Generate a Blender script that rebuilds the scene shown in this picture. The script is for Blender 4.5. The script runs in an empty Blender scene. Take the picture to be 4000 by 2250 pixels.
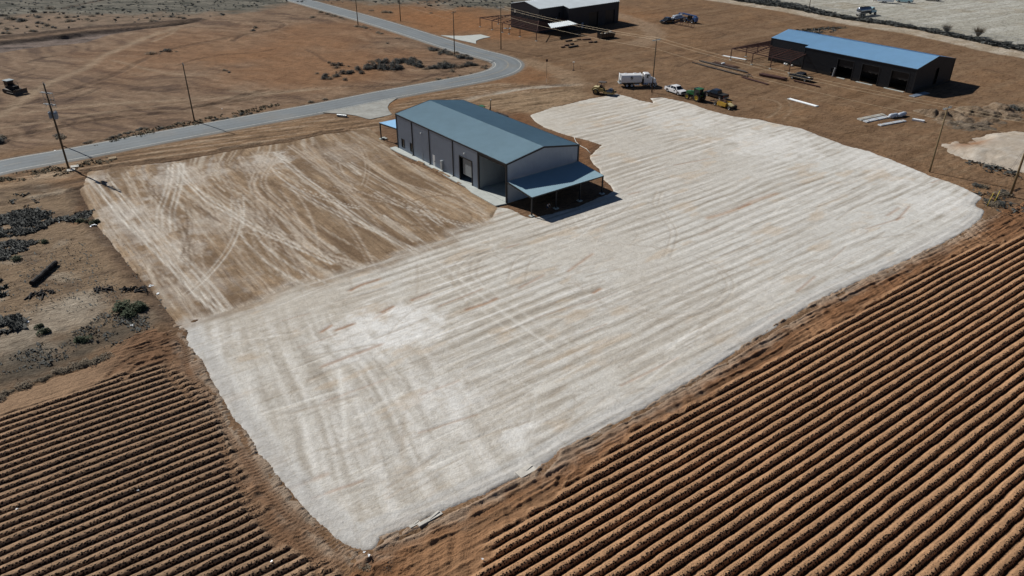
import bpy, math, random
import numpy as np
from mathutils import Vector, Matrix

# ------------------------------------------------------------------ camera, world, sun, exposure
C = bpy.context.scene.collection
SC = bpy.context.scene
S = 1.09                                   # metres per survey unit
CAM_H = 44.694 * S
PITCH, ROLL, FPX = 0.5105357, 0.00042534, 2994.43
cam_data = bpy.data.cameras.new("camera")
cam_data.sensor_width = 36.0
cam_data.lens = FPX / 4000 * 36.0
cam_data.clip_start = 0.5
cam_data.clip_end = 9000
cam = bpy.data.objects.new("camera", cam_data)
C.objects.link(cam)
cam.location = (0, 0, CAM_H)
cam.rotation_euler = (math.pi / 2 - PITCH, 0, 0)
SC.camera = cam

SUN_AZ, SUN_EL = math.radians(142.0), math.radians(40.0)     # direction towards the sun, anticlockwise from +X
world = bpy.data.worlds.new("World")
SC.world = world
world.use_nodes = True
wn = world.node_tree
bg = wn.nodes["Background"]
sky = wn.nodes.new("ShaderNodeTexSky")
sky.sky_type = 'NISHITA'
sky.sun_disc = False
sky.sun_elevation = SUN_EL
sky.sun_rotation = math.pi / 2 - SUN_AZ
sky.air_density = 0.55
sky.dust_density = 0.1
sky.ozone_density = 1.5
wn.links.new(sky.outputs[0], bg.inputs[0])
bg.inputs[1].default_value = 0.05
sd = bpy.data.lights.new("sun", 'SUN')
sd.energy = 5.0
sd.angle = math.radians(0.5)
sd.color = (1.0, 0.955, 0.89)
sun = bpy.data.objects.new("sun", sd)
C.objects.link(sun)
sv = Vector((math.cos(SUN_EL) * math.cos(SUN_AZ), math.cos(SUN_EL) * math.sin(SUN_AZ), math.sin(SUN_EL)))
sun.rotation_euler = sv.to_track_quat('Z', 'Y').to_euler()
sun.location = (0, 0, 200)
SC.view_settings.view_transform = 'Standard'
SC.view_settings.look = 'None'
SC.view_settings.exposure = -0.04
SC.view_settings.gamma = 1.0
SC.view_settings.use_curve_mapping = False

# ------------------------------------------------------------------ survey: photo point -> ground point (metres)
_r = np.array([math.cos(ROLL), 0, 0]); _f = np.array([0, math.cos(PITCH), -math.sin(PITCH)])
_r = np.array([1.0, 0, 0]); _u = np.array([0, math.sin(PITCH), math.cos(PITCH)])
def G(x, y, h=0.0):
    """world point at height h (m) for a surveyed point of the 4000x2250 photograph"""
    d = (x - 2000) / FPX * _r + (1125 - y) / FPX * _u + _f
    t = (h - CAM_H) / d[2]
    return np.array([d[0] * t, d[1] * t])
def GP(pts, h=0.0):
    return np.array([G(a, b, h) for a, b in pts])
D2R = math.radians
def dirv(az): return np.array([math.cos(D2R(az)), math.sin(D2R(az))])
B1_O, B1_YAW = np.array([-20.035, 130.208]) * S, -0.914018
B2_O, B2_YAW = np.array([87.064, 166.579]) * S, -0.92130
B3_O, B3_YAW = np.array([7.759, 232.493]) * S, 0.6770
b1l = np.array([math.cos(B1_YAW), math.sin(B1_YAW)]); b1w = np.array([-b1l[1], b1l[0]])

# ------------------------------------------------------------------ numpy helpers: noise and distances
def _hash(ix, iy, s):
    n = (ix.astype(np.int64) * 374761393 + iy.astype(np.int64) * 668265263 + s * 974634777) & 0xffffffff
    n = ((n ^ (n >> 13)) * 1274126177) & 0xffffffff
    return ((n ^ (n >> 16)) & 0xffff) / 65535.0
def vn(x, y, s=0):
    ix = np.floor(x); iy = np.floor(y); fx = x - ix; fy = y - iy
    fx = fx * fx * (3 - 2 * fx); fy = fy * fy * (3 - 2 * fy)
    a = _hash(ix, iy, s); b = _hash(ix + 1, iy, s); c = _hash(ix, iy + 1, s); d = _hash(ix + 1, iy + 1, s)
    return (a * (1 - fx) + b * fx) * (1 - fy) + (c * (1 - fx) + d * fx) * fy
def fbm(x, y, s=0, o=4, g=0.5):
    r = 0; a = 1; t = 0
    for i in range(o):
        r = r + a * vn(x * 2 ** i + 17.3 * i, y * 2 ** i - 9.1 * i, s + i); t += a; a *= g
    return r / t                                    # 0..1
def rot(x, y, az):
    c, s_ = math.cos(D2R(az)), math.sin(D2R(az))
    return x * c + y * s_, -x * s_ + y * c           # along, across
def sst(a, b, x):
    t = np.clip((x - a) / (b - a), 0, 1); return t * t * (3 - 2 * t)
def polydist(x, y, P, maxd=6.0, closed=False):
    """distance to a polyline, arc length of nearest point; large outside its box"""
    P = np.asarray(P, float); d = np.full(x.shape, 1e6); arc = np.zeros(x.shape)
    Q = np.vstack([P, P[:1]]) if closed else P
    lo = Q.min(0) - maxd; hi = Q.max(0) + maxd
    m = (x > lo[0]) & (x < hi[0]) & (y > lo[1]) & (y < hi[1])
    if not m.any(): return d, arc
    xs, ys = x[m], y[m]; dd = np.full(xs.shape, 1e6); aa = np.zeros(xs.shape); L = 0
    for a, b in zip(Q[:-1], Q[1:]):
        ab = b - a; l2 = ab @ ab
        if l2 < 1e-9: continue
        t = np.clip(((xs - a[0]) * ab[0] + (ys - a[1]) * ab[1]) / l2, 0, 1)
        e = np.hypot(xs - a[0] - t * ab[0], ys - a[1] - t * ab[1])
        k = e < dd; dd[k] = e[k]; aa[k] = (L + t * math.sqrt(l2))[k]; L += math.sqrt(l2)
    d[m] = dd; arc[m] = aa
    return d, arc
def polysdf(x, y, P, maxd=12.0):
    """signed distance to polygon, positive inside (clamped outside the box)"""
    P = np.asarray(P, float); d, _ = polydist(x, y, P, maxd, True); d = np.minimum(d, maxd)
    ins = np.zeros(x.shape, bool)
    lo = P.min(0); hi = P.max(0)
    m = (x > lo[0]) & (x < hi[0]) & (y > lo[1]) & (y < hi[1])
    xs, ys = x[m], y[m]; k = np.zeros(xs.shape, bool); n = len(P)
    for i in range(n):
        a = P[i]; b = P[(i + 1) % n]
        if a[1] == b[1]: continue
        c = ((a[1] > ys) != (b[1] > ys)) & (xs < (b[0] - a[0]) * (ys - a[1]) / (b[1] - a[1]) + a[0])
        k ^= c
    ins[m] = k
    # interior distance may exceed the clamp: fine
    return np.where(ins, d, -d)
def smooth(P, n=6):
    """Catmull-Rom resampling of an open polyline"""
    P = np.asarray(P, float); out = []
    Q = np.vstack([2 * P[0] - P[1], P, 2 * P[-1] - P[-2]])
    for i in range(1, len(Q) - 2):
        a, b, c, d = Q[i - 1], Q[i], Q[i + 1], Q[i + 2]
        for k in range(n):
            t = k / n
            out.append(0.5 * ((2 * b) + (c - a) * t + (2 * a - 5 * b + 4 * c - d) * t * t + (3 * b - a - 3 * c + d) * t ** 3))
    out.append(P[-1]); return np.array(out)
def mixc(c, col, w):
    w = np.asarray(w)[..., None]
    return c * (1 - w) + np.asarray(col, float) * w

# ------------------------------------------------------------------ materials
def nt(m):
    m.use_nodes = True; t = m.node_tree; t.nodes.clear()
    o = t.nodes.new("ShaderNodeOutputMaterial"); b = t.nodes.new("ShaderNodeBsdfPrincipled")
    t.links.new(b.outputs[0], o.inputs[0]); return t, b
def N(t, k, **kw):
    n = t.nodes.new(k)
    for a, b in kw.items():
        if a == 'ins':
            for i, v in b.items(): n.inputs[i].default_value = v
        else: setattr(n, a, b)
    return n
def soil_mat(name, var=0.25, bump=0.5, scales=(0.6, 3.0, 14.0), rough=0.95, specks=0.0, dist=0.06, stretch=None, scratch=()):
    """vertex-painted earth colour, broken up by procedural noise, with noise relief"""
    m = bpy.data.materials.new(name); t, b = nt(m); L = t.links.new
    at = N(t, "ShaderNodeAttribute", attribute_name="Col"); tc = N(t, "ShaderNodeTexCoord")
    src = tc.outputs["Object"]
    if stretch:
        mp = N(t, "ShaderNodeMapping"); mp.inputs["Rotation"].default_value = (0, 0, -D2R(stretch[0]))
        mp2 = N(t, "ShaderNodeMapping"); mp2.inputs["Scale"].default_value = (stretch[1], 1, 1)
        L(src, mp.inputs[0]); L(mp.outputs[0], mp2.inputs[0]); src = mp2.outputs[0]
    cur = at.outputs["Color"]; hs = []
    for i, sc_ in enumerate(scales):
        n = N(t, "ShaderNodeTexNoise", ins={"Scale": sc_, "Detail": 5.0, "Roughness": 0.62}); L(src, n.inputs["Vector"])
        mr = N(t, "ShaderNodeMapRange", ins={1: 0.25, 2: 0.75, 3: 1 - var * (1, .8, .9)[i % 3], 4: 1 + var * (1, .8, .9)[i % 3]})
        L(n.outputs[0], mr.inputs[0])
        mx = N(t, "ShaderNodeVectorMath", operation='SCALE'); L(cur, mx.inputs[0]); L(mr.outputs[0], mx.inputs["Scale"])
        cur = mx.outputs[0]; hs.append(n.outputs[0])
    for (az_, st_, sc_, lo_, k_, colr) in scratch:
        mp = N(t, "ShaderNodeMapping"); mp.inputs["Rotation"].default_value = (0, 0, -D2R(az_)); mp2 = N(t, "ShaderNodeMapping"); mp2.inputs["Scale"].default_value = (st_, 1, 1)
        L(tc.outputs["Object"], mp.inputs[0]); L(mp.outputs[0], mp2.inputs[0])
        n = N(t, "ShaderNodeTexNoise", ins={"Scale": sc_, "Detail": 7.0, "Roughness": 0.66, "Distortion": 0.6}); L(mp2.outputs[0], n.inputs["Vector"])
        mr = N(t, "ShaderNodeMapRange", ins={1: lo_, 2: lo_ + 0.12, 3: 0.0, 4: k_}); L(n.outputs[0], mr.inputs[0])
        mm = N(t, "ShaderNodeVectorMath", operation='MULTIPLY'); L(cur, mm.inputs[0]); mm.inputs[1].default_value = colr
        mx = N(t, "ShaderNodeMix", data_type='RGBA'); L(mr.outputs[0], mx.inputs[0]); L(cur, mx.inputs[6]); L(mm.outputs[0], mx.inputs[7]); cur = mx.outputs[2]; hs.insert(0, n.outputs[0])
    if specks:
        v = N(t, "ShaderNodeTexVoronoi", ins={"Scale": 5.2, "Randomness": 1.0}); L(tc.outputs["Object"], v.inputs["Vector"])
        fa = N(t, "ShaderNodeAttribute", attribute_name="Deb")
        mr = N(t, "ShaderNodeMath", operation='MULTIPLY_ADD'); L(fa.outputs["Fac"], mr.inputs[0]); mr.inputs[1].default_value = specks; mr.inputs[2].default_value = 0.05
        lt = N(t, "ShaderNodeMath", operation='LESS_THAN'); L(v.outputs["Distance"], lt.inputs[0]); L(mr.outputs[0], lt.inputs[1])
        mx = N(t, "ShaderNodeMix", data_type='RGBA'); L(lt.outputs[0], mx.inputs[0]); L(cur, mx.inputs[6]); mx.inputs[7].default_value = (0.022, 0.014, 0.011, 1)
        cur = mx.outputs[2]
    L(cur, b.inputs["Base Color"]); b.inputs["Roughness"].default_value = rough
    b.inputs["Specular IOR Level"].default_value = 0.1
    ad = N(t, "ShaderNodeMath", operation='ADD'); L(hs[-1], ad.inputs[0]); L(hs[-2], ad.inputs[1])
    bp = N(t, "ShaderNodeBump", ins={"Strength": bump, "Distance": dist}); L(ad.outputs[0], bp.inputs["Height"]); L(bp.outputs[0], b.inputs["Normal"])
    return m
def mat(name, col, rough=0.6, metal=0.0, spec=0.4, var=0.12, scale=4.0, bump=0.0, dirt=None, coat=0.0):
    """painted / solid material with procedural wear"""
    m = bpy.data.materials.new(name); t, b = nt(m); L = t.links.new
    tc = N(t, "ShaderNodeTexCoord")
    n = N(t, "ShaderNodeTexNoise", ins={"Scale": scale, "Detail": 6.0, "Roughness": 0.65}); L(tc.outputs["Object"], n.inputs["Vector"])
    mr = N(t, "ShaderNodeMapRange", ins={1: 0.3, 2: 0.7, 3: 1 - var, 4: 1 + var}); L(n.outputs[0], mr.inputs[0])
    rgb = N(t, "ShaderNodeRGB"); rgb.outputs[0].default_value = (*col, 1)
    mx = N(t, "ShaderNodeVectorMath", operation='SCALE'); L(rgb.outputs[0], mx.inputs[0]); L(mr.outputs[0], mx.inputs["Scale"])
    cur = mx.outputs[0]
    if dirt:
        n2 = N(t, "ShaderNodeTexNoise", ins={"Scale": scale * 0.7 + 1.1, "Detail": 7.0, "Roughness": 0.7}); L(tc.outputs["Object"], n2.inputs["Vector"])
        mr2 = N(t, "ShaderNodeMapRange", ins={1: 0.45, 2: 0.7, 3: 0.0, 4: dirt}); L(n2.outputs[0], mr2.inputs[0])
        mm = N(t, "ShaderNodeMix", data_type='RGBA'); L(mr2.outputs[0], mm.inputs[0]); L(cur, mm.inputs[6]); mm.inputs[7].default_value = (0.2, 0.13, 0.08, 1)
        cur = mm.outputs[2]
    L(cur, b.inputs["Base Color"])
    b.inputs["Roughness"].default_value = rough; b.inputs["Metallic"].default_value = metal
    b.inputs["Specular IOR Level"].default_value = spec; b.inputs["Coat Weight"].default_value = coat
    if bump:
        bp = N(t, "ShaderNodeBump", ins={"Strength": bump, "Distance": 0.03}); L(n.outputs[0], bp.inputs["Height"]); L(bp.outputs[0], b.inputs["Normal"])
    return m
M = {}
DKS = (0.5, 0.48, 0.46); LTS = (1.45, 1.5, 1.55)
M['ground'] = soil_mat("earth", 0.2, 0.9, (0.25, 1.3, 3.2), dist=0.2, scratch=((24, .16, 2.6, .50, .75, DKS), (52, .2, 1.7, .53, .65, DKS), (28, .14, 3.2, .53, .7, LTS), (160, .3, 2.6, .55, .6, DKS)))
M['pad'] = soil_mat("caliche", 0.10, 0.7, (0.8, 2.2, 5.0), dist=0.08, scratch=((37, .07, 2.6, .52, .55, (.74, .70, .65)), (120, .12, 2.4, .54, .42, (.78, .74, .68)), (10, .6, 1.4, .55, .4, (.8, .75, .68)), (35, .09, 2.0, .53, .5, (1.18, 1.2, 1.22))))
M['yard'] = soil_mat("compacted dirt", 0.17, 0.8, (0.6, 2.0, 5.0), dist=0.08, scratch=((-55, .09, 2.6, .52, .65, (.62, .58, .55)), (-50, .1, 2.2, .53, .65, (1.4, 1.45, 1.5)), (20, .5, 1.6, .56, .5, (.7, .66, .62))))
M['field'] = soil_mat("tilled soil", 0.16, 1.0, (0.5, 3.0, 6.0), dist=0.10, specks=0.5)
M['asphalt'] = soil_mat("asphalt", 0.12, 0.25, (0.12, 1.5, 20.0), rough=0.8, dist=0.01)
M['slate'] = mat('slate blue roof paint', (0.20, 0.26, 0.29), 0.5)
M['line'] = mat("road paint", (0.55, 0.54, 0.48), 0.7, var=0.35, scale=2.0)
M['yline'] = mat("yellow road paint", (0.27, 0.245, 0.19), 0.7, var=0.35, scale=2.0)
M['concrete'] = mat("concrete", (0.44, 0.47, 0.45), 0.85, var=0.12, scale=0.8, bump=0.2)
M['concrete_old'] = mat("dusty concrete", (0.30, 0.31, 0.29), 0.85, var=0.25, scale=0.35, bump=0.2, dirt=0.35)
M['gw'] = mat("grey wall sheet", (0.30, 0.35, 0.42), 0.42, 0.1, var=0.06, scale=0.6)
M['gwall2'] = mat("light liner sheet", (0.26, 0.29, 0.31), 0.5, 0.1, var=0.06, scale=0.6)
M['roof1'] = mat("galvalume roof sheet", (0.285, 0.425, 0.50), 0.5, 0.22, 0.35, var=0.06, scale=0.35)
M['roof2'] = mat("blue grey roof sheet", (0.27, 0.49, 0.72), 0.5, 0.15, 0.3, var=0.05, scale=0.35)  # blue base stands in for sky reflection on the sheet
M['roof3'] = mat("bare roof sheet", (0.50, 0.56, 0.60), 0.45, 0.2, var=0.08, scale=0.35)
M['trim'] = mat("black trim", (0.012, 0.013, 0.016), 0.5, var=0.1)
M['bw'] = mat("black wall sheet", (0.020, 0.024, 0.030), 0.5, 0.1, var=0.08, scale=0.5)
M['bw3'] = mat("dark blue grey wall sheet", (0.034, 0.036, 0.043), 0.45, 0.1, var=0.08, scale=0.5)
M['bdoor'] = mat("black door", (0.010, 0.011, 0.013), 0.4, var=0.1)
M['rsteel'] = mat("red oxide steel", (0.075, 0.034, 0.028), 0.65, 0.1, var=0.3, scale=1.5)
M['rust'] = mat("rusty steel", (0.085, 0.045, 0.032), 0.8, 0.1, var=0.4, scale=2.0)
M['gsteel'] = mat("weathered steel", (0.10, 0.085, 0.075), 0.7, 0.2, var=0.4, scale=2.0)
M['glass'] = mat("dark glass", (0.012, 0.016, 0.02), 0.08, 0.0, 0.6, var=0.05)
M['white'] = mat("white paint", (0.78, 0.79, 0.80), 0.32, 0.0, 0.5, var=0.04, coat=0.3)
M['wpanel'] = mat("white sheet metal", (0.80, 0.84, 0.87), 0.4, 0.1, 0.5, var=0.05)
M['wdirty'] = mat("dirty white panel", (0.58, 0.57, 0.52), 0.6, var=0.3, scale=1.5)
M['door_w'] = mat("off white door", (0.50, 0.52, 0.53), 0.5, var=0.04)
M['roll'] = mat("grey roll-up door", (0.24, 0.27, 0.29), 0.5, 0.2, var=0.05)
M['black'] = mat("black paint", (0.008, 0.009, 0.014), 0.22, 0.0, 0.5, var=0.1, coat=0.6)
M['char'] = mat("charcoal paint", (0.03, 0.032, 0.035), 0.25, 0.2, 0.5, var=0.1, coat=0.6)
M['bedliner'] = mat("bed liner", (0.015, 0.015, 0.017), 0.8)
M['tyre'] = mat("tyre rubber", (0.022, 0.021, 0.02), 0.85, var=0.3, scale=6, bump=0.4, dirt=0.35)
M['rim'] = mat("alloy rim", (0.35, 0.36, 0.37), 0.35, 0.7)
M['rimw'] = mat("white rim", (0.6, 0.6, 0.6), 0.5)
M['rimy'] = mat("yellow rim", (0.55, 0.38, 0.03), 0.5, dirt=0.3)
M['green'] = mat("green paint", (0.02, 0.13, 0.04), 0.4, coat=0.3, dirt=0.12)
M['yellow'] = mat("faded yellow paint", (0.46, 0.28, 0.025), 0.55, dirt=0.7, var=0.25, scale=2)
M['ytan'] = mat("dusty yellow paint", (0.30, 0.22, 0.08), 0.6, dirt=0.5)
M['cream'] = mat("cream paint", (0.55, 0.48, 0.27), 0.5, dirt=0.3)
M['dsteel'] = mat("dark greasy steel", (0.022, 0.02, 0.018), 0.6, 0.3, dirt=0.3)
M['drum'] = mat("polished drum steel", (0.16, 0.17, 0.19), 0.35, 0.7, var=0.2)
M['blue'] = mat("blue paint", (0.05, 0.12, 0.30), 0.4, coat=0.3, dirt=0.15)
M['pblue'] = mat("pale blue paint", (0.40, 0.60, 0.66), 0.4, coat=0.3)
M['chrome'] = mat("polished tank steel", (0.30, 0.33, 0.38), 0.2, 0.9, var=0.2, scale=0.6)
M['lamp'] = mat("lamp glass", (0.75, 0.76, 0.74), 0.1, 0.0, 0.8)
M['red'] = mat("red lens", (0.3, 0.01, 0.01), 0.2)
M['pole'] = mat("weathered pole wood", (0.085, 0.065, 0.042), 0.9, var=0.35, scale=3, bump=0.5)
M['polelt'] = mat("tan pole wood", (0.17, 0.125, 0.065), 0.9, var=0.3, scale=3, bump=0.5)
M['galv'] = mat("galvanised fitting", (0.42, 0.45, 0.46), 0.45, 0.4)
M['xfmr'] = mat("grey blue transformer paint", (0.22, 0.28, 0.36), 0.5)
M['wire'] = mat("aluminium wire", (0.34, 0.27, 0.17), 0.5, 0.2)
M['ystake'] = mat("yellow guard", (0.5, 0.38, 0.05), 0.5)
M['brush'] = mat("grey brown twigs", (0.20, 0.165, 0.12), 0.95, var=0.4, scale=2)
M['brushd'] = mat("dark grey green leaves", (0.085, 0.09, 0.085), 0.95, var=0.45, scale=1.2)
M['brushg'] = mat("dark green leaves", (0.05, 0.07, 0.035), 0.9, var=0.4, scale=1.2)
M['grass'] = mat("dry grass", (0.13, 0.11, 0.07), 0.95, var=0.4, scale=1.0)
M['skin'] = mat("skin", (0.35, 0.2, 0.13), 0.6)
M['shirt'] = mat("white shirt cloth", (0.6, 0.6, 0.62), 0.9)
M['jeans'] = mat("dark denim", (0.03, 0.04, 0.07), 0.9)
M['hair'] = mat("dark hair", (0.015, 0.012, 0.01), 0.8)
M['wrap'] = mat("white plastic wrap", (0.50, 0.56, 0.64), 0.3, var=0.25, scale=3, bump=0.8)
M['wood'] = mat("bare lumber", (0.36, 0.27, 0.16), 0.8, var=0.25)
M['emblem'] = mat("dark emblem print", (0.03, 0.035, 0.05), 0.5)
M['blacko'] = mat("charred black", (0.012, 0.011, 0.012), 0.85, bump=0.5)

# ------------------------------------------------------------------ mesh builder
class MB:
    def __init__(s): s.v = []; s.f = []; s.m = []
    def add(s, vs, fs, mi=0):
        o = len(s.v); s.v += [tuple(map(float, v)) for v in vs]; s.f += [tuple(i + o for i in f) for f in fs]; s.m += [mi] * len(fs)
        return s
    def box(s, c, d, rz=0.0, mi=0, ry=0.0):
        hx, hy, hz = d[0] / 2, d[1] / 2, d[2] / 2; R = Matrix.Rotation(rz, 3, 'Z') @ Matrix.Rotation(ry, 3, 'Y'); vs = []
        for x in (-hx, hx):
            for y in (-hy, hy):
                for z in (-hz, hz):
                    q = R @ Vector((x, y, z)); vs.append((q.x + c[0], q.y + c[1], q.z + c[2]))
        return s.add(vs, [(0, 1, 3, 2), (4, 6, 7, 5), (0, 4, 5, 1), (2, 3, 7, 6), (0, 2, 6, 4), (1, 5, 7, 3)], mi)
    def beam(s, p, q, w, h=None, mi=0):
        p = Vector(p); q = Vector(q); h = h or w; d = (q - p); L = d.length; d.normalize()
        up = Vector((0, 0, 1)) if abs(d.z) < 0.95 else Vector((1, 0, 0))
        a = d.cross(up).normalized(); b = a.cross(d).normalized(); vs = []
        for e in (p, q):
            for i, j in ((-1, -1), (1, -1), (1, 1), (-1, 1)): vs.append(e + a * (w / 2 * i) + b * (h / 2 * j))
        return s.add(vs, [(0, 1, 2, 3), (7, 6, 5, 4), (0, 4, 5, 1), (1, 5, 6, 2), (2, 6, 7, 3), (3, 7, 4, 0)], mi)
    def tube(s, pts, rad, n=8, mi=0, caps=True):
        pts = [Vector(p) for p in pts]; rs = rad if isinstance(rad, (list, tuple)) else [rad] * len(pts); vs = []; fs = []
        for i, p in enumerate(pts):
            d = (pts[min(i + 1, len(pts) - 1)] - pts[max(i - 1, 0)]).normalized()
            up = Vector((0, 0, 1)) if abs(d.z) < 0.9 else Vector((1, 0, 0))
            a = d.cross(up).normalized(); b = a.cross(d).normalized()
            for k in range(n):
                t = 2 * math.pi * k / n; vs.append(p + (a * math.cos(t) + b * math.sin(t)) * rs[i])
        for i in range(len(pts) - 1):
            for k in range(n): fs.append((i * n + k, i * n + (k + 1) % n, (i + 1) * n + (k + 1) % n, (i + 1) * n + k))
        if caps: fs.append(tuple(range(n - 1, -1, -1))); fs.append(tuple((len(pts) - 1) * n + k for k in range(n)))
        return s.add(vs, fs, mi)
    def prism(s, prof, wfun, mi=0, y0=0.0):
        """side outline (x,z) extruded across y; half width given per vertex by wfun(x,z)"""
        n = len(prof); vs = []
        for sg in (-1, 1):
            for x, z in prof: vs.append((x, y0 + sg * wfun(x, z), z))
        fs = [tuple(range(n)), tuple(range(2 * n - 1, n - 1, -1))]
        for i in range(n): j = (i + 1) % n; fs.append((j, i, n + i, n + j))
        return s.add(vs, fs, mi)
    def lathe(s, prof, n=20, c=(0, 0, 0), axis='y', mi=0):
        """profile (r, t) turned round an axis through c"""
        vs = []; fs = []; m = len(prof)
        for k in range(n):
            a = 2 * math.pi * k / n
            for r, t in prof:
                if axis == 'y': vs.append((c[0] + r * math.cos(a), c[1] + t, c[2] + r * math.sin(a)))
                elif axis == 'x': vs.append((c[0] + t, c[1] + r * math.cos(a), c[2] + r * math.sin(a)))
                else: vs.append((c[0] + r * math.cos(a), c[1] + r * math.sin(a), c[2] + t))
        for k in range(n):
            for i in range(m - 1): fs.append((k * m + i, k * m + i + 1, ((k + 1) % n) * m + i + 1, ((k + 1) % n) * m + i))
        return s.add(vs, fs, mi)
    def build(s, name, mats, parent=None, smooth_=False, bevel=0.0):
        me = bpy.data.meshes.new(name); me.from_pydata(s.v, [], s.f)
        for m in (mats if isinstance(mats, (list, tuple)) else [mats]): me.materials.append(m)
        me.polygons.foreach_set("material_index", s.m)
        if smooth_: me.polygons.foreach_set("use_smooth", [True] * len(s.f))
        me.update(); me.validate()
        o = bpy.data.objects.new(name, me); C.objects.link(o)
        if parent is not None: o.parent = parent
        if bevel:
            b = o.modifiers.new("bevel", 'BEVEL'); b.width = bevel; b.segments = 2; b.limit_method = 'ANGLE'
        return o
def tag(o, label=None, cat=None, group=None, kind=None):
    if label: o['label'] = label
    if cat: o['category'] = cat
    if group: o['group'] = group
    if kind: o['kind'] = kind
    return o
def thing(name, label, cat, loc=(0, 0, 0), rz=0.0, group=None):
    o = bpy.data.objects.new(name, None); C.objects.link(o); o.empty_display_size = 0.5
    o.location = (loc[0], loc[1], loc[2] if len(loc) > 2 else 0); o.rotation_euler = (0, 0, rz)
    return tag(o, label, cat, group)
def kids(o): return [c for c in bpy.data.objects if c.parent == o]
def copy_tree(o, parent=None):
    c = o.copy(); C.objects.link(c)
    if parent is not None: c.parent = parent
    for ch in kids(o): copy_tree(ch, c)
    return c
def grid_mesh(name, X, Y, Z, col, m, deb=None, mask=None, smooth_=True):
    """height grid (ny, nx) -> mesh with colour attribute; faces with mask False are left out"""
    ny, nx = X.shape; idx = np.arange(ny * nx).reshape(ny, nx)
    q = np.stack([idx[:-1, :-1], idx[:-1, 1:], idx[1:, 1:], idx[1:, :-1]], -1).reshape(-1, 4)
    if mask is not None: q = q[mask[:-1, :-1].ravel()]
    used = np.unique(q); remap = np.full(ny * nx, -1, np.int64); remap[used] = np.arange(len(used)); q = remap[q]
    co = np.stack([X.ravel(), Y.ravel(), Z.ravel()], -1)[used].astype(np.float32)
    me = bpy.data.meshes.new(name); me.vertices.add(len(used)); me.vertices.foreach_set("co", co.ravel())
    nf = len(q); me.loops.add(nf * 4); me.loops.foreach_set("vertex_index", q.ravel().astype(np.int32))
    me.polygons.add(nf); me.polygons.foreach_set("loop_start", np.arange(0, nf * 4, 4, dtype=np.int32))
    me.polygons.foreach_set("use_smooth", np.full(nf, smooth_))
    me.update(calc_edges=True)
    a = me.color_attributes.new("Col", 'FLOAT_COLOR', 'POINT')
    cc = np.concatenate([np.clip(col.reshape(-1, 3)[used], 0.005, 0.95), np.ones((len(used), 1))], 1).astype(np.float32)
    a.data.foreach_set("color", cc.ravel())
    if deb is not None:
        d = me.attributes.new("Deb", 'FLOAT', 'POINT'); d.data.foreach_set("value", deb.ravel()[used].astype(np.float32))
    me.materials.append(m)
    o = bpy.data.objects.new(name, me); C.objects.link(o); return o
# ================================================================== THE SETTING
# surveyed outlines, as points of the photograph brought down to the ground
PADX = [(711,1272),(740,1350),(800,1425),(850,1530),(920,1640),(1030,1790),(1120,1905),(1210,2005),(1300,2085),(1360,2132),(1420,2148),(1458,2142),(1480,2095),
        (1580,2062),(1740,1995),(1900,1922),(2090,1835),(2200,1765),(2330,1690),(2540,1583),(2700,1490),(2880,1372),(3060,1255),(3200,1172),(3380,1085),(3560,1010),
        (3700,940),(3790,890),(3838,848),(3850,822),(3812,803),(3835,772),(3760,730),(3640,690),(3520,640),(3400,592),(3300,568),(3130,502),(2950,465),(2848,451),
        (2766,429),(2685,400),(2590,381),(2543,384),(2552,403),(2494,391),(2440,373),(2407,367),(2304,386),(2250,399),(2160,420),(2072,450),
        (2088,472),(2127,497),(2213,527),(2298,548),(2350,566),(2324,591),(2303,612),(2311,634),(2341,659),(2354,698),(2384,722),(2400,745),(2300,787),(2255,809),(2206,822),(2099,846),
        (2075,851),(2030,835),(1985,815),(1946,808),(1905,870)]
YARDX = [(1905,870),(1778,911),(1760,949),(1729,951),(1623,986),(1580,992),(1517,1035),(1449,1048),(1356,1070),(1263,1110),(1120,1119),(1045,1166),(983,1197),(859,1234),(747,1259),(711,1272),
         (668,1235),(589,1134),(538,1077),(445,962),(373,869),(337,797),(309,747),(337,704),(337,672),(486,650),(697,629),(921,586),(1132,555),(1269,524),(1340,516),(1442,502),(1476,528),(1519,568),(1535,590),
         (1560,612),(1640,650),(1760,705),(1860,758),(1946,808)]
PAD = GP(PADX); YARD = GP(YARDX)
ROAD_IN = [(-420,780),(0,610),(100,608),(239,590),(500,538),(760,492),(1000,447),(1235,407),(1445,363),(1654,325),(1794,302),(1880,285),(1922,272),(1940,258),(1938,246),(1920,237),(1864,223.6),(1724,185),(1549,127.5),(1375,71.6),(1200,24.5),(1120,2),(1040,-18)]
ROAD_IN = [(-420,742),(0,626),(100,608),(239,590),(500,538),(760,492),(1000,447),(1235,407),(1445,363),(1654,325),(1794,302),(1880,285),(1922,272),(1940,258),(1938,246),(1920,237),(1864,223.6),(1724,185),(1549,127.5),(1375,71.6),(1200,24.5),(1120,2),(1040,-18)]
ROAD_OUT = [(-420,800),(0,676),(100,659),(249,629),(500,581),(780,527),(1100,468),(1375,416),(1514,388),(1724,349),(1899,314.5),(1986,293.5),(2028,272.5),(2046,255),(2040,241),(2003.6,223.6),(1934,206),(1829,178),(1689,134.5),(1549,92.6),(1410,54),(1235,3.5),(1130,-24)]
rin = smooth(GP(ROAD_IN), 8); rout = smooth(GP(ROAD_OUT), 8)
_cl = []
for q in rin:
    k = np.argmin(np.hypot(*(rout - q).T)); _cl.append((q + rout[k]) / 2)
_cl = np.array(_cl)
def resample(P, step):
    d = np.r_[0, np.cumsum(np.hypot(*np.diff(P, axis=0).T))]; n = max(2, int(d[-1] / step)); t = np.linspace(0, d[-1], n)
    return np.stack([np.interp(t, d, P[:, 0]), np.interp(t, d, P[:, 1])], -1)
CL = resample(_cl, 1.5)
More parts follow.
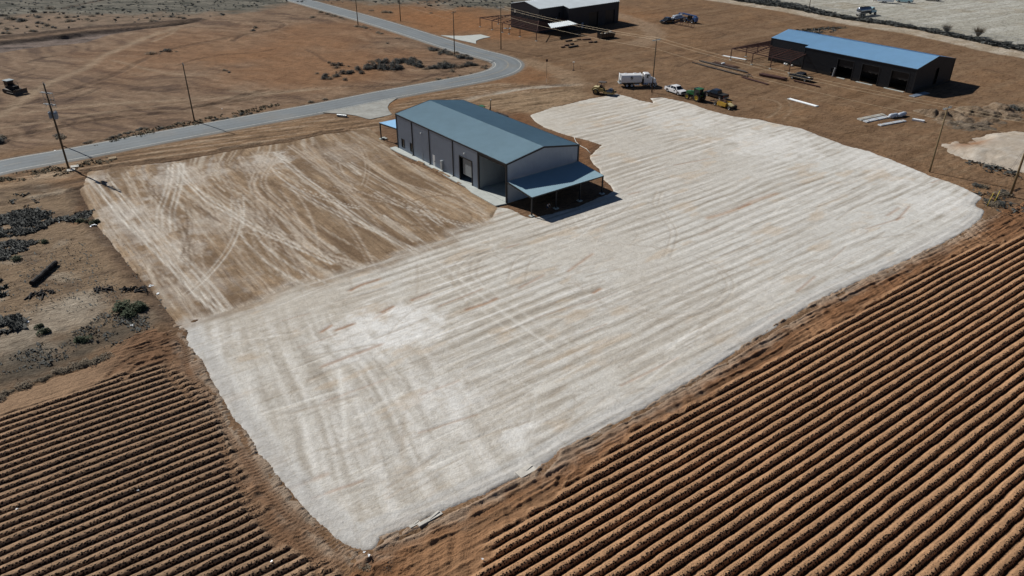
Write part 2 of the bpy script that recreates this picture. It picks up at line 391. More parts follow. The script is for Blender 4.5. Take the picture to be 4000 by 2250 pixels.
for _ in range(12): CL[1:-1] = (CL[:-2] + 2 * CL[1:-1] + CL[2:]) / 4
CL = np.vstack([CL[0] + (CL[0] - CL[6]) / np.hypot(*(CL[0] - CL[6])) * 260, CL, CL[-1] + (CL[-1] - CL[-8]) / np.hypot(*(CL[-1] - CL[-8])) * 500])
CL = resample(CL, 1.5)
dd_, _ = polydist(rout[:, 0], rout[:, 1], CL, 30); ROAD_HW = 3.45
tn = np.gradient(CL, axis=0); tn /= np.hypot(*tn.T)[:, None]; nn = np.stack([-tn[:, 1], tn[:, 0]], -1)

def strip(name, offs, z, m, i0=0, i1=None, label=None, cols=None, jag=0.0, parent=None):
    """ribbon along the road centre line between two offsets (in several lanes)"""
    P = CL[i0:i1]; n_ = nn[i0:i1]; k = len(offs); Z = z if isinstance(z, (list, tuple)) else [z] * k
    X = np.zeros((len(P), k)); Y = np.zeros((len(P), k)); ZZ = np.zeros((len(P), k))
    for j, o in enumerate(offs):
        oo = np.full(len(P), o, float)
        if jag and j in (0, k - 1): oo += (fbm(np.arange(len(P)) * 0.35, np.full(len(P), j * 9.0), 5) - .5) * jag
        X[:, j] = P[:, 0] + n_[:, 0] * oo; Y[:, j] = P[:, 1] + n_[:, 1] * oo; ZZ[:, j] = Z[j]
    col = np.zeros((*X.shape, 3)) + 0.17 if cols is None else cols(X, Y, np.array(offs))
    return grid_mesh(name, X[:, ::-1], Y[:, ::-1], ZZ[:, ::-1], col[:, ::-1], m)

# ---- field layout
AZR, AZL, PITCHROW = 35.9, 36.6, 1.0172
FR_ROWS = GP([(1848,2121),(1990,2040),(2200,1905),(2330,1790),(2500,1665),(2629,1602),(3035,1388),(3259,1259),(3492,1121),(3562,1078),(3740,982),(3826,957),(3888,951),(3957,932),(4000,918),(4400,760),(4700,900),(4700,2600),(1700,2600),(1828,2235),(1905,2180),(1885,2150)])
FR_OUT = GP([(1458,2142),(1480,2095),(1580,2062),(1740,1995),(1900,1922),(2090,1835),(2200,1765),(2330,1690),(2540,1583),(2700,1490),(2880,1372),(3060,1255),(3200,1172),(3380,1085),(3560,1010),(3700,940),(3790,890),(3840,850),(3900,835),(4000,790),(4500,590),(5200,900),(5200,2800),(1400,2800),(1300,2420),(1405,2149)])
FL_ROWS = GP([(-600,1850),(-300,1730),(0,1622),(317,1512),(600,1418),(680,1410),(745,1465),(800,1500),(850,1545),(885,1610),(915,1660),(945,1730),(945,1800),(975,1860),(1000,1930),(1045,1990),(1040,2040),(1080,2110),(1140,2150),(1230,2155),(1310,2195),(1370,2250),(1340,2500),(1300,2800),(-900,2800)])
FL_OUT = GP([(-700,1800),(-300,1660),(0,1560),(160,1500),(330,1440),(420,1375),(480,1330),(600,1285),(690,1268),(711,1272),(740,1350),(800,1425),(850,1530),(920,1640),(1030,1790),(1120,1905),(1210,2005),(1300,2085),(1360,2132),(1420,2148),(1405,2149),(1300,2420),(1400,2800),(-900,2800)])

def tracks_pair(P, gap=2.0):
    """two wheel paths either side of a driven line"""
    P = smooth(np.asarray(P), 5); t = np.gradient(P, axis=0); t /= np.hypot(*t.T)[:, None]; n = np.stack([-t[:, 1], t[:, 0]], -1)
    return P + n * gap / 2, P - n * gap / 2

# ---- ground sheet
def axis(parts):
    out = [parts[0][0]]
    for a, b, st in parts:
        n = max(1, int(round((b - a) / st))); out += list(np.linspace(a, b, n + 1)[1:])
    return np.array(out)
def ground_colour(x, y):
    """real earth colours over the place, and relief"""
    h = (fbm(x / 9, y / 9, 3, 3) - 0.5) * 0.10
    n1 = fbm(x / 14, y / 14, 11, 5, 0.6); n2 = fbm(x / 2.2, y / 2.2, 21, 4, 0.6)
    c = np.zeros((*x.shape, 3)) + np.array([0.195, 0.123, 0.072])
    c = mixc(c, (0.228, 0.138, 0.076), sst(0.45, 0.7, n1) * 0.8)
    c = mixc(c, (0.150, 0.092, 0.055), sst(0.55, 0.35, n2) * 0.5)
    # upper left open land
    UL = GP([(-900,1300),(-300,700),(0,600),(500,535),(1000,440),(1650,320),(1900,280),(1930,255),(1860,222),(1550,128),(1200,25),(1000,-40),(-2000,-40),(-3500,400)])
    s = polysdf(x, y, UL, 8); w = sst(-2, 4, s)
    ul = np.zeros_like(c) + np.array([0.205, 0.136, 0.088])
    a, b_ = rot(x, y, 155)
    wv = (fbm(x / 16, y / 16, 34, 3) - .5) * 14; st = fbm(a / 13, (b_ + wv) / 1.7, 31, 6, 0.64)
    ul = mixc(ul, (0.28, 0.20, 0.135), sst(0.5, 0.7, st) * 0.8); ul = mixc(ul, (0.105, 0.068, 0.048), sst(0.5, 0.34, st) * 0.85)
    for (ux, uy, ur, k) in ((1250, 250, 38, .9), (820, 180, 42, .6), (1330, 130, 30, .7), (620, 240, 30, .3)):
        q = G(ux, uy); e = np.hypot(x - q[0], y - q[1])
        ul = mixc(ul, (0.245, 0.128, 0.062), sst(ur, ur * 0.3, e + (n1 - .5) * 30) * k * 0.8)
    c = c * (1 - w[..., None]) + ul * w[..., None]
    # pale sandy land and grey green range beyond
    FAR = GP([(-3500,150),(-600,140),(0,150),(350,112),(600,96),(780,78),(900,55),(1000,45),(1130,20),(1050,-30),(-3000,-60)])
    w = sst(-3, 4, polysdf(x, y, FAR, 10) + (n2 - .5) * 5)
    fc = np.zeros_like(c) + np.array([0.215, 0.155, 0.108]); fc = mixc(fc, (0.115, 0.088, 0.062), sst(0.5, 0.68, n2) * 0.7)
    c = c * (1 - w[..., None]) + fc * w[..., None]
    RG = GP([(-3500,90),(-600,60),(0,58),(300,52),(600,58),(760,60),(1000,30),(1110,18),(1250,5),(1500,8),(1650,30),(1900,25),(2080,20),(2300,-30),(2600,-110),(-3000,-200)])
    w = sst(-6, 6, polysdf(x, y, RG, 14) + (n1 - .5) * 26)
    rg = np.zeros_like(c) + np.array([0.135, 0.128, 0.105]); a, b_ = rot(x, y, 168)
    sn = fbm(a / 9, b_ / 2.6, 41, 5, 0.65); rg = mixc(rg, (0.24, 0.225, 0.185), sst(0.52, 0.75, sn) * 0.8); rg = mixc(rg, (0.055, 0.058, 0.047), sst(0.5, 0.28, sn) * 0.9)
    c = c * (1 - w[..., None]) + rg * w[..., None]
    w = sst(330, 460, y) * 1.0; c = c * (1 - w[..., None]) + (rg * 0.95) * w[..., None]
    # orange earth by the bend and far building
    for (ux, uy, ur, k) in ((1780, 90, 34, .9), (1640, 40, 26, .7), (1990, 130, 16, .6), (2450, 60, 26, .45), (1600, 400, 12, .7), (1990, 335, 14, .35), (2080, 280, 12, .5)):
        q = G(ux, uy); e = np.hypot(x - q[0], y - q[1])
        c = mixc(c, (0.275, 0.128, 0.052), sst(ur, ur * 0.25, e + (n1 - .5) * 24) * k * 0.8)
    # right lot: grader streaks
    RL = GP([(2060,300),(2000,230),(2200,60),(2700,0),(3000,45),(4000,225),(4600,300),(4600,800),(3830,800),(3300,560),(2850,440),(2300,380)])
    w = sst(-2, 8, polysdf(x, y, RL, 12)) ; a, b_ = rot(x, y, 38); st = fbm(a / 30, b_ / 1.9, 51, 5, 0.62); a2, b2_ = rot(x, y, -40); st2 = fbm(a2 / 26, b2_ / 2.0, 56, 4)
    k = np.clip(sst(0.52, 0.72, st) * 0.55 + sst(0.6, 0.75, st2) * 0.35, 0, 1) * w
    c = mixc(c, (0.235, 0.16, 0.098), k); c = mixc(c, (0.125, 0.075, 0.04), sst(0.46, 0.3, st) * 0.5 * w)
    h = h + (st - .5) * 0.10 * w
    # left scrub parcel: tan sand with pale crust and grey litter
    LS = GP([(-900,1900),(-300,760),(0,712),(150,700),(330,745),(400,900),(540,1090),(680,1250),(600,1290),(420,1380),(0,1560)])
    w = sst(-2, 3, polysdf(x, y, LS, 10)); lc = np.zeros_like(c) + np.array([0.22, 0.158, 0.102])
    lc = mixc(lc, (0.135, 0.098, 0.068), sst(0.5, 0.66, n2) * 0.7); lc = mixc(lc, (0.32, 0.265, 0.2), sst(0.62, 0.78, fbm(x / 5, y / 5, 61, 4)) * 0.8)
    for (ux, uy, ur) in ((250, 1230, 6.5), (60, 1340, 6.0), (330, 1180, 4), (160, 1380, 4)):
        q = G(ux, uy); e = np.hypot(x - q[0], y - q[1]); lc = mixc(lc, (0.33, 0.285, 0.225), sst(ur, ur * .3, e + (n2 - .5) * 6) * .75)
    for (ux, uy, ur) in ((60, 1420, 7), (350, 1330, 5), (550, 1265, 5.5), (180, 1440, 6)):
        q = G(ux, uy); e = np.hypot(x - q[0], y - q[1]); lc = mixc(lc, (0.085, 0.072, 0.055), sst(ur, ur * .3, e + (n2 - .5) * 8) * .7)
    c = c * (1 - w[..., None]) + lc * w[..., None]
    # verge between road and yard, ruts along it
    VG = GP([(-400,900),(0,690),(500,590),(1000,490),(1260,450),(1440,470),(1500,440),(1560,395),(1900,320),(2100,330),(2280,370),(2250,400),(2080,455),(1900,430),(1700,400),(1560,440),(1480,520),(1340,515),(921,585),(340,670),(0,745)])
    w = sst(-1, 2, polysdf(x, y, VG, 10)); a, b_ = rot(x, y, 25.5); st = fbm(a / 9, b_ / 0.8, 71, 5, 0.6)
    vc = np.zeros_like(c) + np.array([0.245, 0.158, 0.092]); vc = mixc(vc, (0.37, 0.285, 0.20), sst(0.5, 0.7, st) * .8); vc = mixc(vc, (0.115, 0.075, 0.045), sst(0.47, 0.3, st) * .9)
    c = c * (1 - w[..., None]) + vc * w[..., None]; h = h + (st - .5) * 0.30 * w
    # caliche lot and haul road at the far right
    LOT = GP([(2955,-20),(2990,2),(3130,18),(3290,58),(3440,78),(3600,108),(3800,143),(4000,178),(4600,280),(5600,100),(4200,-160),(3000,-60)])
    s = polysdf(x, y, LOT, 8); w = sst(-0.8, 0.8, s + (n2 - .5) * 2); a, b_ = rot(x, y, 30); st = fbm(a / 20, b_ / 1.6, 81, 4)
    lc = mixc(np.zeros_like(c) + np.array([0.375, 0.365, 0.315]), (0.46, 0.455, 0.41), sst(0.45, 0.7, st)); lc = mixc(lc, (0.31, 0.27, 0.2), sst(0.55, 0.75, n1) * .6)
    c = c * (1 - w[..., None]) + lc * w[..., None]
    # weedy ditch strip under the fence
    DT = GP([(2800,-20),(2870,0),(2960,15),(3080,32),(3300,74),(3560,110),(3740,147),(3870,176),(4000,200),(4500,290),(4500,268),(4000,180),(3800,145),(3600,108),(3440,80),(3290,60),(3130,20),(2955,-15)])
    w = sst(-0.8, 0.6, polysdf(x, y, DT, 6)) ; c = mixc(c, (0.085, 0.075, 0.052), w * (0.55 + 0.4 * n2)); h = h - 0.35 * sst(-1, 2, polysdf(x, y, DT, 6))
    # a few traced ruts, banks and furrows of disturbed earth
    def rut(pts, wd, col, k, dep, sm=True):
        nonlocal c, h
        P = GP(pts); P = smooth(P, 5) if sm and len(P) > 2 else P
        d, arc = polydist(x, y, P, wd * 4 + 3); d = d + (n2 - .5) * wd * 0.9
        g = np.exp(-(d / wd) ** 2) * (0.55 + 0.9 * (fbm(arc / 3.0, d * 0 + wd, 91, 3) - 0.2)).clip(0, 1.2)
        c = mixc(c, col, np.clip(g * k, 0, 1)); h = h - dep * g + dep * 0.8 * np.exp(-((d - wd * 1.7) / (wd * .6)) ** 2)
    DK = (0.07, 0.045, 0.032); PL = (0.33, 0.25, 0.17); PG = (0.40, 0.36, 0.30)
    rut([(0,430),(150,395),(430,300),(560,235),(660,195),(800,165),(930,140)], 0.9, DK, .55, .12)
    rut([(0,455),(120,370),(200,320),(330,268),(400,222),(470,190),(560,150),(640,125),(680,110)], 1.5, PL, .75, .05)
    rut([(440,235),(520,255),(600,275),(700,290)], 0.9, PL, .5, .05)
    rut([(620,120),(600,135),(560,155)], .8, PL, .6, .05); rut([(690,115),(660,135),(600,160)], .8, PL, .6, .05)
    rut([(230,320),(300,345),(420,325),(520,335)], .6, DK, .5, .1)
    rut([(270,395),(330,370),(390,345)], .6, DK, .6, .1)
    rut([(520,350),(640,355),(740,345)], 1.0, DK, .5, .12)
    rut([(0,480),(250,470),(450,440),(700,425),(900,400),(1000,385)], .9, DK, .45, .15)
    rut([(0,540),(200,505),(380,470),(520,455),(650,440),(830,408),(960,372),(1050,352)], .8, DK, .6, .18)
    rut([(100,440),(350,410),(700,390),(1000,372),(1200,350)], 1.3, PL, .6, .06)
    rut([(0,500),(160,480),(330,450),(560,420),(800,392)], .7, PL, .5, .08)
    rut([(1350,338),(1500,335),(1600,322),(1700,295),(1800,265),(1870,255)], .7, DK, .6, .12)
    rut([(900,355),(1050,362),(1200,350),(1350,340)], .9, PL, .6, .06)
    rut([(910,160),(960,135),(1080,115),(1110,95),(1060,82),(1000,88)], 0.8, DK, .7, .15)
    rut([(1200,195),(1240,215),(1275,240)], .6, DK, .6, .12)
    rut([(700,255),(760,235),(860,215),(1000,205),(1080,190)], .6, DK, .5, .1)
    rut([(100,245),(160,228),(210,220)], .8, DK, .7, .12)
    rut([(60,290),(110,275),(140,265)], .8, DK, .6, .12); rut([(50,320),(90,300),(130,290)], .8, DK, .6, .12)
    rut([(255,32),(330,15),(400,0),(470,-12)], 1.5, DK, .8, .2)
    rut([(1200,25),(1300,60),(1345,78)], 1.8, DK, .35, .0)
    rut([(2260,330),(2180,335),(2050,345),(1900,372),(1800,395),(1720,398)], 1.1, PG, .9, .12)
    rut([(2250,335),(2150,332),(2080,325)], .6, DK, .6, .12)
    rut([(340,700),(250,720),(170,735),(60,740),(-50,745)], .8, DK, .7, .15)
    rut([(330,730),(250,760),(180,770),(100,790),(0,800)], .7, DK, .5, .15)
    rut([(250,690),(150,705),(0,730)], 1.2, PL, .6, .05)
    rut([(335,750),(330,790),(320,830),(300,870)], .9, (0.17, 0.085, 0.04), .8, .1)
    rut([(230,1115),(330,1085),(450,1060),(560,1045)], .25, DK, .55, .06); rut([(30,1005),(220,990),(420,985)], .2, DK, .4, .05)
    rut([(2640,190),(2700,205),(2800,215)], .6, DK, .3, .05); rut([(2780,125),(2820,128),(2830,138),(2790,150),(2700,150)], .5, DK, .5, .06)
    rut([(3000,460),(3030,440),(3050,415),(3030,395),(2980,385)], .35, PL, .6, .04); rut([(3060,465),(3085,440),(3090,410),(3070,385)], .3, PL, .45, .04)
    rut([(2500,240),(2850,190),(3000,150),(3080,130)], 1.0, DK, .35, .08); rut([(2650,260),(2780,215),(2980,160),(3050,140)], .6, DK, .4, .08)
    rut([(3140,120),(3230,110),(3300,108)], 1.6, (0.07, 0.065, 0.045), .8, .2)
    # haul road
    HR = GP([(2640,-25),(2760,-8),(2900,12),(3090,42),(3300,84),(3545,122),(3720,157),(3865,190),(4000,214),(4500,300)])
    d, _ = polydist(x, y, smooth(HR, 4), 14); w = sst(5.4, 3.6, d + (n2 - .5) * 2.2)
    lc = mixc(np.zeros_like(c) + np.array([0.35, 0.29, 0.215]), (0.43, 0.375, 0.30), sst(0.4, 0.7, fbm(x / 3, y / 3, 95, 3)))
    c = c * (1 - w[..., None]) + lc * w[..., None]
    # track past the far building
    d, _ = polydist(x, y, smooth(GP([(2400,55),(2460,72),(2530,105),(2560,140),(2500,170)]), 4), 14); c = mixc(c, (0.30, 0.22, 0.15), sst(5, 1.5, d + (n2 - .5) * 4) * .6)
    d, _ = polydist(x, y, smooth(GP([(2040,240),(2090,250),(2180,280),(2260,330)]), 4), 14); c = mixc(c, (0.30, 0.215, 0.14), sst(5, 1.5, d + (n2 - .5) * 4) * .6)
    # cut bank and borrow pit at the upper left, bank shadow lines darkened into the colour
    PIT = GP([(-1500,330),(-300,205),(0,160),(155,145),(349,120),(582,103),(776,83),(700,98),(560,112),(420,135),(330,165),(200,178),(100,188),(0,205),(-500,290)])
    s = polysdf(x, y, PIT, 12); w = sst(-0.7, 1.4, s); h = h - 1.2 * w * sst(-280, -150, x) 
    pm = fbm(rot(x, y, 8)[0] / 8, rot(x, y, 8)[1] / 2.0, 88, 4, .6); c = mixc(c, (0.205, 0.165, 0.145), w * .85); c = mixc(c, (0.09, 0.075, 0.07), w * sst(.52, .66, pm) * .8); h = h + w * (pm - .5) * 1.2; c = mixc(c, (0.10, 0.078, 0.065), sst(2.4, 0.2, np.abs(s - 0.6)) * .6)
    d, _ = polydist(x, y, GP([(-700,250),(-300,190),(0,148),(155,133),(349,110),(582,95),(776,78)]), 12)
    h = h + 0.7 * np.exp(-(d / 1.6) ** 2); c = mixc(c, (0.085, 0.06, 0.048), np.exp(-(d / 2.2) ** 2) * .8)
    # darker broken edge of the yard (left) and its top berm
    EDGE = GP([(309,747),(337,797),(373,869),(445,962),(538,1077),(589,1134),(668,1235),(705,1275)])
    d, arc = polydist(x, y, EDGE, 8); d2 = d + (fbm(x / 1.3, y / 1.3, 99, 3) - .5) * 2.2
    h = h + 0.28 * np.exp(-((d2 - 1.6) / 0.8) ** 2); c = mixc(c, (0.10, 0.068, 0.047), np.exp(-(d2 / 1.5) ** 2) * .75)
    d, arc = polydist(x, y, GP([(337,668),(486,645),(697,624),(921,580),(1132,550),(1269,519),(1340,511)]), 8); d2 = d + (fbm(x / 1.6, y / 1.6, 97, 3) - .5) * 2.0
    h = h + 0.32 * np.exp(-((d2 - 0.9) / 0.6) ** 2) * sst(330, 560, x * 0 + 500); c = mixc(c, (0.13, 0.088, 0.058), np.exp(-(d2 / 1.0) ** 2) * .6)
    # red disturbed earth round the building pad, and under the open sheds
    d = polysdf(x, y, GP([(1480,500),(1560,430),(1700,395),(1900,430),(2070,450),(2130,500),(2350,570),(2420,740),(2100,860),(1980,820),(1946,808),(1530,590)]), 8)
    w = sst(-1, 1.5, d); c = mixc(c, (0.165, 0.10, 0.06), w * .9)
    RH = GP([(2270,470),(2130,440),(2075,452),(2100,500),(2300,548),(2350,566),(2300,600),(2345,665),(2400,745),(2240,640),(2100,560),(1950,480),(2020,430)])
    c = mixc(c, (0.185, 0.095, 0.047), sst(-1, 2, polysdf(x, y, RH, 6)) * .8)
    TD = GP([(1700,400),(1880,375),(2260,335),(2330,380),(2250,400),(2075,450),(1960,430),(1850,405)])
    w = sst(-1, 3, polysdf(x, y, TD, 8)); a, b_ = rot(x, y, 22); st = fbm(a / 7, b_ / 1.0, 71, 4); c = mixc(c, (0.30, 0.215, 0.135), w * .75); c = mixc(c, (0.13, 0.085, 0.05), w * sst(.46, .3, st) * .8); h = h + (st - .5) * .3 * w
    return c, h
xa = axis([(-2600,-900,170),(-900,-400,30),(-400,-220,4),(-220,-112,0.9),(-112,95,0.42),(95,250,0.8),(250,420,6),(420,900,40),(900,2600,170)])
ya = axis([(-600,0,60),(0,40,6),(40,165,0.42),(165,255,0.55),(255,345,0.8),(345,420,3),(420,900,24),(900,3600,180)])
GX, GY = np.meshgrid(xa, ya)
gc, gh = ground_colour(GX, GY)
inner = np.maximum.reduce([sst(-0.2, 1.2, polysdf(GX, GY, P_, 8)) for P_ in (PAD, YARD)]); inf_ = np.maximum(sst(0.5, 2.5, polysdf(GX, GY, FR_OUT, 8)), sst(0.5, 2.5, polysdf(GX, GY, FL_OUT, 8)))
rd, _ = polydist(GX, GY, CL, 12); rw = sst(6.0, 4.2, rd)
bflat = np.zeros_like(GX)
for O_, Yw, x0_, x1_, y0_, y1_ in ((B1_O, B1_YAW, -8, 39, -3, 17), (B2_O, B2_YAW, -50, 2, -8, 20), (B3_O, B3_YAW, -10, 36, -11, 22)):
    a_ = (GX - O_[0]) * math.cos(Yw) + (GY - O_[1]) * math.sin(Yw); b__ = -(GX - O_[0]) * math.sin(Yw) + (GY - O_[1]) * math.cos(Yw)
    bflat = np.maximum(bflat, sst(0, 2, a_ - x0_) * sst(0, 2, x1_ - a_) * sst(0, 2, b__ - y0_) * sst(0, 2, y1_ - b__))
gh = gh * (1 - bflat) - 0.02 * bflat
gh = gh * (1 - rw) - 0.10 * rw; gh = gh - 0.55 * np.maximum(inner, inf_)
gc = mixc(gc, (0.22, 0.18, 0.14), sst(5.6, 4.3, rd) * 0.6)
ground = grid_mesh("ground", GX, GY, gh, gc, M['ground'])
tag(ground, 'brown and orange dirt ground with ruts and scrub around the white gravel pad', kind='structure')
_gi = np.stack([GX.ravel(), GY.ravel()], -1)
def gz(x, y):
    """ground height at a point"""
    i = int(np.clip(np.searchsorted(xa, x) - 1, 0, len(xa) - 2)); j = int(np.clip(np.searchsorted(ya, y) - 1, 0, len(ya) - 2))
    return float(min(gh[j:j + 2, i:i + 2].mean(), 10))

# ---- caliche pad and graded yard: one fine grid, split in two sheets
st_ = 0.17
allp = np.vstack([PAD, YARD]); lo = allp.min(0) - 1.5; hi = allp.max(0) + 1.5
# grid aligned with the pad's long edge
ca, sa = math.cos(D2R(37)), math.sin(D2R(37)); R_ = np.array([[ca, sa], [-sa, ca]]); q_ = allp @ R_.T; l2_ = q_.min(0) - 1.5; h2_ = q_.max(0) + 1.5
au = np.arange(l2_[0], h2_[0], 0.30); bu = np.arange(l2_[1], h2_[1], st_)
A_, B_ = np.meshgrid(au, bu); X = A_ * ca - B_ * sa; Y = A_ * sa + B_ * ca
wob = (fbm(X / 2.2, Y / 2.2, 5, 4, 0.6) - .5) * 1.0 + (fbm(X / 0.5, Y / 0.5, 8, 2) - .5) * .35
sP = polysdf(X, Y, PAD, 14) + wob * 0.8; sY = polysdf(X, Y, YARD, 14) + wob * .6
n2 = fbm(X / 1.8, Y / 1.8, 121, 4, .6); n1 = fbm(X / 9, Y / 9, 122, 4, .55); n3 = fbm(X / .55, Y / .55, 123, 3, .6)
# pad colour
c = np.zeros((*X.shape, 3)) + np.array([0.535, 0.512, 0.462])
c = mixc(c, (0.55, 0.54, 0.505), sst(.45, .7, n1) * .7); c = mixc(c, (0.44, 0.40, 0.34), sst(.5, .3, n1) * .5); c = mixc(c, (0.40, 0.36, 0.305), sst(.56, .74, n2) * .45); rx = G(3500, 800); c = mixc(c, (0.585, 0.59, 0.57), sst(75, 20, np.hypot(X - rx[0], Y - rx[1])) * .6)
tq = G(2500, 600); c = mixc(c, (0.455, 0.425, 0.375), sst(38, 8, np.hypot(X - tq[0], Y - tq[1])) * .55)
a, b_ = rot(X, Y, 37.5)
bw_ = b_ + (fbm(a / 14, b_ / 6, 131, 3) - .5) * 2.2
lane = np.sin(bw_ * 2 * math.pi / 1.75 + 2.4 * fbm(a / 25, b_ / 8, 137, 2)) * .5 + .5; lane = lane ** 1.3
sA = fbm(a / 16, b_ / .42, 132, 5, .6); sA2 = fbm(a / 9, b_ / 1.3, 133, 4, .6)
# lower left corner was graded the other way
cn = G(1720, 1640); da = np.hypot(X - cn[0], Y - cn[1])
SW = GP([(700,1270),(1100,1200),(1500,1240),(1850,1500),(2090,1760),(1900,1940),(1420,2170),(1100,1900)])
wB = sst(-3, 5, polysdf(X, Y, SW, 12) + (n1 - .5) * 7)
wA = np.clip(1.25 - wB * 0.95, 0, 1) * (.25 + 1.1 * sst(.35, .65, fbm(X / 12, Y / 12, 135, 3))) * sst(-4, 6, 14 + polysdf(X, Y, PAD, 14) * 0)
a2, b2 = rot(X, Y, 119); fan = (fbm(X / 30, Y / 30, 140, 2) - .5) * 6
sB = fbm(a2 / 14, (b2 + fan + a2 * .12) / .45, 141, 5, .6); laneB = np.sin((b2 + fan) * 2 * math.pi / 2.9) * .5 + .5
dk = (0.36, 0.33, 0.285); lt = (0.63, 0.615, 0.58)
c = mixc(c, dk, wA * (sst(.5, .3, sA) * .38 + sst(.45, .05, lane) * .55 * (0.25 + sA2))); c = mixc(c, lt, wA * (sst(.55, .75, sA) * .5 + sst(.72, .95, lane) * .42 * (.4 + sA)))
c = mixc(c, dk, wB * (sst(.52, .32, sB) * .6 + sst(.5, .1, laneB) * .25)); c = mixc(c, lt, wB * (sst(.53, .7, sB) * .7 + sst(.8, .98, laneB) * .25))
c = mixc(c, (0.50, 0.40, 0.29), sst(.62, .78, fbm(a / 5, b_ / 2, 151, 4)) * .42)
for (ux, uy, rr, k) in ((1560, 1280, 7, .9), (1400, 1330, 6, .6), (1750, 1540, 5, .5), (2020, 1700, 3, .6), (780, 1330, 4, .5), (3000, 560, 12, .55), (3700, 800, 9, .5), (3450, 640, 10, .45), (2700, 470, 12, .3)):
    q = G(ux, uy); e = np.hypot(X - q[0], Y - q[1]); c = mixc(c, (0.70, 0.70, 0.68), sst(rr, rr * .2, e + (n2 - .5) * rr * 1.6) * k)
hp = 0.08 + (sA - .5) * .05 * wA + (sB - .5) * .07 * wB + (n3 - .5) * .035 + (n2 - .5) * .05
def ptrack(pts, wd, col, k, dep, gap=0.0, nz=.5):
    global c, hp
    P = smooth(GP(pts), 6) if len(pts) > 2 else GP(pts)
    for Q in (tracks_pair(GP(pts), gap) if gap else (P,)):
        d, arc = polydist(X, Y, Q, wd * 3 + 1); g = np.exp(-(d / wd) ** 2) * np.clip(1 - nz + nz * 2 * fbm(arc / 2.5, arc * 0 + wd, 171, 3), 0, 1.1)
        c = mixc(c, col, np.clip(g * k, 0, 1)); hp = hp - dep * g
zP = lambda x, y: (1200 + x / 1.61, 900 + y / 1.61)
zQ = lambda x, y: (2000 + x / 1.3558, 380 + y / 1.3558)
DKT = (0.36, 0.315, 0.26); LTT = (0.70, 0.69, 0.65); RDT = (0.34, 0.22, 0.15)
for pts in ([zQ(960,835), zQ(1060,880), zQ(1140,960), zQ(1150,1020), zQ(1080,1100), zQ(950,1150), zQ(800,1165), zQ(600,1120), zQ(480,1100)],
            [zP(1130,130), zP(1000,180), zP(930,260), zP(950,360), zP(1030,470)], [zP(1280,200), zP(1150,140), zP(1060,200), zP(1050,290), zP(1110,360)],
            [zP(700,70), zP(860,90), zP(1000,130), zP(1150,155), zP(1400,140)], [zQ(780,500), zQ(760,560), zQ(790,610), zQ(850,700), zQ(850,760), zQ(820,850)]):
    ptrack(pts, .16, DKT, .42, .04, 0.9)
for pts in ([zP(880,200), zP(1100,380), zP(1350,560), zP(1600,730)], [zP(600,40), zP(760,190), zP(960,350), zP(1180,520), zP(1500,760)]): ptrack(pts, .2, LTT, .3, .02, 1.9)
for pts in ([zP(1260,310), zP(1300,200), zP(1370,140)], [zP(1370,310), zP(1400,200), zP(1480,150)], [zP(690,215), zP(695,300), zP(690,410)], [zP(265,290), zP(285,375)], [zP(1600,340), zP(1690,340), zP(1750,400)]): ptrack(pts, .14, DKT, .5, .04)
for pts in ([zP(660,440), zP(770,400)], [zP(1000,500), zP(1110,465), zP(1190,430)], [zP(1800,395), zP(1840,370)], [zP(180,630), zP(290,590)], [zP(470,515), zP(540,480)], [zP(90,640), zP(150,600)], [zP(270,380), zP(350,340), zP(450,310)]): ptrack(pts, .28, RDT, .8, .05)
ptrack([zQ(1040,640), zQ(1170,600), zQ(1280,550), zQ(1400,510)], .5, (0.42, 0.31, 0.23), .7, .03); ptrack([zQ(1200,590), zQ(1260,565)], .25, RDT, .8, .05)
ptrack([zP(200,880), zP(215,1000), zP(230,1150), zP(240,1330)], .25, LTT, .8, .01); ptrack([zP(610,1160), zP(605,1300), zP(590,1440)], .22, DKT, .5, .04)
ptrack([zQ(130,735), zQ(500,770), zQ(800,800)], .12, DKT, .5, .03); ptrack([zQ(2300,90), zQ(2230,280), zQ(2150,380)], .2, LTT, .2, .0)
rng = random.Random(5)
for k in range(130):          # scattered equipment arcs and scrapes
    ux, uy = rng.uniform(1100, 3600), rng.uniform(480, 1900); q = G(ux, uy); r0 = rng.uniform(4, 14); t0 = rng.uniform(0, 6.28); sp = rng.uniform(.25, 1.0)
    P = np.array([q + r0 * np.array([math.cos(t0 + sp * i / 6), math.sin(t0 + sp * i / 6)]) for i in range(7)])
    d, arc = polydist(X, Y, P, 1); g = np.exp(-(d / .14) ** 2); c = mixc(c, DKT if k % 2 else LTT, g * .35); hp = hp - .02 * g
for k in range(240):         # straight scrapes along the grading
    ux, uy = rng.uniform(900, 3700), rng.uniform(450, 1950); q = G(ux, uy); L_ = rng.uniform(2, 9); az = 37 + rng.gauss(0, 9); w_ = rng.uniform(.08, .3)
    P = np.array([q, q + dirv(az) * L_]); d, arc = polydist(X, Y, P, 1.5); g = np.exp(-(d / w_) ** 2); c = mixc(c, rng.choice([DKT, DKT, RDT, LTT]), g * rng.uniform(.3, .65)); hp = hp - .03 * g
# pad rim: wheel-rolled band, clean grey fines, then a drop
eP, arcE = polydist(X, Y, PAD[:32], 6)
rim = sst(2.6, .9, eP); c = mixc(c, (0.45, 0.445, 0.43), rim * .7); c = mixc(c, (0.56, 0.56, 0.54), np.exp(-((eP - 1.9) / .3) ** 2) * .5)
tread = np.sin(arcE * 2 * math.pi / 0.6 + np.abs(eP - 1.45) * 9); hp = hp + rim * .02 * tread * np.exp(-((eP - 1.45) / .4) ** 2) - .03 * np.exp(-((eP - 1.45) / .35) ** 2)
hp = hp + 0.05 * np.exp(-((eP - .9) / .25) ** 2) * sst(25, 60, arcE) - .02
padc = c.copy(); padh = hp.copy()
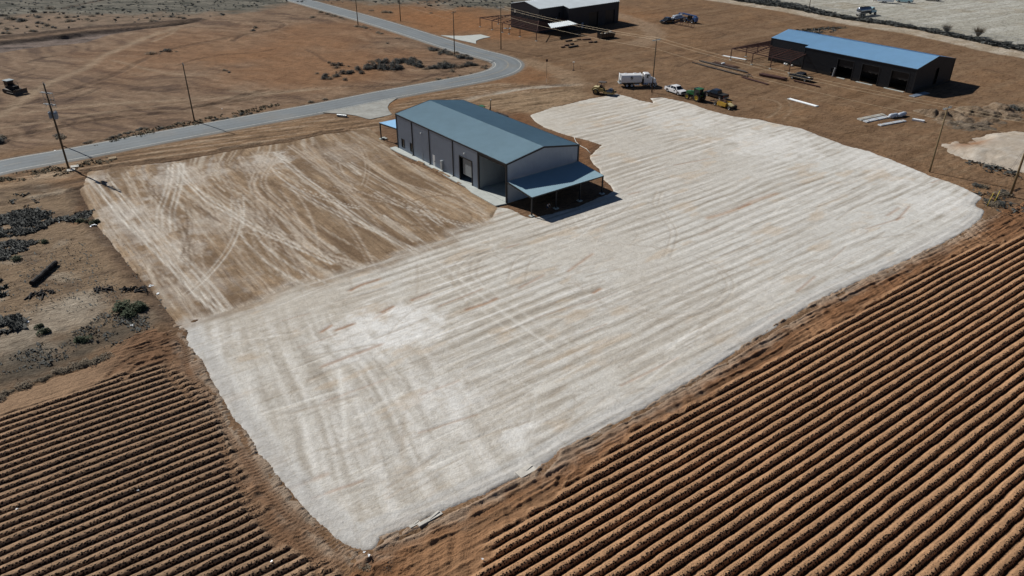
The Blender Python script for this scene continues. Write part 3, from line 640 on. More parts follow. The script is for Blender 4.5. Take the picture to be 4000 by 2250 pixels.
# yard colour
c = np.zeros((*X.shape, 3)) + np.array([0.232, 0.165, 0.105]); hp = 0.08 + (n3 - .5) * .05 + (n2 - .5) * .06
c = mixc(c, (0.165, 0.112, 0.07), sst(.52, .3, n1) * .7)
a, b_ = rot(X, Y, -54); bend = (fbm(a / 26, b_ / 20, 161, 2) - .5) * 9; sY1 = fbm(a / 20, (b_ + bend) / .8, 162, 5, .58); sY2 = fbm(a / 12, (b_ + bend) / 2.2, 163, 4, .55)
tor = sst(0, 34, (X - B1_O[0]) * -b1w[0] + (Y - B1_O[1]) * -b1w[1])        # grows paler away from the building
pale = (0.44, 0.385, 0.315)
c = mixc(c, (0.335, 0.245, 0.16), sst(.48, .7, sY2) * .75); c = mixc(c, pale, np.clip(sst(.55, .74, sY1) * (.45 + .4 * tor), 0, 1)); c = mixc(c, (0.15, 0.10, 0.062), sst(.46, .28, sY1) * .7)
hp = hp + (sY1 - .5) * .07
for (ux, uy, rr, k) in ((700, 690, 9, .7), (560, 900, 8, .6), (480, 830, 6, .7), (1010, 650, 7, .5), (1050, 620, 5, .6), (650, 1000, 7, .5), (780, 1120, 8, .4), (850, 870, 7, .4), (1330, 600, 9, .25), (380, 700, 4, .6)):
    q = G(ux, uy); e = np.hypot(X - q[0], Y - q[1]); c = mixc(c, (0.47, 0.43, 0.38), sst(rr, rr * .1, e + (n2 - .5) * rr * 1.6 + (sY1 - .5) * rr) * k)
_c00, _c10, _c01 = G(345, 690), G(1480, 520), G(715, 1260)
local_y = lambda a, b: _c00 + (_c10 - _c00) * a + (_c01 - _c00) * b
z4_ = lambda x, y: (300 + x / 1.61, 520 + y / 1.61)
W1 = (0.60, 0.57, 0.51); W2 = (0.46, 0.40, 0.33)
for pts, col, k in (([(90,290),(300,540),(450,690),(620,860),(760,1010),(900,1130)], W1, .85), ([(200,310),(400,530),(560,690),(760,880),(950,1110)], W1, .7),
    ([(640,190),(700,300),(820,420),(960,500),(1150,610),(1350,700),(1620,820)], W1, .8), ([(700,210),(880,380),(1050,490),(1250,610),(1500,740),(1800,840)], W2, .7),
    ([(1250,120),(1400,260),(1560,380),(1750,520),(1950,650),(2160,760)], W1, .7), ([(1340,80),(1560,240),(1750,400),(1900,520),(2130,680)], W2, .7),
    ([(590,200),(575,330),(540,440),(520,500),(525,620)], W1, .65), ([(660,190),(650,300),(620,420),(600,500),(605,620)], W1, .65),
    ([(1190,130),(1120,270),(1110,360),(1260,500),(1400,650),(1500,740),(1800,850)], W2, .8), ([(1250,150),(1180,270),(1190,350),(1300,460),(1450,620),(1620,760)], W2, .7),
    ([(1640,60),(1800,160),(2000,300),(2300,400),(2570,520)], W2, .55), ([(1780,10),(2000,130),(2280,310),(2560,480)], W2, .4),
    ([(300,250),(340,330),(450,560),(620,800),(760,1000)], W2, .5), ([(400,230),(480,320),(500,520),(700,760),(900,950)], W2, .45),
    ([(880,150),(960,330),(1150,640),(1350,940)], W2, .45), ([(1030,150),(1130,380),(1330,720),(1480,950)], W2, .5), ([(760,200),(830,430),(1000,760),(1220,1010)], W2, .45),
    ([(1420,60),(1650,330),(1900,600),(2060,740)], W2, .45), ([(60,330),(220,600),(420,820),(640,1010),(780,1180)], W2, .6)):
    ptrack([z4_(*q) for q in pts], .19, col, k, .05, 0.75, .35)
for pts, kk in (([(770,460),(870,540),(900,560)], .7), ([(1600,350),(1700,450),(1850,560),(2050,700)], .5), ([(1350,480),(1550,620),(1800,800)], .5), ([(1230,300),(1330,430)], .5), ([(1500,80),(1750,330)], .4)):
    ptrack([z4_(*q) for q in pts], .5, (0.12, 0.078, 0.048), kk, .08)
for k in range(46):          # long wheel paths along the yard
    o = local_y(rng.uniform(.02, .98), rng.uniform(.0, .8)); az = -54 + rng.gauss(0, 6); L_ = rng.uniform(10, 42); cv = rng.gauss(0, .012)
    P = [o]
    for i in range(7): P.append(P[-1] + dirv(az) * L_ / 7); az += math.degrees(cv * L_ / 7)
    for Q in (tracks_pair(np.array(P), .7) if k % 3 else tracks_pair(np.array(P), 1.9)):
        d, arc = polydist(X, Y, Q, 1); w_ = rng.uniform(.09, .17); g = np.exp(-(d / w_) ** 2) * np.clip(.5 + fbm(arc / 2.5, arc * 0 + k, 173, 3), 0, 1); c = mixc(c, (W1, W2, W2, (0.14, .095, .06))[k % 4], g * rng.uniform(.35, .75)); hp = hp - .03 * g
for k in range(9):          # arcs near the open bay
    q = z4_(2150 + rng.uniform(-150, 200), 480 + rng.uniform(-60, 160)); o = G(*q); r0 = rng.uniform(3, 8); t0 = rng.uniform(0, 6)
    P = np.array([o + r0 * np.array([math.cos(t0 + i * .25), math.sin(t0 + i * .25)]) for i in range(7)]); d, _ = polydist(X, Y, P, 1); c = mixc(c, (0.14, 0.09, 0.055), np.exp(-(d / .15) ** 2) * .6); hp = hp - .03 * np.exp(-(d / .15) ** 2)
# the yard blends into the pad along their seam
seam = GP(YARDX[:16]); ds, _ = polydist(X, Y, seam, 6); sg = np.where(sP > 0, 1, -1)
wY = sst(2.4, 0.0, ds + (n2 - .5) * 1.6) * .55
yc = c * (1 - wY[..., None]) + padc * wY[..., None]; yh = hp * (1 - wY) + padh * wY
wP = sst(2.2, 0.0, ds + (n2 - .5) * 1.6) * .55; yc0 = c
padc = padc * (1 - wP[..., None]) + yc0 * wP[..., None]
isP = polysdf(X, Y, PAD, 14) + (n2 - .5) * .5 > polysdf(X, Y, YARD, 14)
def edge_drop(h, s): return np.where(s > 0, h, h) - 0.7 * sst(0.25, -0.85, s) 
gap_ = np.maximum(polysdf(X, Y, PAD, 14), polysdf(X, Y, YARD, 14)); dsm, _ = polydist(X, Y, seam, 6)
sU = np.maximum(np.maximum(sP, sY), np.where(gap_ > -.4, 1.6 - dsm, -9))
inside_ = sU > -1.0
Hh = edge_drop(np.where(isP, padh, yh), sU)
Call = np.where(isP[..., None], padc, yc)
lap = GP([(1535,590),(1946,808)])
pad = grid_mesh("gravel_pad", X, Y, Hh, Call, M['pad'], mask=inside_ & isP); tag(pad, 'large pale caliche gravel pad with grader stripes and tyre tracks', kind='structure')
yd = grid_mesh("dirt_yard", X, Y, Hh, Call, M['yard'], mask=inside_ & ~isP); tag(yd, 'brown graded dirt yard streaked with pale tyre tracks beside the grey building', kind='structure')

# ---- the two furrowed fields
def field(name, rows, out, az, u0, u1, v0, v1, du, dv, seed, base, dark, orange, label, phase=0.0, ampf=None):
    U, V = np.meshgrid(np.arange(u0, u1, du), np.arange(v0, v1, dv)); ca, sa = math.cos(D2R(az)), math.sin(D2R(az))
    X = U * ca - V * sa; Y = U * sa + V * ca
    n2 = fbm(X / 1.5, Y / 1.5, seed, 4, .6); n3 = fbm(X / .32, Y / .32, seed + 3, 3, .6); n1 = fbm(X / 11, Y / 11, seed + 5, 3)
    Vw = V + (fbm(U / 9, V / 2.5, seed + 7, 2) - .5) * .22 + (fbm(U / 1.3, V / 1.3, seed + 8, 2) - .5) * .10 + phase
    ph = (Vw / PITCHROW) % 1.0; rown = np.floor(Vw / PITCHROW)
    # bed profile across the row: broad top, steep lee side, litter-filled furrow
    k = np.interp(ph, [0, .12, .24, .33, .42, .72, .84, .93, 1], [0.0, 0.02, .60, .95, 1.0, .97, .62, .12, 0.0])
    amp = .37 * (.80 + .4 * _hash(rown, rown * 0, seed)) * (.82 + .36 * fbm(U / 3.5, V, seed + 9, 3))
    if ampf is not None: amp = amp * ampf(X, Y)
    s = polysdf(X, Y, rows, 14) + (n2 - .5) * 1.9; w = sst(-.3, 1.0, s)
    so = polysdf(X, Y, out, 14) + (n2 - .5) * .9
    a_, b_ = rot(X, Y, az); st = fbm(a_ / 5, b_ / .35, seed + 12, 4, .6); st2 = fbm(rot(X, Y, az + 55)[0] / 4, rot(X, Y, az + 55)[1] / .5, seed + 14, 3)
    dpad, _ = polydist(X, Y, PAD[:32], 14); dpad = np.minimum(dpad, 14); near = sst(13, 4, dpad + (n2 - .5) * 4)
    head = ((st - .5) * .42 + (n2 - .5) * .3 + (st2 - .5) * .26) * (.25 + .75 * near)
    h = w * (k * amp + (n3 - .5) * .07 - .08) + (1 - w) * (head + .03) + .02
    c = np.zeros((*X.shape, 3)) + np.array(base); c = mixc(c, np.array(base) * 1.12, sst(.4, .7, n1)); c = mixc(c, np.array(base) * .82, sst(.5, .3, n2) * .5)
    lee = sst(.42, .30, ph) ; fur = sst(.5, .15, k) * w * (.45 + .75 * lee); c = mixc(c, dark, (fur * (.95 + .5 * (n2 - .4))).clip(0, 1));  # dark crop residue, deepened on the lee side as painted furrow shade
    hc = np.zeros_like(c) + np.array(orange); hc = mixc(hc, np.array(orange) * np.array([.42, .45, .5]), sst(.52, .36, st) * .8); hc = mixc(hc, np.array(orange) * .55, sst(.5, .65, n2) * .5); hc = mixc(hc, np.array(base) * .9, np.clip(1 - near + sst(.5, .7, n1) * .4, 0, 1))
    c = c * w[..., None] + hc * (1 - w[..., None])
    # pale dust carried off the pad
    dp, _ = polydist(X, Y, PAD[:32], 8); c = mixc(c, (0.40, 0.34, 0.27), sst(2.6, .1, dp + (n2 - .5) * 2.4) * .55)
    # tyre tracks with lug marks in the loose earth
    for pts in TRK:
        P = smooth(GP(pts), 6)
        for Q in tracks_pair(P, 1.9):
            d, arc = polydist(X, Y, Q, 1.5); g = sst(.36, .24, d)
            h = h * (1 - g * .8) + g * (-.03 + .05 * np.sin(arc * 2 * math.pi / .42 + d * 8)) ; h = h + .07 * np.exp(-((d - .5) / .12) ** 2); c = mixc(c, np.array(orange) * .8, g * .5)
    h = h - 1.1 * sst(.1, -1.0, so)
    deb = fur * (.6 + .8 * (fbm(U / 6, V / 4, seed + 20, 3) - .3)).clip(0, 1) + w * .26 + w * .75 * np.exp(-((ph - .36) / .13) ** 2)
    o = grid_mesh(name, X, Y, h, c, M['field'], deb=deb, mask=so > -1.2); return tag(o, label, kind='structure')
TRK = [[(620,1330),(680,1350),(700,1400),(690,1450),(740,1500),(800,1560)], [(700,1290),(740,1330),(760,1400),(790,1480),(850,1545)], [(450,1480),(520,1420),(600,1390),(690,1370)],
       [(860,1550),(930,1680),(1000,1790),(1080,1900),(1170,2010),(1260,2100)], [(900,1700),(960,1850),(1060,1980),(1160,2080),(1330,2200)], [(980,1930),(1100,2050),(1240,2120),(1400,2190),(1600,2200)],
       [(1480,2120),(1650,2070),(1850,1990),(2050,1880),(2200,1800)], [(1500,2200),(1440,2300),(1380,2400)], [(1200,2060),(1280,2200),(1330,2320)],
       [(2780,1460),(2950,1370),(3100,1270),(3220,1210)], [(2200,1810),(2160,1850),(2140,1900)]]
def uvb(P, az):
    q = np.array([rot(p[0], p[1], az) for p in P]); return q[:, 0].min(), q[:, 0].max(), q[:, 1].min(), q[:, 1].max()
vis = GP([(1420,2150),(3850,820),(4250,640),(4400,900),(4400,2480),(1300,2480)]); b = uvb(vis, AZR)
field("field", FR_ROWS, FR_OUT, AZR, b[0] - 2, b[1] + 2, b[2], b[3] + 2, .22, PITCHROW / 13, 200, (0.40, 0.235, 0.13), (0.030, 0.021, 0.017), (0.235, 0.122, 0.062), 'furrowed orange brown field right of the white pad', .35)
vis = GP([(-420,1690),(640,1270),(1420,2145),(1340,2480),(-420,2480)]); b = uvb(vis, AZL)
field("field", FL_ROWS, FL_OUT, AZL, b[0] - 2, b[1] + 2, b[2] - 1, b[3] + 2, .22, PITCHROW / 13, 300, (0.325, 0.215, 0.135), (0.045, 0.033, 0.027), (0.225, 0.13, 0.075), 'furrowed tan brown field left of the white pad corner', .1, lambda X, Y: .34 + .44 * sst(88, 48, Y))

# ---- road
def roadcol(X, Y, offs):
    n = fbm(X / 6, Y / 6, 401, 4, .6); o = np.broadcast_to(offs, X.shape); c = np.zeros((*X.shape, 3)) + np.array([0.195, 0.218, 0.232])
    wp = np.exp(-((np.abs(np.abs(o) - 1.7) - .85) / .35) ** 2); c = mixc(c, (0.16, 0.178, 0.188), wp * .6); c = mixc(c, (0.215, 0.215, 0.205), sst(.5, .75, n) * .6)
    return mixc(c, (0.24, 0.215, 0.18), sst(3.7, 4.3, np.abs(o)) * .7)
lanes = [-4.5, -4.1, -3.6, -3.0, -2.55, -2.1, -1.7, -1.2, -.85, -.4, 0, .4, .85, 1.2, 1.7, 2.1, 2.55, 3.0, 3.6, 4.1, 4.5]
ro = strip("road", lanes, [-.12, -.02] + [0.03 + .05 * (1 - abs(o) / 3.6) for o in lanes[2:-2]] + [-.02, -.12], M['asphalt'], cols=roadcol, jag=.5)
tag(ro, 'grey asphalt two lane road with a sharp bend', kind='structure')
for sg in (-1, 1):
    o = strip("road_marking", [sg * ROAD_HW - .07, sg * ROAD_HW + .07], 0.048, M['line']); tag(o, 'white edge line painted along the road', kind='structure')
mb = MB()
for i in range(0, len(CL) - 3):
    arcs = i * 1.5; p = CL[i]; curve = (p[0] > -20 * 1 and p[1] > 190 and p[1] < 262)
    if curve or (i % 8) < 2:
        for off in ((-.12, .12) if curve else (0,)):
            q = CL[i + 1] if curve else CL[i + 1]; a = p + nn[i] * off; b2_ = q + nn[i + 1] * off; n_ = nn[i] * .055
            mb.add([(a[0] - n_[0], a[1] - n_[1], .088), (a[0] + n_[0], a[1] + n_[1], .088), (b2_[0] + n_[0], b2_[1] + n_[1], .088), (b2_[0] - n_[0], b2_[1] - n_[1], .088)], [(0, 3, 2, 1)])
tag(mb.build("road_marking", M['yline']), 'faded centre line painted along the road', kind='structure')
def slab(name, pts, z, m, label, th=.18):
    P = GP(pts) if not isinstance(pts, np.ndarray) else pts; n = len(P); ar = sum(P[i][0] * P[(i + 1) % n][1] - P[(i + 1) % n][0] * P[i][1] for i in range(n))
    if ar < 0: P = P[::-1]
    mb = MB(); mb.add([(p[0], p[1], z) for p in P] + [(p[0], p[1], z - th) for p in P], [tuple(range(n))] + [(i, n + i, n + (i + 1) % n, (i + 1) % n) for i in range(n)])
    return tag(mb.build(name, m), label, kind='structure')
slab("driveway", [(1262,441),(1352,447),(1395,454),(1429,464),(1446,467),(1490,458),(1531,448),(1518,432),(1514,419),(1522,405),(1540,392),(1552,384),(1500,393),(1380,418)], .11, M['concrete_old'], 'dusty concrete driveway apron between the road and the dirt yard')
slab("driveway", [(1722,139),(1760,141),(1808,141.5),(1850,138),(1878,136),(1916,146),(1890,150),(1871,155.5),(1861,160),(1858.6,165),(1860,172),(1790,157)], .14, M['concrete'], 'new white concrete driveway apron by the road bend', .3)

# ---- pale spoil mound and rough dirt heaps at the right
def mound(name, P, hmax, col, col2, label, mt, seed, step=.45, rough=.35, soft=5.0):
    P = np.asarray(P); lo = P.min(0) - 2; hi = P.max(0) + 2; X, Y = np.meshgrid(np.arange(lo[0], hi[0], step), np.arange(lo[1], hi[1], step))
    n2 = fbm(X / 2, Y / 2, seed, 4, .6); n1 = fbm(X / 6, Y / 6, seed + 2, 3); s = polysdf(X, Y, P, 14) + (n2 - .5) * 2.4
    h = hmax * sst(0, soft, s) * (.75 + rough * 1.2 * (n1 - .3)) + (n2 - .5) * rough * sst(0, 1.5, s) - .6 * sst(.2, -1, s)
    c = mixc(np.zeros((*X.shape, 3)) + np.array(col), col2, sst(.5, .72, n2) * .6)
    return X, Y, h, c, s
X, Y, h, c, s = mound("dirt_mound", GP([(3672,570),(3710,552),(3760,555),(3810,535),(3880,520),(3960,514),(4030,520),(4300,560),(4500,640),(4350,740),(4000,680),(3900,662),(3820,640),(3740,612),(3690,590)]), 1.5, (0.40, 0.35, 0.29), (0.46, 0.43, 0.38), '', None, 501, .4, .3)
q0 = G(3790, 570); e = np.abs(rot(X - q0[0], Y - q0[1], 30)[1]); f_ = np.exp(-(e / 2.2) ** 2) * sst(7, 1, np.abs(rot(X - q0[0], Y - q0[1], 30)[0])); c = mixc(c, (0.23, 0.12, 0.06), f_ * .9)
h = h - .35 * f_ * (fbm(X, Y, 509, 2)); o = grid_mesh("dirt_mound", X, Y, h, c, M['pad'], mask=s > -1.2); tag(o, 'low pale caliche spoil heap at the right edge behind the poles', kind='structure')
rng = random.Random(8)
for k, (ux, uy, r_, hh) in enumerate([(3630,445,2.2,1.3),(3680,455,2.4,1.3),(3735,450,2.4,1.2),(3800,440,2.6,1.5),(3855,450,2.6,1.5),(3905,435,3.0,1.6),(3945,455,2.4,1.3),(3780,470,2.0,.9),(3700,480,2.2,.7),(3880,475,2.2,.8),(3990,420,2.2,1.0)]):
    q = G(ux, uy); P = np.array([q + np.array([math.cos(t), math.sin(t)]) * r_ * rng.uniform(1.0, 1.7) for t in np.linspace(0, 6.28, 9)[:-1]])
    X, Y, h, c, s = mound("dirt_heap", P, hh, (0.185, 0.135, 0.092), (0.26, 0.205, 0.15), '', None, 520 + k, .25, .6, 2.6)
    o = grid_mesh("dirt_heap", X, Y, h, c, M['ground'], mask=s > -1.1)
    tag(o, 'grey brown dumped dirt heap in the row beside the right lot', 'dirt heap', 'dumped dirt heaps in a row at the right')
X, Y, h, c, s = mound("x", GP([(3640,470),(3720,478),(3850,470),(3930,480),(3890,510),(3790,515),(3700,505)]), .35, (0.15, 0.12, 0.09), (0.22, 0.18, 0.14), '', None, 540, .3, .9, 3)
h = h + (fbm(rot(X, Y, 12)[0] / 4, rot(X, Y, 12)[1] / .5, 541, 3) - .5) * .7 * sst(0, 1.5, s); tag(grid_mesh("dirt_ridge", X, Y, h, c, M['ground'], mask=s > -1.1), 'rippled grey dirt spread in front of the dumped heaps', kind='structure')
# ================================================================== BUILDINGS
def ribbed(mb, P0, along, up, n, a0, a1, h0, h1, rib=.305, dep=.032, mi=0, hf0=None, hf1=None, rw=.30):
    """corrugated sheet in the plane P0 + along*a + up*h with ribs standing out along n"""
    P0, along, up, n = map(Vector, (P0, along, up, n)); st = []; k = math.floor(a0 / rib)
    x = a0
    xs = {a0, a1}
    while k * rib < a1:
        b = k * rib
        for t, d in ((0, 0), (rw * .28, 1), (rw * .72, 1), (rw, 0)): 
            if a0 < b + t * rib < a1: xs.add(b + t * rib)
        k += 1
    xs = sorted(xs)
    def dd(x):
        f = (x / rib) % 1.0
        return float(np.interp(f, [0, rw * .28, rw * .72, rw, 1], [0, 1, 1, 0, 0])) * dep
    vs = []
    for x in xs:
        b = hf0(x) if hf0 else h0; t = hf1(x) if hf1 else h1
        q = P0 + along * x + n * dd(x); vs += [q + up * b, q + up * t]
    fs = [(2 * i, 2 * i + 2, 2 * i + 3, 2 * i + 1) for i in range(len(xs) - 1)]
    mb.add(vs, fs, mi); return mb
X3, Y3, Z3 = (1, 0, 0), (0, 1, 0), (0, 0, 1); NX, NY = (-1, 0, 0), (0, -1, 0)
def wall_y(mb, y, a0, a1, top, n, openings=(), z0=0.0, rib=.305, dep=.05):
    """ribbed wall along local x in the plane y, with rectangular openings (x0,x1,z0,z1)"""
    cuts = sorted({a0, a1, *[o[0] for o in openings], *[o[1] for o in openings]})
    for p, q in zip(cuts[:-1], cuts[1:]):
        o = [k for k in openings if k[0] <= p + 1e-6 and k[1] >= q - 1e-6]
        if not o: ribbed(mb, (0, y, 0), X3, Z3, n, p, q, z0, top, rib, dep)
        else:
            if o[0][2] > z0: ribbed(mb, (0, y, 0), X3, Z3, n, p, q, z0, o[0][2], rib, dep)
            if o[0][3] < top: ribbed(mb, (0, y, 0), X3, Z3, n, p, q, o[0][3], top, rib, dep)
def gable_x(mb, x, W, he, hr, n, z0=0.0, y0=0.0, rib=.305, dep=.03, openings=()):
    tf = lambda y: he + (hr - he) * (1 - abs(y - W / 2) / (W / 2))
    cuts = sorted({y0, W, W / 2, *[o[0] for o in openings], *[o[1] for o in openings]})
    for p, q in zip(cuts[:-1], cuts[1:]):
        o = [k for k in openings if k[0] <= p + 1e-6 and k[1] >= q - 1e-6]
        if not o: ribbed(mb, (x, 0, 0), Y3, Z3, n, p, q, z0, 0, rib, dep, hf1=tf)
        else:
            ribbed(mb, (x, 0, 0), Y3, Z3, n, p, q, z0, o[0][2], rib, dep) if o[0][2] > z0 else None
            ribbed(mb, (x, 0, 0), Y3, Z3, n, p, q, o[0][3], 0, rib, dep, hf1=tf)
def roof_half(mb, x0, x1, W, he, hr, side, over=.12, rib=.305, dep=.055, y_in=0.0):
    """one slope of the roof; side -1 front (y=0) or +1 back (y=W)"""
    sl = (hr - he) / (W / 2); L = math.hypot(W / 2, hr - he)
    u = Vector((0, W / 2, hr - he)).normalized() if side < 0 else Vector((0, -W / 2, hr - he)).normalized()
    n = Vector((0, -(hr - he), W / 2)).normalized() if side < 0 else Vector((0, (hr - he), W / 2)).normalized()
    y_e = 0 if side < 0 else W
    ribbed(mb, (0, y_e, he + .06), X3, u, n, x0 - over, x1 + over, -over + y_in / math.cos(math.atan(sl)), L, rib, dep)

# ---------------------------------------------------------------- main grey building with the end canopy
L1, W1_, HE, HR = 31.487 * S, 13.954 * S, 6.1 * S, 7.246 * S
B1 = thing("metal_building", "large grey ribbed metal building with open bay and end canopy beside the white pad", "building", (*B1_O, 0.12), B1_YAW)
BX = 24.45 * S                                     # start of the open bay
bays = [5.15 * S, 10.6 * S, 17.55 * S, BX]
mb = MB()
ohd = (19.45 * S, 22.7 * S, 0, 3.95 * S); man = (11.35 * S, 12.1 * S, 0.05, 2.02 * S); w1o = (1.45 * S, 2.25 * S, .65 * S, 2.05 * S); w2o = (4.3 * S, 5.02 * S, .65 * S, 2.05 * S)
wall_y(mb, 0, 0, BX, HE, NY, [w1o, w2o, man, ohd]); mb.build("wall", M['gw'], B1)
mb = MB(); gable_x(mb, 0, W1_, HE, HR, NX); mb.build("wall", M['gw'], B1)
mb = MB(); gable_x(mb, L1, W1_, HE, HR, X3); mb.build("wall", M['gw'], B1)
mb = MB(); wall_y(mb, W1_, 0, L1, HE, Y3); mb.build("wall", M['gw'], B1)
mb = MB(); ribbed(mb, (BX + .1, 0, 0), Y3, Z3, X3, .15, W1_ - .1, 0, HE - .1); tag(mb.build("partition_wall", M['gwall2'], B1), "ribbed inside wall of the open bay")
for sd_, nm in ((-1, 'roof'), (1, 'roof')):
    mb = MB(); roof_half(mb, 0, L1, W1_, HE, HR, sd_); mb.build(nm, M['roof1'], B1)
mb = MB(); sl = (HR - HE) / (W1_ / 2)
for x in (-.14, L1 + .14):
    mb.beam((x, -.14, HE - .04), (x, W1_ / 2, HR + .0), .10, .26); mb.beam((x, W1_ + .14, HE - .04), (x, W1_ / 2, HR + .0), .10, .26)
mb.beam((-.1, -.13, HE - .02), (L1 + .1, -.13, HE - .02), .14, .22); mb.beam((-.1, W1_ + .13, HE - .02), (L1 + .1, W1_ + .13, HE - .02), .14, .22)
for x, y in ((0, 0), (L1, 0), (L1, W1_), (0, W1_)): mb.box((x, y, HE / 2 - .05), (.24, .24, HE))
mb.box((BX + .04, -.02, HE / 2), (.30, .22, HE)); mb.box(((BX + L1) / 2, 0, HE - .32), (L1 - BX, .16, .5))
mb.build("trim", M['trim'], B1)
for x in bays[:3]:
    mb = MB(); mb.box((x, -.10, HE / 2 - .1), (.16, .13, HE - .2)); mb.tube([(x, -.10, .25), (x + .05, -.34, .08)], .06, 8); mb.build("downspout", M['trim'], B1)
for (a, b_, c0, c1) in (w1o, w2o):
    mb = MB(); mb.box(((a + b_) / 2, -.05, c1 + .04), (b_ - a + .16, .1, .08)); mb.box(((a + b_) / 2, -.05, c0 - .04), (b_ - a + .16, .1, .08)); mb.box((a - .04, -.05, (c0 + c1) / 2), (.08, .1, c1 - c0)); mb.box((b_ + .04, -.05, (c0 + c1) / 2), (.08, .1, c1 - c0))
    f = mb.build("window", M['trim'], B1); mb = MB(); mb.box(((a + b_) / 2, .03, (c0 + c1) / 2), (b_ - a, .02, c1 - c0)); mb.build("pane", M['glass'], f)
mb = MB(); mb.box(((man[0] + man[1]) / 2, -.02, 1.12), (man[1] - man[0] - .08, .05, 2.1), mi=0); dr = tag(mb.build("door", M['door_w'], B1), "white walk door")
mb = MB(); mb.box((man[1] - .14, -.07, 1.05), (.05, .06, .14)); mb.build("handle", M['trim'], dr)
a, b_, c0, c1 = ohd
mb = MB()
for z in np.arange(1.15 * S, c1, .3): mb.box(((a + b_) / 2 + .35, .22, z + .15), (b_ - a - .5, .05, .285))
tag(mb.build("roll_up_door", M['roll'], B1), "pale roll-up door left partly open")
mb = MB(); mb.box((a - .07, -.03, c1 / 2), (.16, .2, c1)); mb.box((b_ + .07, -.03, c1 / 2), (.16, .2, c1)); mb.box(((a + b_) / 2, -.03, c1 + .08), (b_ - a + .3, .2, .18)); mb.build("door_frame", M['trim'], B1)
mb = MB(); mb.box(((a + b_) / 2, 6, 2.2), (5.6, .1, 4.4)); mb.build("inside_wall", M['bdoor'], B1)
for x in (8.1 * S, 20.8 * S):
    mb = MB(); mb.box((x, -.12, 4.8 * S), (.26, .16, .2)); l_ = mb.build("wall_light", M['galv'], B1); mb = MB(); mb.box((x, -.20, 4.76 * S), (.2, .06, .14)); mb.build("lens", M['lamp'], l_)
mb = MB(); mb.box((14.35 * S, -.22, .95 * S), (.42, .34, 1.5)); mb.box((14.35 * S, -.24, 1.78 * S), (.5, .42, .05)); mb.build("electric_box", M['galv'], B1)
mb = MB(); mb.tube([(8.26 * S, -.12, 1.5), (8.26 * S, -.12, .1)], .05, 8); mb.build("pipe", M['galv'], B1)
# end canopies
def canopy(B, xw, xo, y0, y1, zw, zo, posts_y, mroof, out=1, endwall=True):
    n_ = Vector((zw - zo, 0, abs(xo - xw))).normalized() if out > 0 else Vector((-(zw - zo), 0, abs(xo - xw))).normalized()
    u = Vector((xo - xw, 0, zo - zw)); Lc = u.length; u.normalize()
    mb = MB(); ribbed(mb, (xw + .04 * out, 0, zw), Y3, u, n_, y0, y1, 0, Lc + .1, .305, .04); r = mb.build("canopy_roof", mroof, B)
    mb = MB(); zb = zo - .13
    mb.beam((xo, y0 - .05, zb), (xo, y1 + .05, zb), .16, .24)
    for y in (y0 - .02, y1 + .02): mb.beam((xw, y, zw - .12), (xo, y, zb), .12, .24)
    for y in np.linspace(y0 + 1.5, y1 - 1.5, 5): mb.beam((xw, y, zw - .14), (xo, y, zb - .02), .08, .16)
    mb.build("canopy_frame", M['trim'], B)
    for y in posts_y:
        mb = MB(); mb.box((xo, y, (zo - .2) / 2), (.20, .20, zo - .2)); pst = mb.build("post", M['trim'], B)
        mb = MB(); mb.box((xo, y, .0), (.7, .7, .16)); mb.build("footing", M['concrete'], pst)
canopy(B1, L1 + .16, 37.3 * S, 0.0, W1_, 3.53 * S, 2.92 * S, [.1, W1_ / 3, 2 * W1_ / 3, W1_ - .1], M['roof1'])
canopy(B1, -.16, -6.35 * S, 0.0, W1_ * .42, 3.5 * S, 3.0 * S, [.1, W1_ * .42 - .1], M['roof2'], out=-1)
# concrete floor, sidewalk and bay apron
def local(O, yaw, x, y): return np.array([O[0] + x * math.cos(yaw) - y * math.sin(yaw), O[1] + x * math.sin(yaw) + y * math.cos(yaw)])
FLOOR = np.array([local(B1_O, B1_YAW, *q) for q in ((.1, .1), (L1 - .1, .1), (L1 - .1, W1_ - .1), (.1, W1_ - .1))])
slab("floor", FLOOR, .215, M['concrete'], "smooth concrete floor inside the open bay")
WALK = np.array([local(B1_O, B1_YAW, x * S, y * S) for x, y in ((-.9, -.1), (-.9, -1.25), (2.0, -1.35), (6, -1.15), (10, -.75), (14, -.85), (19, -1.15), (22.4, -1.15), (25, -1.75), (31.3, -1.9), (31.62, -.1), (31.55, .05), (0, .05))])
slab("sidewalk", WALK, .20, M['concrete'], "pale concrete sidewalk strip along the front of the grey building")
mb = MB(); rng = random.Random(3)
def heap(P0, P1, w, hgt, name, m, seed, label=None, cat=None):
    """low ragged berm of earth between two points"""
    P0 = np.array(P0); P1 = np.array(P1); L_ = np.hypot(*(P1 - P0)); az = math.degrees(math.atan2(*(P1 - P0)[::-1])); U, V = np.meshgrid(np.arange(-w, L_ + w, .15), np.arange(-w * 1.4, w * 1.4, .15))
    X = P0[0] + U * math.cos(D2R(az)) - V * math.sin(D2R(az)); Y = P0[1] + U * math.sin(D2R(az)) + V * math.cos(D2R(az))
    n_ = fbm(X / 1.0, Y / 1.0, seed, 4, .6); d = np.hypot(np.maximum(np.maximum(-U, U - L_), 0), V) + (n_ - .5) * w * 1.3
    h = hgt * sst(w, w * .1, d) * (.5 + n_) - .3 * sst(w * .8, w * 1.3, d) + .15
    c = mixc(np.zeros((*X.shape, 3)) + np.array([.19, .12, .07]), (.28, .20, .13), n_)
    return X, Y, h, c, d < w * 1.35
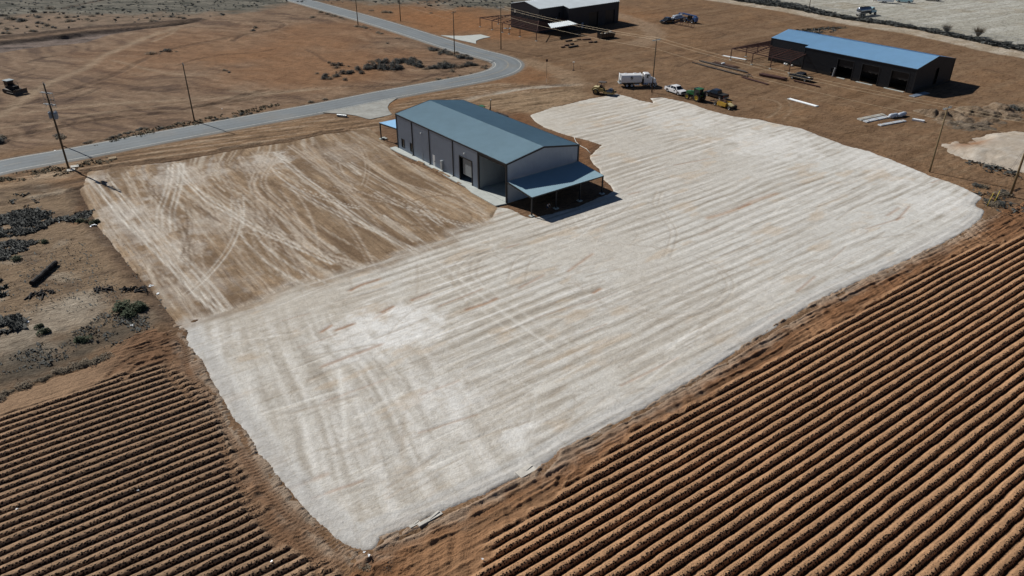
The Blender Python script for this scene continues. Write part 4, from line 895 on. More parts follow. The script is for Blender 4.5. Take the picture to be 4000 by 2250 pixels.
for k, (xa_, ya_, xb_, yb_, w, hh) in enumerate([(8.2, -.9, 9.6, -.7, .38, .16), (12.6, -.75, 14.0, -.7, .3, .14), (14.6, -.7, 17.2, -.7, .36, .18), (20.2, -1.0, 21.0, -1.0, .26, .14)]):
    X, Y, h, c, m_ = heap(local(B1_O, B1_YAW, xa_ * S, ya_ * S), local(B1_O, B1_YAW, xb_ * S, yb_ * S), w, hh, "dirt", None, 600 + k)
    tag(grid_mesh("spilled_dirt", X, Y, h, c, M['yard'], mask=m_), 'brown dirt spilled on the sidewalk beside the building wall', kind='structure')

# ---------------------------------------------------------------- long black building, upper right
LB1, LB2, WB, DB, HB, RB = 27.63 * S, 10.8 * S, 16.64 * S, 1.616 * S, 5.174 * S, 6.773 * S
B2 = thing("metal_building", "long black metal building with bright blue roof and three open door bays", "building", (*B2_O, 0.05), B2_YAW)
zr = lambda y: HB + (RB - HB) * (1 - abs(y - WB / 2) / (WB / 2)); OP = [(-18.55 * S, -14.55 * S, 0, 4.08 * S), (-12.4 * S, -8.2 * S, 0, 4.05 * S), (-5.35 * S, -1.4 * S, 0, 3.95 * S)]
mn = (-19.85 * S, -19.05 * S, 0, 1.75 * S)
WS = .62 * S
mb = MB(); wall_y(mb, 0, -LB1, 0, HB, NY, OP + [mn], z0=WS); mb.build("wall", M['bw'], B2)
for a, b_ in ((-LB1, mn[0]), (mn[1], OP[0][0]), (OP[0][1], OP[1][0]), (OP[1][1], OP[2][0]), (OP[2][1], 0)):
    mb = MB(); mb.box(((a + b_) / 2, .0, WS / 2 - .15), (b_ - a, .09, WS + .3)); mb.build("base_band", M['bdoor'], B2)
mb = MB(); mb.box((-LB1 - LB2 / 2, DB, WS / 2 - .1), (LB2, .09, WS + .2)); mb.build("base_band", M['bdoor'], B2)
mb = MB(); mb.box((0, WB / 2, WS / 2 - .15), (.09, WB, WS + .3)); mb.build("base_band", M['bdoor'], B2)
mb = MB(); ribbed(mb, (0, DB, 0), X3, Z3, NY, -LB1 - LB2, -LB1, WS, zr(DB)); mb.build("wall", M['bw'], B2)
mb = MB(); ribbed(mb, (-LB1, 0, 0), Y3, Z3, NX, 0, DB, 0, HB - .05); mb.build("wall", M['bw'], B2)
mb = MB(); gable_x(mb, 0, WB, HB, RB, X3, openings=[(8.6 * S, 10.1 * S, 0, 4.1 * S)]); mb.build("wall", M['bw'], B2)
mb = MB(); gable_x(mb, -LB1 - LB2, WB, HB, RB, NX, y0=DB); mb.build("wall", M['bw'], B2)
mb = MB(); wall_y(mb, WB, -LB1 - LB2, 0, HB, Y3); mb.build("wall", M['bw'], B2)
mb = MB(); roof_half(mb, -LB1, 0, WB, HB, RB, -1); roof_half(mb, -LB1 - LB2, -LB1 - .13, WB, HB, RB, -1, y_in=DB); mb.build("roof", M['roof2'], B2)
mb = MB(); roof_half(mb, -LB1 - LB2, 0, WB, HB, RB, 1); mb.build("roof", M['roof2'], B2)
mb = MB(); mb.beam((-LB1, -.13, HB - .04), (0, -.13, HB - .04), .12, .2)
for s0, s1 in (((.13, -.1, HB - .02), (.13, WB / 2, RB + .02)), ((.13, WB + .1, HB - .02), (.13, WB / 2, RB + .02))): mb.beam(s0, s1, .1, .22)
for x, y, z in ((0, 0, HB), (-LB1, 0, HB), (0, WB, HB), (-LB1 - LB2, DB, zr(DB))): mb.box((x, y, z / 2), (.2, .2, z))
mb.build("trim", M['trim'], B2)
for a, b_, c0, c1 in OP:
    mb = MB(); mb.box((a - .06, -.02, c1 / 2), (.14, .16, c1)); mb.box((b_ + .06, -.02, c1 / 2), (.14, .16, c1)); mb.box(((a + b_) / 2, -.02, c1 + .07), (b_ - a + .26, .16, .15)); f = mb.build("door_frame", M['trim'], B2)
    mb = MB(); mb.box(((a + b_) / 2, .35, c1 - .9), (b_ - a, .06, 1.8)); mb.build("door_panel", M['bdoor'], f)
    for k in (.25, .5, .8): mb = MB(); mb.box((a + (b_ - a) * k, .30, c1 - 1.75 - .1 * k), (.35, .03, .05)); mb.build("bracket", M['gsteel'], f)
mb = MB(); mb.box(((mn[0] + mn[1]) / 2, .25, .85), (.9, .05, 1.9)); mb.build("door", M['bdoor'], B2)
mb = MB(); mb.box((-LB1 / 2, 5.5, 2.2), (LB1 - .6, .1, 4.4)); mb.build("inside_wall", M['bdoor'], B2)
mb = MB(); mb.box((0 - .4, 9.35 * S, 2.1 * S), (.1, 2.2, 4.2 * S)); mb.build("side_door", M['bdoor'], B2)
for k, (a, b_) in enumerate(((-17.9, -15.9), (-13.0, -9.0), (-6.2, -1.6))):
    P = np.array([local(B2_O, B2_YAW, x * S, y * S) for x, y in ((a, -.05), (a, -.45), (b_, -.55), (b_, -.05))]); slab("sill", P, .10, M['concrete'], "narrow concrete sill under a door bay of the black building")
# white vertical sheet leaning by the walk door
q = local(B2_O, B2_YAW, -19.05 * S, -.28); t = thing("leaning_sheet", "narrow white sheet leaning upright beside the black building's walk door", "panel", (q[0], q[1], .0), B2_YAW)
mb = MB(); mb.beam((.0, -.15, 0), (.18, .12, 2.25), .30, .05); mb.build("sheet", M['wpanel'], t); mb = MB(); mb.beam((.2, -.12, 0), (.36, .13, 2.2), .05, .06); mb.build("edge_fold", M['wdirty'], t)

def shed_frame(B, x0, x1, y0, y1, zi, zo, post_list, raft, purl, wrap=None, name="canopy_frame"):
    """open red steel lean-to frame: posts, rafters, purlins. high side at y1, low at y0"""
    pass
# red steel lean-to of the black building (front left corner, wrapping round the end)
t = B2; yo = -5.75 * S; xl = -44.5 * S; yi = DB - .05; xr = -LB1 + .3; zo, zi = 2.75 * S, 3.65 * S; xw = -LB1 - LB2 - .1
def posts(B, pts, h, m):
    for x, y, hh in pts:
        mb = MB(); mb.box((x, y, hh / 2), (.17, .17, hh)); p = mb.build("post", m, B); mb = MB(); mb.box((x, y, .02), (.55, .55, .14)); mb.build("footing", M['concrete'], p)
xs_ = [xl, -37.95 * S, -32.45 * S, -27.1 * S]
posts(B2, [(x, yo, zo) for x in xs_] + [(xl, .4 * S, zo), (xl, 5 * S, zo)], zo, M['rsteel'])
mb = MB(); mb.beam((xl, yo, zo), (xs_[-1], yo, zo), .14, .22)
for x in xs_[1:]: mb.beam((x, yo, zo), (x, 0 if x > -LB1 - .5 else yi, zi), .14, .26)
mb.beam((xl, yo, zo), (xw, yi, zi), .14, .26)
mb.beam((xl, yo, zo), (xl, 11 * S, zo), .14, .22)
for y in (.4 * S, 5 * S, 11 * S): mb.beam((xl, y, zo), (xw, y, zi), .12, .24)
mb.build("canopy_frame", M['rsteel'], B2)
for k in range(1, 7):
    f = k / 7; y = yo + (yi - yo) * f; z = zo + (zi - zo) * f + .12; mb = MB(); mb.beam((xl + (xw - xl) * f, y, z), (xs_[-1], y, z), .07, .16)
    x = xl + (xw - xl) * f; mb.beam((x, y, z), (x, 11 * S, z), .07, .16); mb.build("purlin", M['rsteel'], B2)

# ---------------------------------------------------------------- dark building at the top
L31, L32, W3, D3, H3, R3 = 9.471 * S, 21.046 * S, 12.901 * S, 2.529 * S, 6.754 * S, 8.011 * S
B3 = thing("metal_building", "dark metal building with bare silver roof and red steel lean-to beyond the road bend", "building", (*B3_O, 0.0), B3_YAW)
s3 = (R3 - H3) / (W3 / 2); H3b = H3 - D3 * s3
mb = MB(); gable_x(mb, 0, W3, H3, R3, NX, openings=[(.0 * S + y0 * S, y1 * S, 3.85 * S, 5.05 * S) for y0, y1 in ((1.75, 2.5), (6.1, 6.5 - .05), (10.65, 11.35))]); mb.build("wall", M['bw3'], B3)
mb = MB(); wall_y(mb, 0, 0, L31, H3, NY, [(1.1 * S, 1.9 * S, 3.9 * S, 5.2 * S), (7.6 * S, 8.4 * S, 3.7 * S, 5.05 * S)]); mb.build("wall", M['bw3'], B3)
mb = MB(); ribbed(mb, (L31, 0, 0), Y3, Z3, NX, -D3, 0, 0, H3b); mb.build("wall", M['bw3'], B3)
O3 = [(17.75 * S, 21.6 * S, 0, 4.25 * S), (24.65 * S, 28.75 * S, 0, 4.15 * S)]; m3 = (14.8 * S, 15.55 * S, 0.05, 1.8 * S)
mb = MB(); wall_y(mb, -D3, L31, L31 + L32, H3b, NY, O3 + [m3]); mb.build("wall", M['bw3'], B3)
mb = MB(); gable_x(mb, L31 + L32, W3, H3, R3, X3); ribbed(mb, (L31 + L32, 0, 0), Y3, Z3, X3, -D3, 0, 0, H3b); mb.build("wall", M['bw3'], B3)
mb = MB(); wall_y(mb, W3, 0, L31 + L32, H3, Y3); mb.build("wall", M['bw3'], B3)
mb = MB(); roof_half(mb, 0.12, L31 + .0, W3, H3, R3, -1, over=.12, rib=.9, dep=.12); roof_half(mb, L31 + .14, L31 + L32, W3, H3, R3, -1, over=.12, rib=.9, dep=.12)
u = Vector((0, W3 / 2, R3 - H3)).normalized(); n_ = Vector((0, -(R3 - H3), W3 / 2)).normalized()
ribbed(mb, (0, 0, H3 + .06), X3, u, n_, L31, L31 + L32 + .12, -D3 / math.cos(math.atan(s3)) - .15, -.12, .9, .12); mb.build("roof", M['roof3'], B3)
mb = MB(); roof_half(mb, 0.12, L31 + L32, W3, H3, R3, 1, rib=.9, dep=.12); mb.build("roof", M['roof3'], B3)
for a, b_, c0, c1 in O3:
    mb = MB(); mb.box(((a + b_) / 2, -D3 + .25, c1 / 2), (b_ - a, .06, c1)); mb.build("roll_up_door", M['bdoor'], B3)
mb = MB(); mb.box(((m3[0] + m3[1]) / 2, -D3 - .03, .95), (m3[1] - m3[0], .06, 1.85)); tag(mb.build("door", M['xfmr'], B3), "pale blue grey walk door")
for (y0, y1) in ((1.75, 2.5), (6.1, 6.45), (10.65, 11.35)):
    mb = MB(); mb.box((.02, (y0 + y1) / 2 * S, 4.45 * S), (.04, (y1 - y0) * S + .1, 1.3 * S)); w_ = mb.build("window", M['trim'], B3); mb = MB(); mb.box((-.02, (y0 + y1) / 2 * S, 4.45 * S), (.02, (y1 - y0) * S - .1, 1.1 * S)); mb.build("pane", M['glass'], w_)
mb = MB(); mb.box((-.07, 10.85 * S, 4.8 * S), (.06, .42, .8)); mb.build("window_film", M['wdirty'], B3)
for a, b_, z0_, z1_ in ((1.1, 1.9, 3.9, 5.2), (7.6, 8.4, 3.7, 5.05)):
    mb = MB(); mb.box(((a + b_) / 2 * S, .02, (z0_ + z1_) / 2 * S), ((b_ - a) * S, .05, (z1_ - z0_) * S)); w_ = mb.build("window", M['trim'], B3); mb = MB(); mb.box(((a + b_) / 2 * S, -.02, (z0_ + z1_) / 2 * S), ((b_ - a) * S - .12, .02, (z1_ - z0_) * S - .12)); mb.build("pane", M['glass'], w_)
mb = MB(); mb.beam((-.05, -.05, H3), (-.05, W3 / 2, R3 + .04), .08, .2); mb.beam((-.05, W3 + .05, H3), (-.05, W3 / 2, R3 + .04), .08, .2); mb.beam((0, -.1, H3 - .05), (L31, -.1, H3 - .05), .1, .14); mb.beam((L31, -D3 - .1, H3b - .05), (L31 + L32, -D3 - .1, H3b - .05), .1, .14); mb.build("trim", M['trim'], B3)
mb = MB(); mb.box((6.6 * S, -.25, 3.55 * S), (.3, .4, .35)); mb.build("wall_light", M['galv'], B3)
# its lean-to: posts along the left, bare purlins, a few roof sheets laid at the corner
yA, yB = -7.8 * S, 18.8 * S; xo = -7.3 * S; zo, zi = 2.7 * S, 3.5 * S
posts(B3, [(xo, y * S, zo) for y in (18.8, 12.8, 7.85, 4.65, -.37)] + [(xo - .2, yA, zo), (-.3 * S, 18.75 * S, zo), (8.2 * S, -7.6 * S, 2.6 * S)], zo, M['rsteel'])
mb = MB(); mb.beam((xo, yA, zo), (xo, yB, zo), .14, .22); mb.beam((xo, yA, zo), (8.4 * S, yA, zo - .1), .14, .22); mb.beam((xo, yA, zo), (0, 0, zi), .14, .24); mb.beam((xo, yB, zo), (0, W3, zi), .14, .24)
for y in (-.3, 4.65, 7.85, 12.8): mb.beam((xo, y * S, zo), (0, y * S, zi), .12, .22)
for x in (4.2, 8.4): mb.beam((x * S, yA, zo - .05), (x * S, 0, zi), .12, .22)
mb.build("canopy_frame", M['rsteel'], B3)
for k in range(1, 7):
    f = k / 7; x = xo * (1 - f); y0_ = yA * (1 - f); z = zo + (zi - zo) * f + .1; mb = MB(); mb.beam((x, y0_, z), (x, yB + (W3 - yB) * f, z), .07, .16); mb.beam((x, y0_, z), (8.4 * S, y0_, z), .07, .16); mb.build("purlin", M['rsteel'], B3)
u = Vector((0, -yA, zi - zo)); Lr = u.length; u.normalize(); n_ = Vector((0, -(zi - zo), -yA)).normalized()
mb = MB(); ribbed(mb, (0, yA - .25, zo + .22), X3, u, n_, -2.2 * S, 8.1 * S, 0, 0, .9, .10, hf0=lambda x: 0, hf1=lambda x: (Lr * .5 if x > 0 else max(.05, Lr * (.5 * (1 + x / (2.2 * S))) ** 1.0 + .0)))
o = tag(mb.build("canopy_roof", M['roof3'], B3), "silver sheets laid on the lean-to corner")

# ================================================================== POLES AND WIRES
def pole(px, h, label, kind='plain', m='pole', rz=0.0, lean=(0, 0), group=None, r0=.15):
    q = G(*px); t = thing("utility_pole", label, "utility pole", (q[0], q[1], gz(*q) - .1), rz, group)
    mb = MB(); lx, ly = lean; mb.tube([(0, 0, 0), (lx * .5, ly * .5, h / 2), (lx, ly, h)], [r0, r0 * .83, r0 * .66], 10); mb.build("shaft", M[m], t, True)
    if kind in ('arm', 'arm2', 'dead'):
        for dx in ((-.14, .14) if kind in ('arm2', 'dead') else (.14,)):
            mb = MB(); mb.box((lx + dx, ly, h - .35), (.1, 2.5, .12)); a = mb.build("crossarm", M['galv'] if kind != 'arm' else M['polelt'], t)
            for y in (-1.1, -.45, .45, 1.1):
                mb = MB(); mb.lathe([(.0, 0), (.05, .0), (.07, .05), (.04, .1), (.065, .13), (0, .2)], 8, (lx + dx, ly + y, h - .29), 'z'); mb.build("insulator", M['galv'], a, True)
        if kind == 'dead':
            mb = MB(); [mb.box((lx, ly + y, h - .35), (.34, .09, .1)) for y in (-1.15, -.5, .5, 1.15)]; mb.build("spacer", M['galv'], t)
    else:
        mb = MB(); mb.lathe([(0, 0), (.06, 0), (.09, .08), (.05, .14), (.08, .2), (0, .3)], 8, (lx, ly, h), 'z'); mb.build("insulator", M['galv'], t, True)
        mb = MB(); mb.box((lx + .18, ly, h - .25), (.16, .12, .22)); mb.build("bracket", M['galv'], t)
    return t, (q[0] + lx, q[1] + ly, h)
def rz_of(p, q): a = G(*p); b = G(*q); return math.atan2(b[1] - a[1], b[0] - a[0])
roadaz = rz_of((269, 659), (759, 474))
P0, tp0 = pole((269, 660), 14.17 * S, "tall wooden pole with three grey transformers at the left yard corner", 'plain', 'pole', roadaz, r0=.19)
H0 = 14.17 * S
for k, z in enumerate((H0 - 1.6, H0 - 3.6)):
    mb = MB(); mb.box((.16, 0, z), (.09, 2.7, .12)); mb.box((-.16, 0, z), (.09, 2.7, .12)); mb.build("crossarm", M['galv'], P0)
mb = MB()
for y in (-1.25, -.3, 1.25): mb.tube([(.16, y, H0 - 1.6), (.18, y, H0 - 2.6), (.16, y, H0 - 3.6)], .035, 6)
for y in (-1.2, -.4, .4, 1.2): mb.tube([(.16, y, H0 - 3.6), (.16, y, H0 - 4.1)], .06, 8)
mb.build("fuse_cutouts", M['galv'], P0)
for a_ in (0.5 * math.pi, 1.5 * math.pi, 0.0):
    cx, cy = .62 * math.cos(a_), .62 * math.sin(a_); mb = MB(); mb.lathe([(0, 0), (.26, 0), (.29, .05), (.29, .95), (.31, .97), (.31, 1.03), (.2, 1.12), (0, 1.14)], 16, (cx, cy, H0 - 6.1), 'z'); tr = mb.build("transformer", M['xfmr'], P0, True)
    mb = MB(); [mb.lathe([(0, 0), (.05, 0), (.07, .08), (.04, .16), (.06, .22), (0, .32)], 8, (cx + dx, cy, H0 - 4.98), 'z') for dx in (-.12, .12)]; mb.build("bushing", M['galv'], tr)
pg = "wooden power poles along the road"
q2, tp2 = pole((760, 474), 11.1 * S, "slim wooden pole standing beside the far road edge, casting its shadow across the road", 'plain', 'pole', roadaz)
q1, tp1 = pole((243.5, 569), 8.6 * S, "wooden pole hidden in line behind the transformer pole, on the far road edge", 'arm', 'pole', roadaz)
pole((1399, 101), 12.5, "wooden pole with its top out of view, on the near side of the upper road", 'plain', 'pole')
pole((1565, 83), 12.5, "wooden pole beyond the road in the orange dirt, its top out of the picture", 'arm', 'pole')
lineaz = rz_of((1957, 193), (2546, 360))
_, tp5 = pole((1776, 215), 11.0 * S, "wooden pole among the shrubs inside the road bend with a small white bracket", 'arm', 'pole', lineaz + .5)
_, tp6 = pole((1957, 193), 11.1 * S, "wooden pole on the outer side of the road bend before the dark building", 'arm2', 'pole', lineaz)
_, tp7 = pole((2546, 361), 11.55 * S, "wooden pole standing in front of the white tank truck", 'arm2', 'pole', lineaz)
_, tp8 = pole((3631, 672), 10.95 * S, "light tan wooden pole at the right corner of the white pad", 'dead', 'polelt', rz_of((2546, 360), (3631, 672)), lean=(0, 0))
_, tp9 = pole((3945, 768), 11.6 * S, "thick wooden pole at the right picture edge, its top cut off", 'dead', 'polelt', rz_of((2546, 360), (3631, 672)), r0=.2)
pole((3158, 46), 12.0, "thin dark pole by the fence of the pale lot behind the black building", 'plain', 'pole', r0=.13)
far0 = (*G(1180, -60), 11.5)
tpA = (tp9[0] + 45, tp9[1] - 38, 12.0)
def wire(run, off, name, label, r=.022):
    mb = MB()
    for (a, b_) in zip(run[:-1], run[1:]):
        d = np.array([b_[0] - a[0], b_[1] - a[1]]); L_ = np.hypot(*d); n_ = np.array([-d[1], d[0]]) / L_; sag = L_ * .012; pts = []
        for k in range(17):
            f = k / 16; pts.append((a[0] + d[0] * f + n_[0] * off[0], a[1] + d[1] * f + n_[1] * off[0], a[2] + (b_[2] - a[2]) * f + off[1] - 4 * sag * f * (1 - f)))
        mb.tube(pts, r, 5)
    return tag(mb.build("power_line", M['wire']), label, 'power line')
run = [far0, tp5, tp6, tp7, tp8, tp9, tpA]
wire(run, (-1.0, -.12), "power_line", "overhead wire on the near crossarm ends of the bend and right lot poles")
wire(run, (1.0, -.12), "power_line", "overhead wire on the far crossarm ends of the bend and right lot poles")
wire(run, (0, -2.4), "power_line", "lowest overhead wire strung well below the crossarms of the lot poles", .018)
runL = [(*(np.array(tp1[:2]) + (np.array(tp1[:2]) - np.array(tp2[:2])) * 1.4), 9.6), tp1, tp2, (*(np.array(tp2[:2]) * 2 - np.array(tp1[:2]) + np.array([4, 2])), 11.5)]
# ================================================================== FENCE BEHIND THE FAR LOT
FEN = resample(smooth(GP([(2830,-14),(2960,8),(3130,33),(3300,62),(3463,89),(3598,114),(3742,140),(3856,158),(3932,169),(4000,180),(4150,205)]), 5), 3.05)
fn = thing("chain_link_fence", "long chain link fence of thin posts along the weedy ditch at the pale lot", "fence", (FEN[0][0], FEN[0][1], 0))
mfence = bpy.data.materials.new("chain link mesh"); tt, bb = nt(mfence)
tc = N(tt, "ShaderNodeTexCoord"); tr = N(tt, "ShaderNodeBsdfTransparent"); mx = N(tt, "ShaderNodeMixShader"); mx.inputs[0].default_value = .16
bb.inputs["Base Color"].default_value = (.25, .26, .25, 1); bb.inputs["Metallic"].default_value = .3; out = [n for n in tt.nodes if n.type == 'OUTPUT_MATERIAL'][0]
tt.links.new(tr.outputs[0], mx.inputs[1]); tt.links.new(bb.outputs[0], mx.inputs[2]); tt.links.new(mx.outputs[0], out.inputs[0])
mb = MB(); rl = MB()
for i, p in enumerate(FEN):
    p = p - FEN[0]
    pb = MB(); pb.tube([(p[0], p[1], -.4), (p[0], p[1], 1.85)], .035, 6); pb.build("post", M['galv'], fn)
    if i:
        o_ = FEN[i - 1] - FEN[0]; mb.add([(o_[0], o_[1], 0), (p[0], p[1], 0), (p[0], p[1], 1.8), (o_[0], o_[1], 1.8)], [(0, 1, 2, 3)]); rl.beam((o_[0], o_[1], 1.82), (p[0], p[1], 1.82), .04)
mb.build("mesh_panel", mfence, fn); rl.build("top_rail", M['galv'], fn)
M['calslab'] = mat('caliche crust', (0.55, 0.53, 0.48), 0.95, var=.2, scale=2, bump=.6)
# ================================================================== VEHICLES
def wheel(parent, x, y, r, w, rim='rim', side=1, name="wheel", lug=False):
    mb = MB(); mb.lathe([(r * .55, -w / 2), (r * .93, -w / 2), (r, -w * .36), (r, w * .36), (r * .93, w / 2), (r * .55, w / 2)], 24, (x, y, r), 'y')
    if lug:
        for k in range(18):
            a = 2 * math.pi * k / 18
            for sg in (-1, 1): mb.box((x + (r + .01) * math.cos(a + sg * .06), y + sg * w * .22, r + (r + .01) * math.sin(a + sg * .06)), (.07, w * .42, .09), 0, 0, -a)
    t = mb.build("wheel", M['tyre'], parent, not lug)
    mb = MB(); o = side * w / 2; mb.lathe([(0, o * .75), (r * .16, o * .75), (r * .2, o * .45), (r * .42, o * .35), (r * .5, o * .95), (r * .58, o * 1.0), (r * .58, -o)], 20, (x, y, r), 'y'); mb.build("rim", M[rim], t, True)
    return t
def quad(mb, pts, mi=0): mb.add(pts, [(0, 1, 2, 3)], mi)
def pickup(px_mid_or_loc, az, body, label, rim='rim', cover=False, cargo=None, group=None, load=None, z=0.0, bed=True):
    t = thing("pickup_truck", label, "pickup truck", (*px_mid_or_loc, z), D2R(az), group); hw = 1.0; L_ = 5.85
    # x: front +2.95, rear -2.9 ; wheels at +1.9 and -1.83
    def arch(cx, r=.50, n=8): return [(cx + r * math.cos(math.pi * (1 - i / n)) * -1 * -1, .38 + r * math.sin(math.pi * i / n)) for i in range(n + 1)]
    low = [(-2.88, .55), (-2.88, 1.12)] ; bedtop = 1.16
    prof = [(-2.88, .50), (-2.90, bedtop), (-.98, bedtop), (-.98, 1.15), (1.25, 1.14), (2.35, 1.08), (2.86, .98), (2.94, .80), (2.93, .48), (2.44, .42)]
    ar = [(1.9 + .52 * math.cos(math.pi * i / 8), .40 + .52 * math.sin(math.pi * i / 8)) for i in range(9)]
    ar2 = [(-1.83 + .52 * math.cos(math.pi * i / 8), .40 + .52 * math.sin(math.pi * i / 8)) for i in range(9)]
    # side skins with wheel openings, thickened inwards
    side = prof[:1] + prof[1:] + ar + [(1.36, .36), (-1.29, .36)] + ar2
    mb = MB()
    for sg in (-1, 1):
        n = len(side); vs = [(x, sg * (hw - .05 * max(0, (z_ - .75)) - .03 * (abs(x) > 2.7)), z_) for x, z_ in side] + [(x, sg * (hw - .22), z_) for x, z_ in side]
        f1 = tuple(range(n)) if sg > 0 else tuple(range(n - 1, -1, -1)); mb.add(vs, [f1] + [((i + 1) % n, i, n + i, n + (i + 1) % n) if sg > 0 else (i, (i + 1) % n, n + (i + 1) % n, n + i) for i in range(n)])
    mb.prism([(-.98, .55), (-.98, 1.14), (1.25, 1.155), (2.35, 1.10), (2.84, 1.0), (2.90, .8), (2.90, .62), (1.2, .6), (1.2, .55)], lambda x, z_: hw - .10 - .05 * max(0, x - 1.5))   # cab floor, bonnet
    mb.box((-2.83, 0, .85), (.10, 1.86, .60)); mb.box((-.98, 0, .92), (.08, 1.8, .5))
    b = mb.build("body", body, t, False, .03)
    mb = MB(); mb.box((-1.9, 0, .66), (1.8, 1.62, .06)); mb.box((-1.83, .72, .78), (.9, .16, .24)); mb.box((-1.83, -.72, .78), (.9, .16, .24)); mb.build("bed_floor", M['bedliner'], t)
    cabp = [(-.98, 1.12), (-1.00, 1.25), (-.88, 1.82), (-.62, 1.90), (.62, 1.90), (.86, 1.84), (1.52, 1.16), (1.5, 1.10)]
    mb = MB(); mb.prism(cabp, lambda x, z_: hw - .06 - .30 * max(0, z_ - 1.15)); mb.build("cab", body, t, False, .03)
    yw = lambda z_: hw - .06 - .30 * max(0, z_ - 1.15) + .006
    for sg in (-1, 1):
        for pts in ([(-.82, 1.22), (-.05, 1.22), (-.05, 1.74), (-.72, 1.74)], [(.02, 1.22), (1.22, 1.22), (.80, 1.74), (.02, 1.74)]):
            q = [(x, sg * yw(z_), z_) for x, z_ in pts]; mb = MB(); quad(mb, q if sg < 0 else q[::-1]); mb.build("side_window", M['glass'], t)
    def on(zq): return np.interp(zq, [1.16, 1.84], [1.52, .86])
    mb = MB(); quad(mb, [(on(1.2) + .01, -yw(1.2) + .1, 1.2 + .01), (on(1.2) + .01, yw(1.2) - .1, 1.2 + .01), (on(1.8) + .01, yw(1.8) - .1, 1.8 + .01), (on(1.8) + .01, -yw(1.8) + .1, 1.8 + .01)]); mb.build("windshield", M['glass'], t)
    mb = MB(); quad(mb, [(-.995, .7, 1.28), (-.995, -.7, 1.28), (-.905, -.66, 1.76), (-.905, .66, 1.76)]); mb.build("rear_window", M['glass'], t)
    mb = MB(); mb.box((2.93, 0, .80), (.05, 1.35, .34)); mb.build("grille", M['bedliner'], t)
    mb = MB(); mb.box((2.95, 0, .50), (.18, 1.9, .24)); mb.build("bumper", M['galv'] if body != M['black'] else M['char'], t)
    mb = MB(); mb.box((-2.95, 0, .52), (.16, 1.85, .2)); mb.build("bumper", M['galv'], t)
    for sg in (-1, 1):
        mb = MB(); mb.box((2.86, sg * .80, .88), (.12, .3, .2)); mb.build("headlight", M['lamp'], t)
        mb = MB(); mb.box((-2.90, sg * .90, .92), (.05, .14, .34)); mb.build("tail_light", M['red'], t)
        mb = MB(); mb.box((1.12, sg * (hw + .10), 1.26), (.14, .22, .2)); mb.build("mirror", M['bedliner'], t)
        for x in (1.9, -1.83): wheel(t, x, sg * (hw - .16), .40, .28, rim, sg)
    if cover: mb = MB(); mb.box((-1.93, 0, 1.17), (1.84, 1.72, .06)); mb.build("bed_cover", M['bedliner'], t)
    if cargo == 'box': mb = MB(); mb.box((-1.25, .1, .95), (.5, 1.5, .5)); mb.box((-1.3, .35, 1.35), (.3, .3, .3)); mb.build("tool_box", M['bedliner'], t)
    if cargo == 'junk': mb = MB(); mb.box((-1.5, .2, .85), (.8, .9, .3), .2); mb.box((-2.2, -.2, .95), (.9, .7, .04), .1, 1); mb.build("bed_load", [M['galv'], M['wpanel']], t)
    return t
def offs(mid, az_away, d): return (mid[0] * S + d * math.cos(D2R(az_away)), mid[1] * S + d * math.sin(D2R(az_away)))
wp = pickup(offs((34.98, 166.6), 31.3, .9), -58.7, M['white'], "white crew cab pickup parked between the tank truck and green tractor", 'rimw', cargo='box')
mb = MB()
for x in (.62,): mb.lathe([(0, .0), (.2, .0)], 16, (x, -1.0, .86), 'y')
o = mb.build("door_emblem", M['emblem'], wp)
pickup(offs((43.08, 163.05), 37, .9), 127, M['black'], "glossy black pickup with covered bed parked behind the green tractor", cover=True)
pickup(offs((66.16, 178.04), 37.3, .9), 127.3, M['char'], "dark grey pickup with loaded open bed parked in front of the black building", cargo='junk')
pickup((139.12 * S + .5, 286.82 * S + .9), 142, M['pblue'], "pale blue pickup in the pale lot at the top right", 'rimw')
pickup((151.54 * S, 290.46 * S + 1.2), 140, M['char'], "dark vehicle at the top picture edge of the pale lot, rightmost of the parked ones")
# loaded flatbed truck beside the blue telehandler
az = 216 + 6; hd = dirv(az); c0 = np.array([46.95, 247.69]) * S - hd * 2.1
ft = pickup((c0[0], c0[1]), az, M['black'], "black pickup facing the camera, hauling a trailer of white wrapped rolls at the top", 'rim')
q = c0 - hd * 6.6; t = thing("flatbed_trailer", "low dark trailer loaded with white rolls behind the black pickup at the top", "trailer", (q[0], q[1], 0), D2R(az))
mb = MB(); mb.box((0, 0, .72), (7.2, 2.2, .14)); mb.box((4.3, 0, .6), (1.6, .14, .14)); mb.build("deck", M['dsteel'], t)
for sg in (-1, 1):
    for x in (-.5, .5): wheel(t, x, sg * 1.0, .38, .24, 'rimw', sg)
rng = random.Random(2)
for k, (y, zz, l0, l1) in enumerate([(-.75, 1.1, -1.2, 3.2), (0.0, 1.12, -.6, 3.4), (.75, 1.1, -1.4, 3.0), (-.38, 1.68, -.9, 2.9), (.38, 1.70, -.7, 3.1)]):
    mb = MB(); mb.tube([(l0, y, zz), (l0 + .1, y, zz), ((l0 + l1) / 2, y, zz + .02), (l1 - .1, y, zz), (l1, y, zz)], [.15, .34, .36, .34, .15], 14); o = mb.build("insulation_roll", M['wrap'], None, True)
    o.location = (q[0], q[1], 0); o.rotation_euler = (0, 0, D2R(az)); lab = ["near side lower", "middle lower", "far side lower", "near upper", "far upper"][k]
    tag(o, f"white plastic wrapped roll on the trailer at the top, the {lab} one", "roll", "wrapped rolls on the trailer")
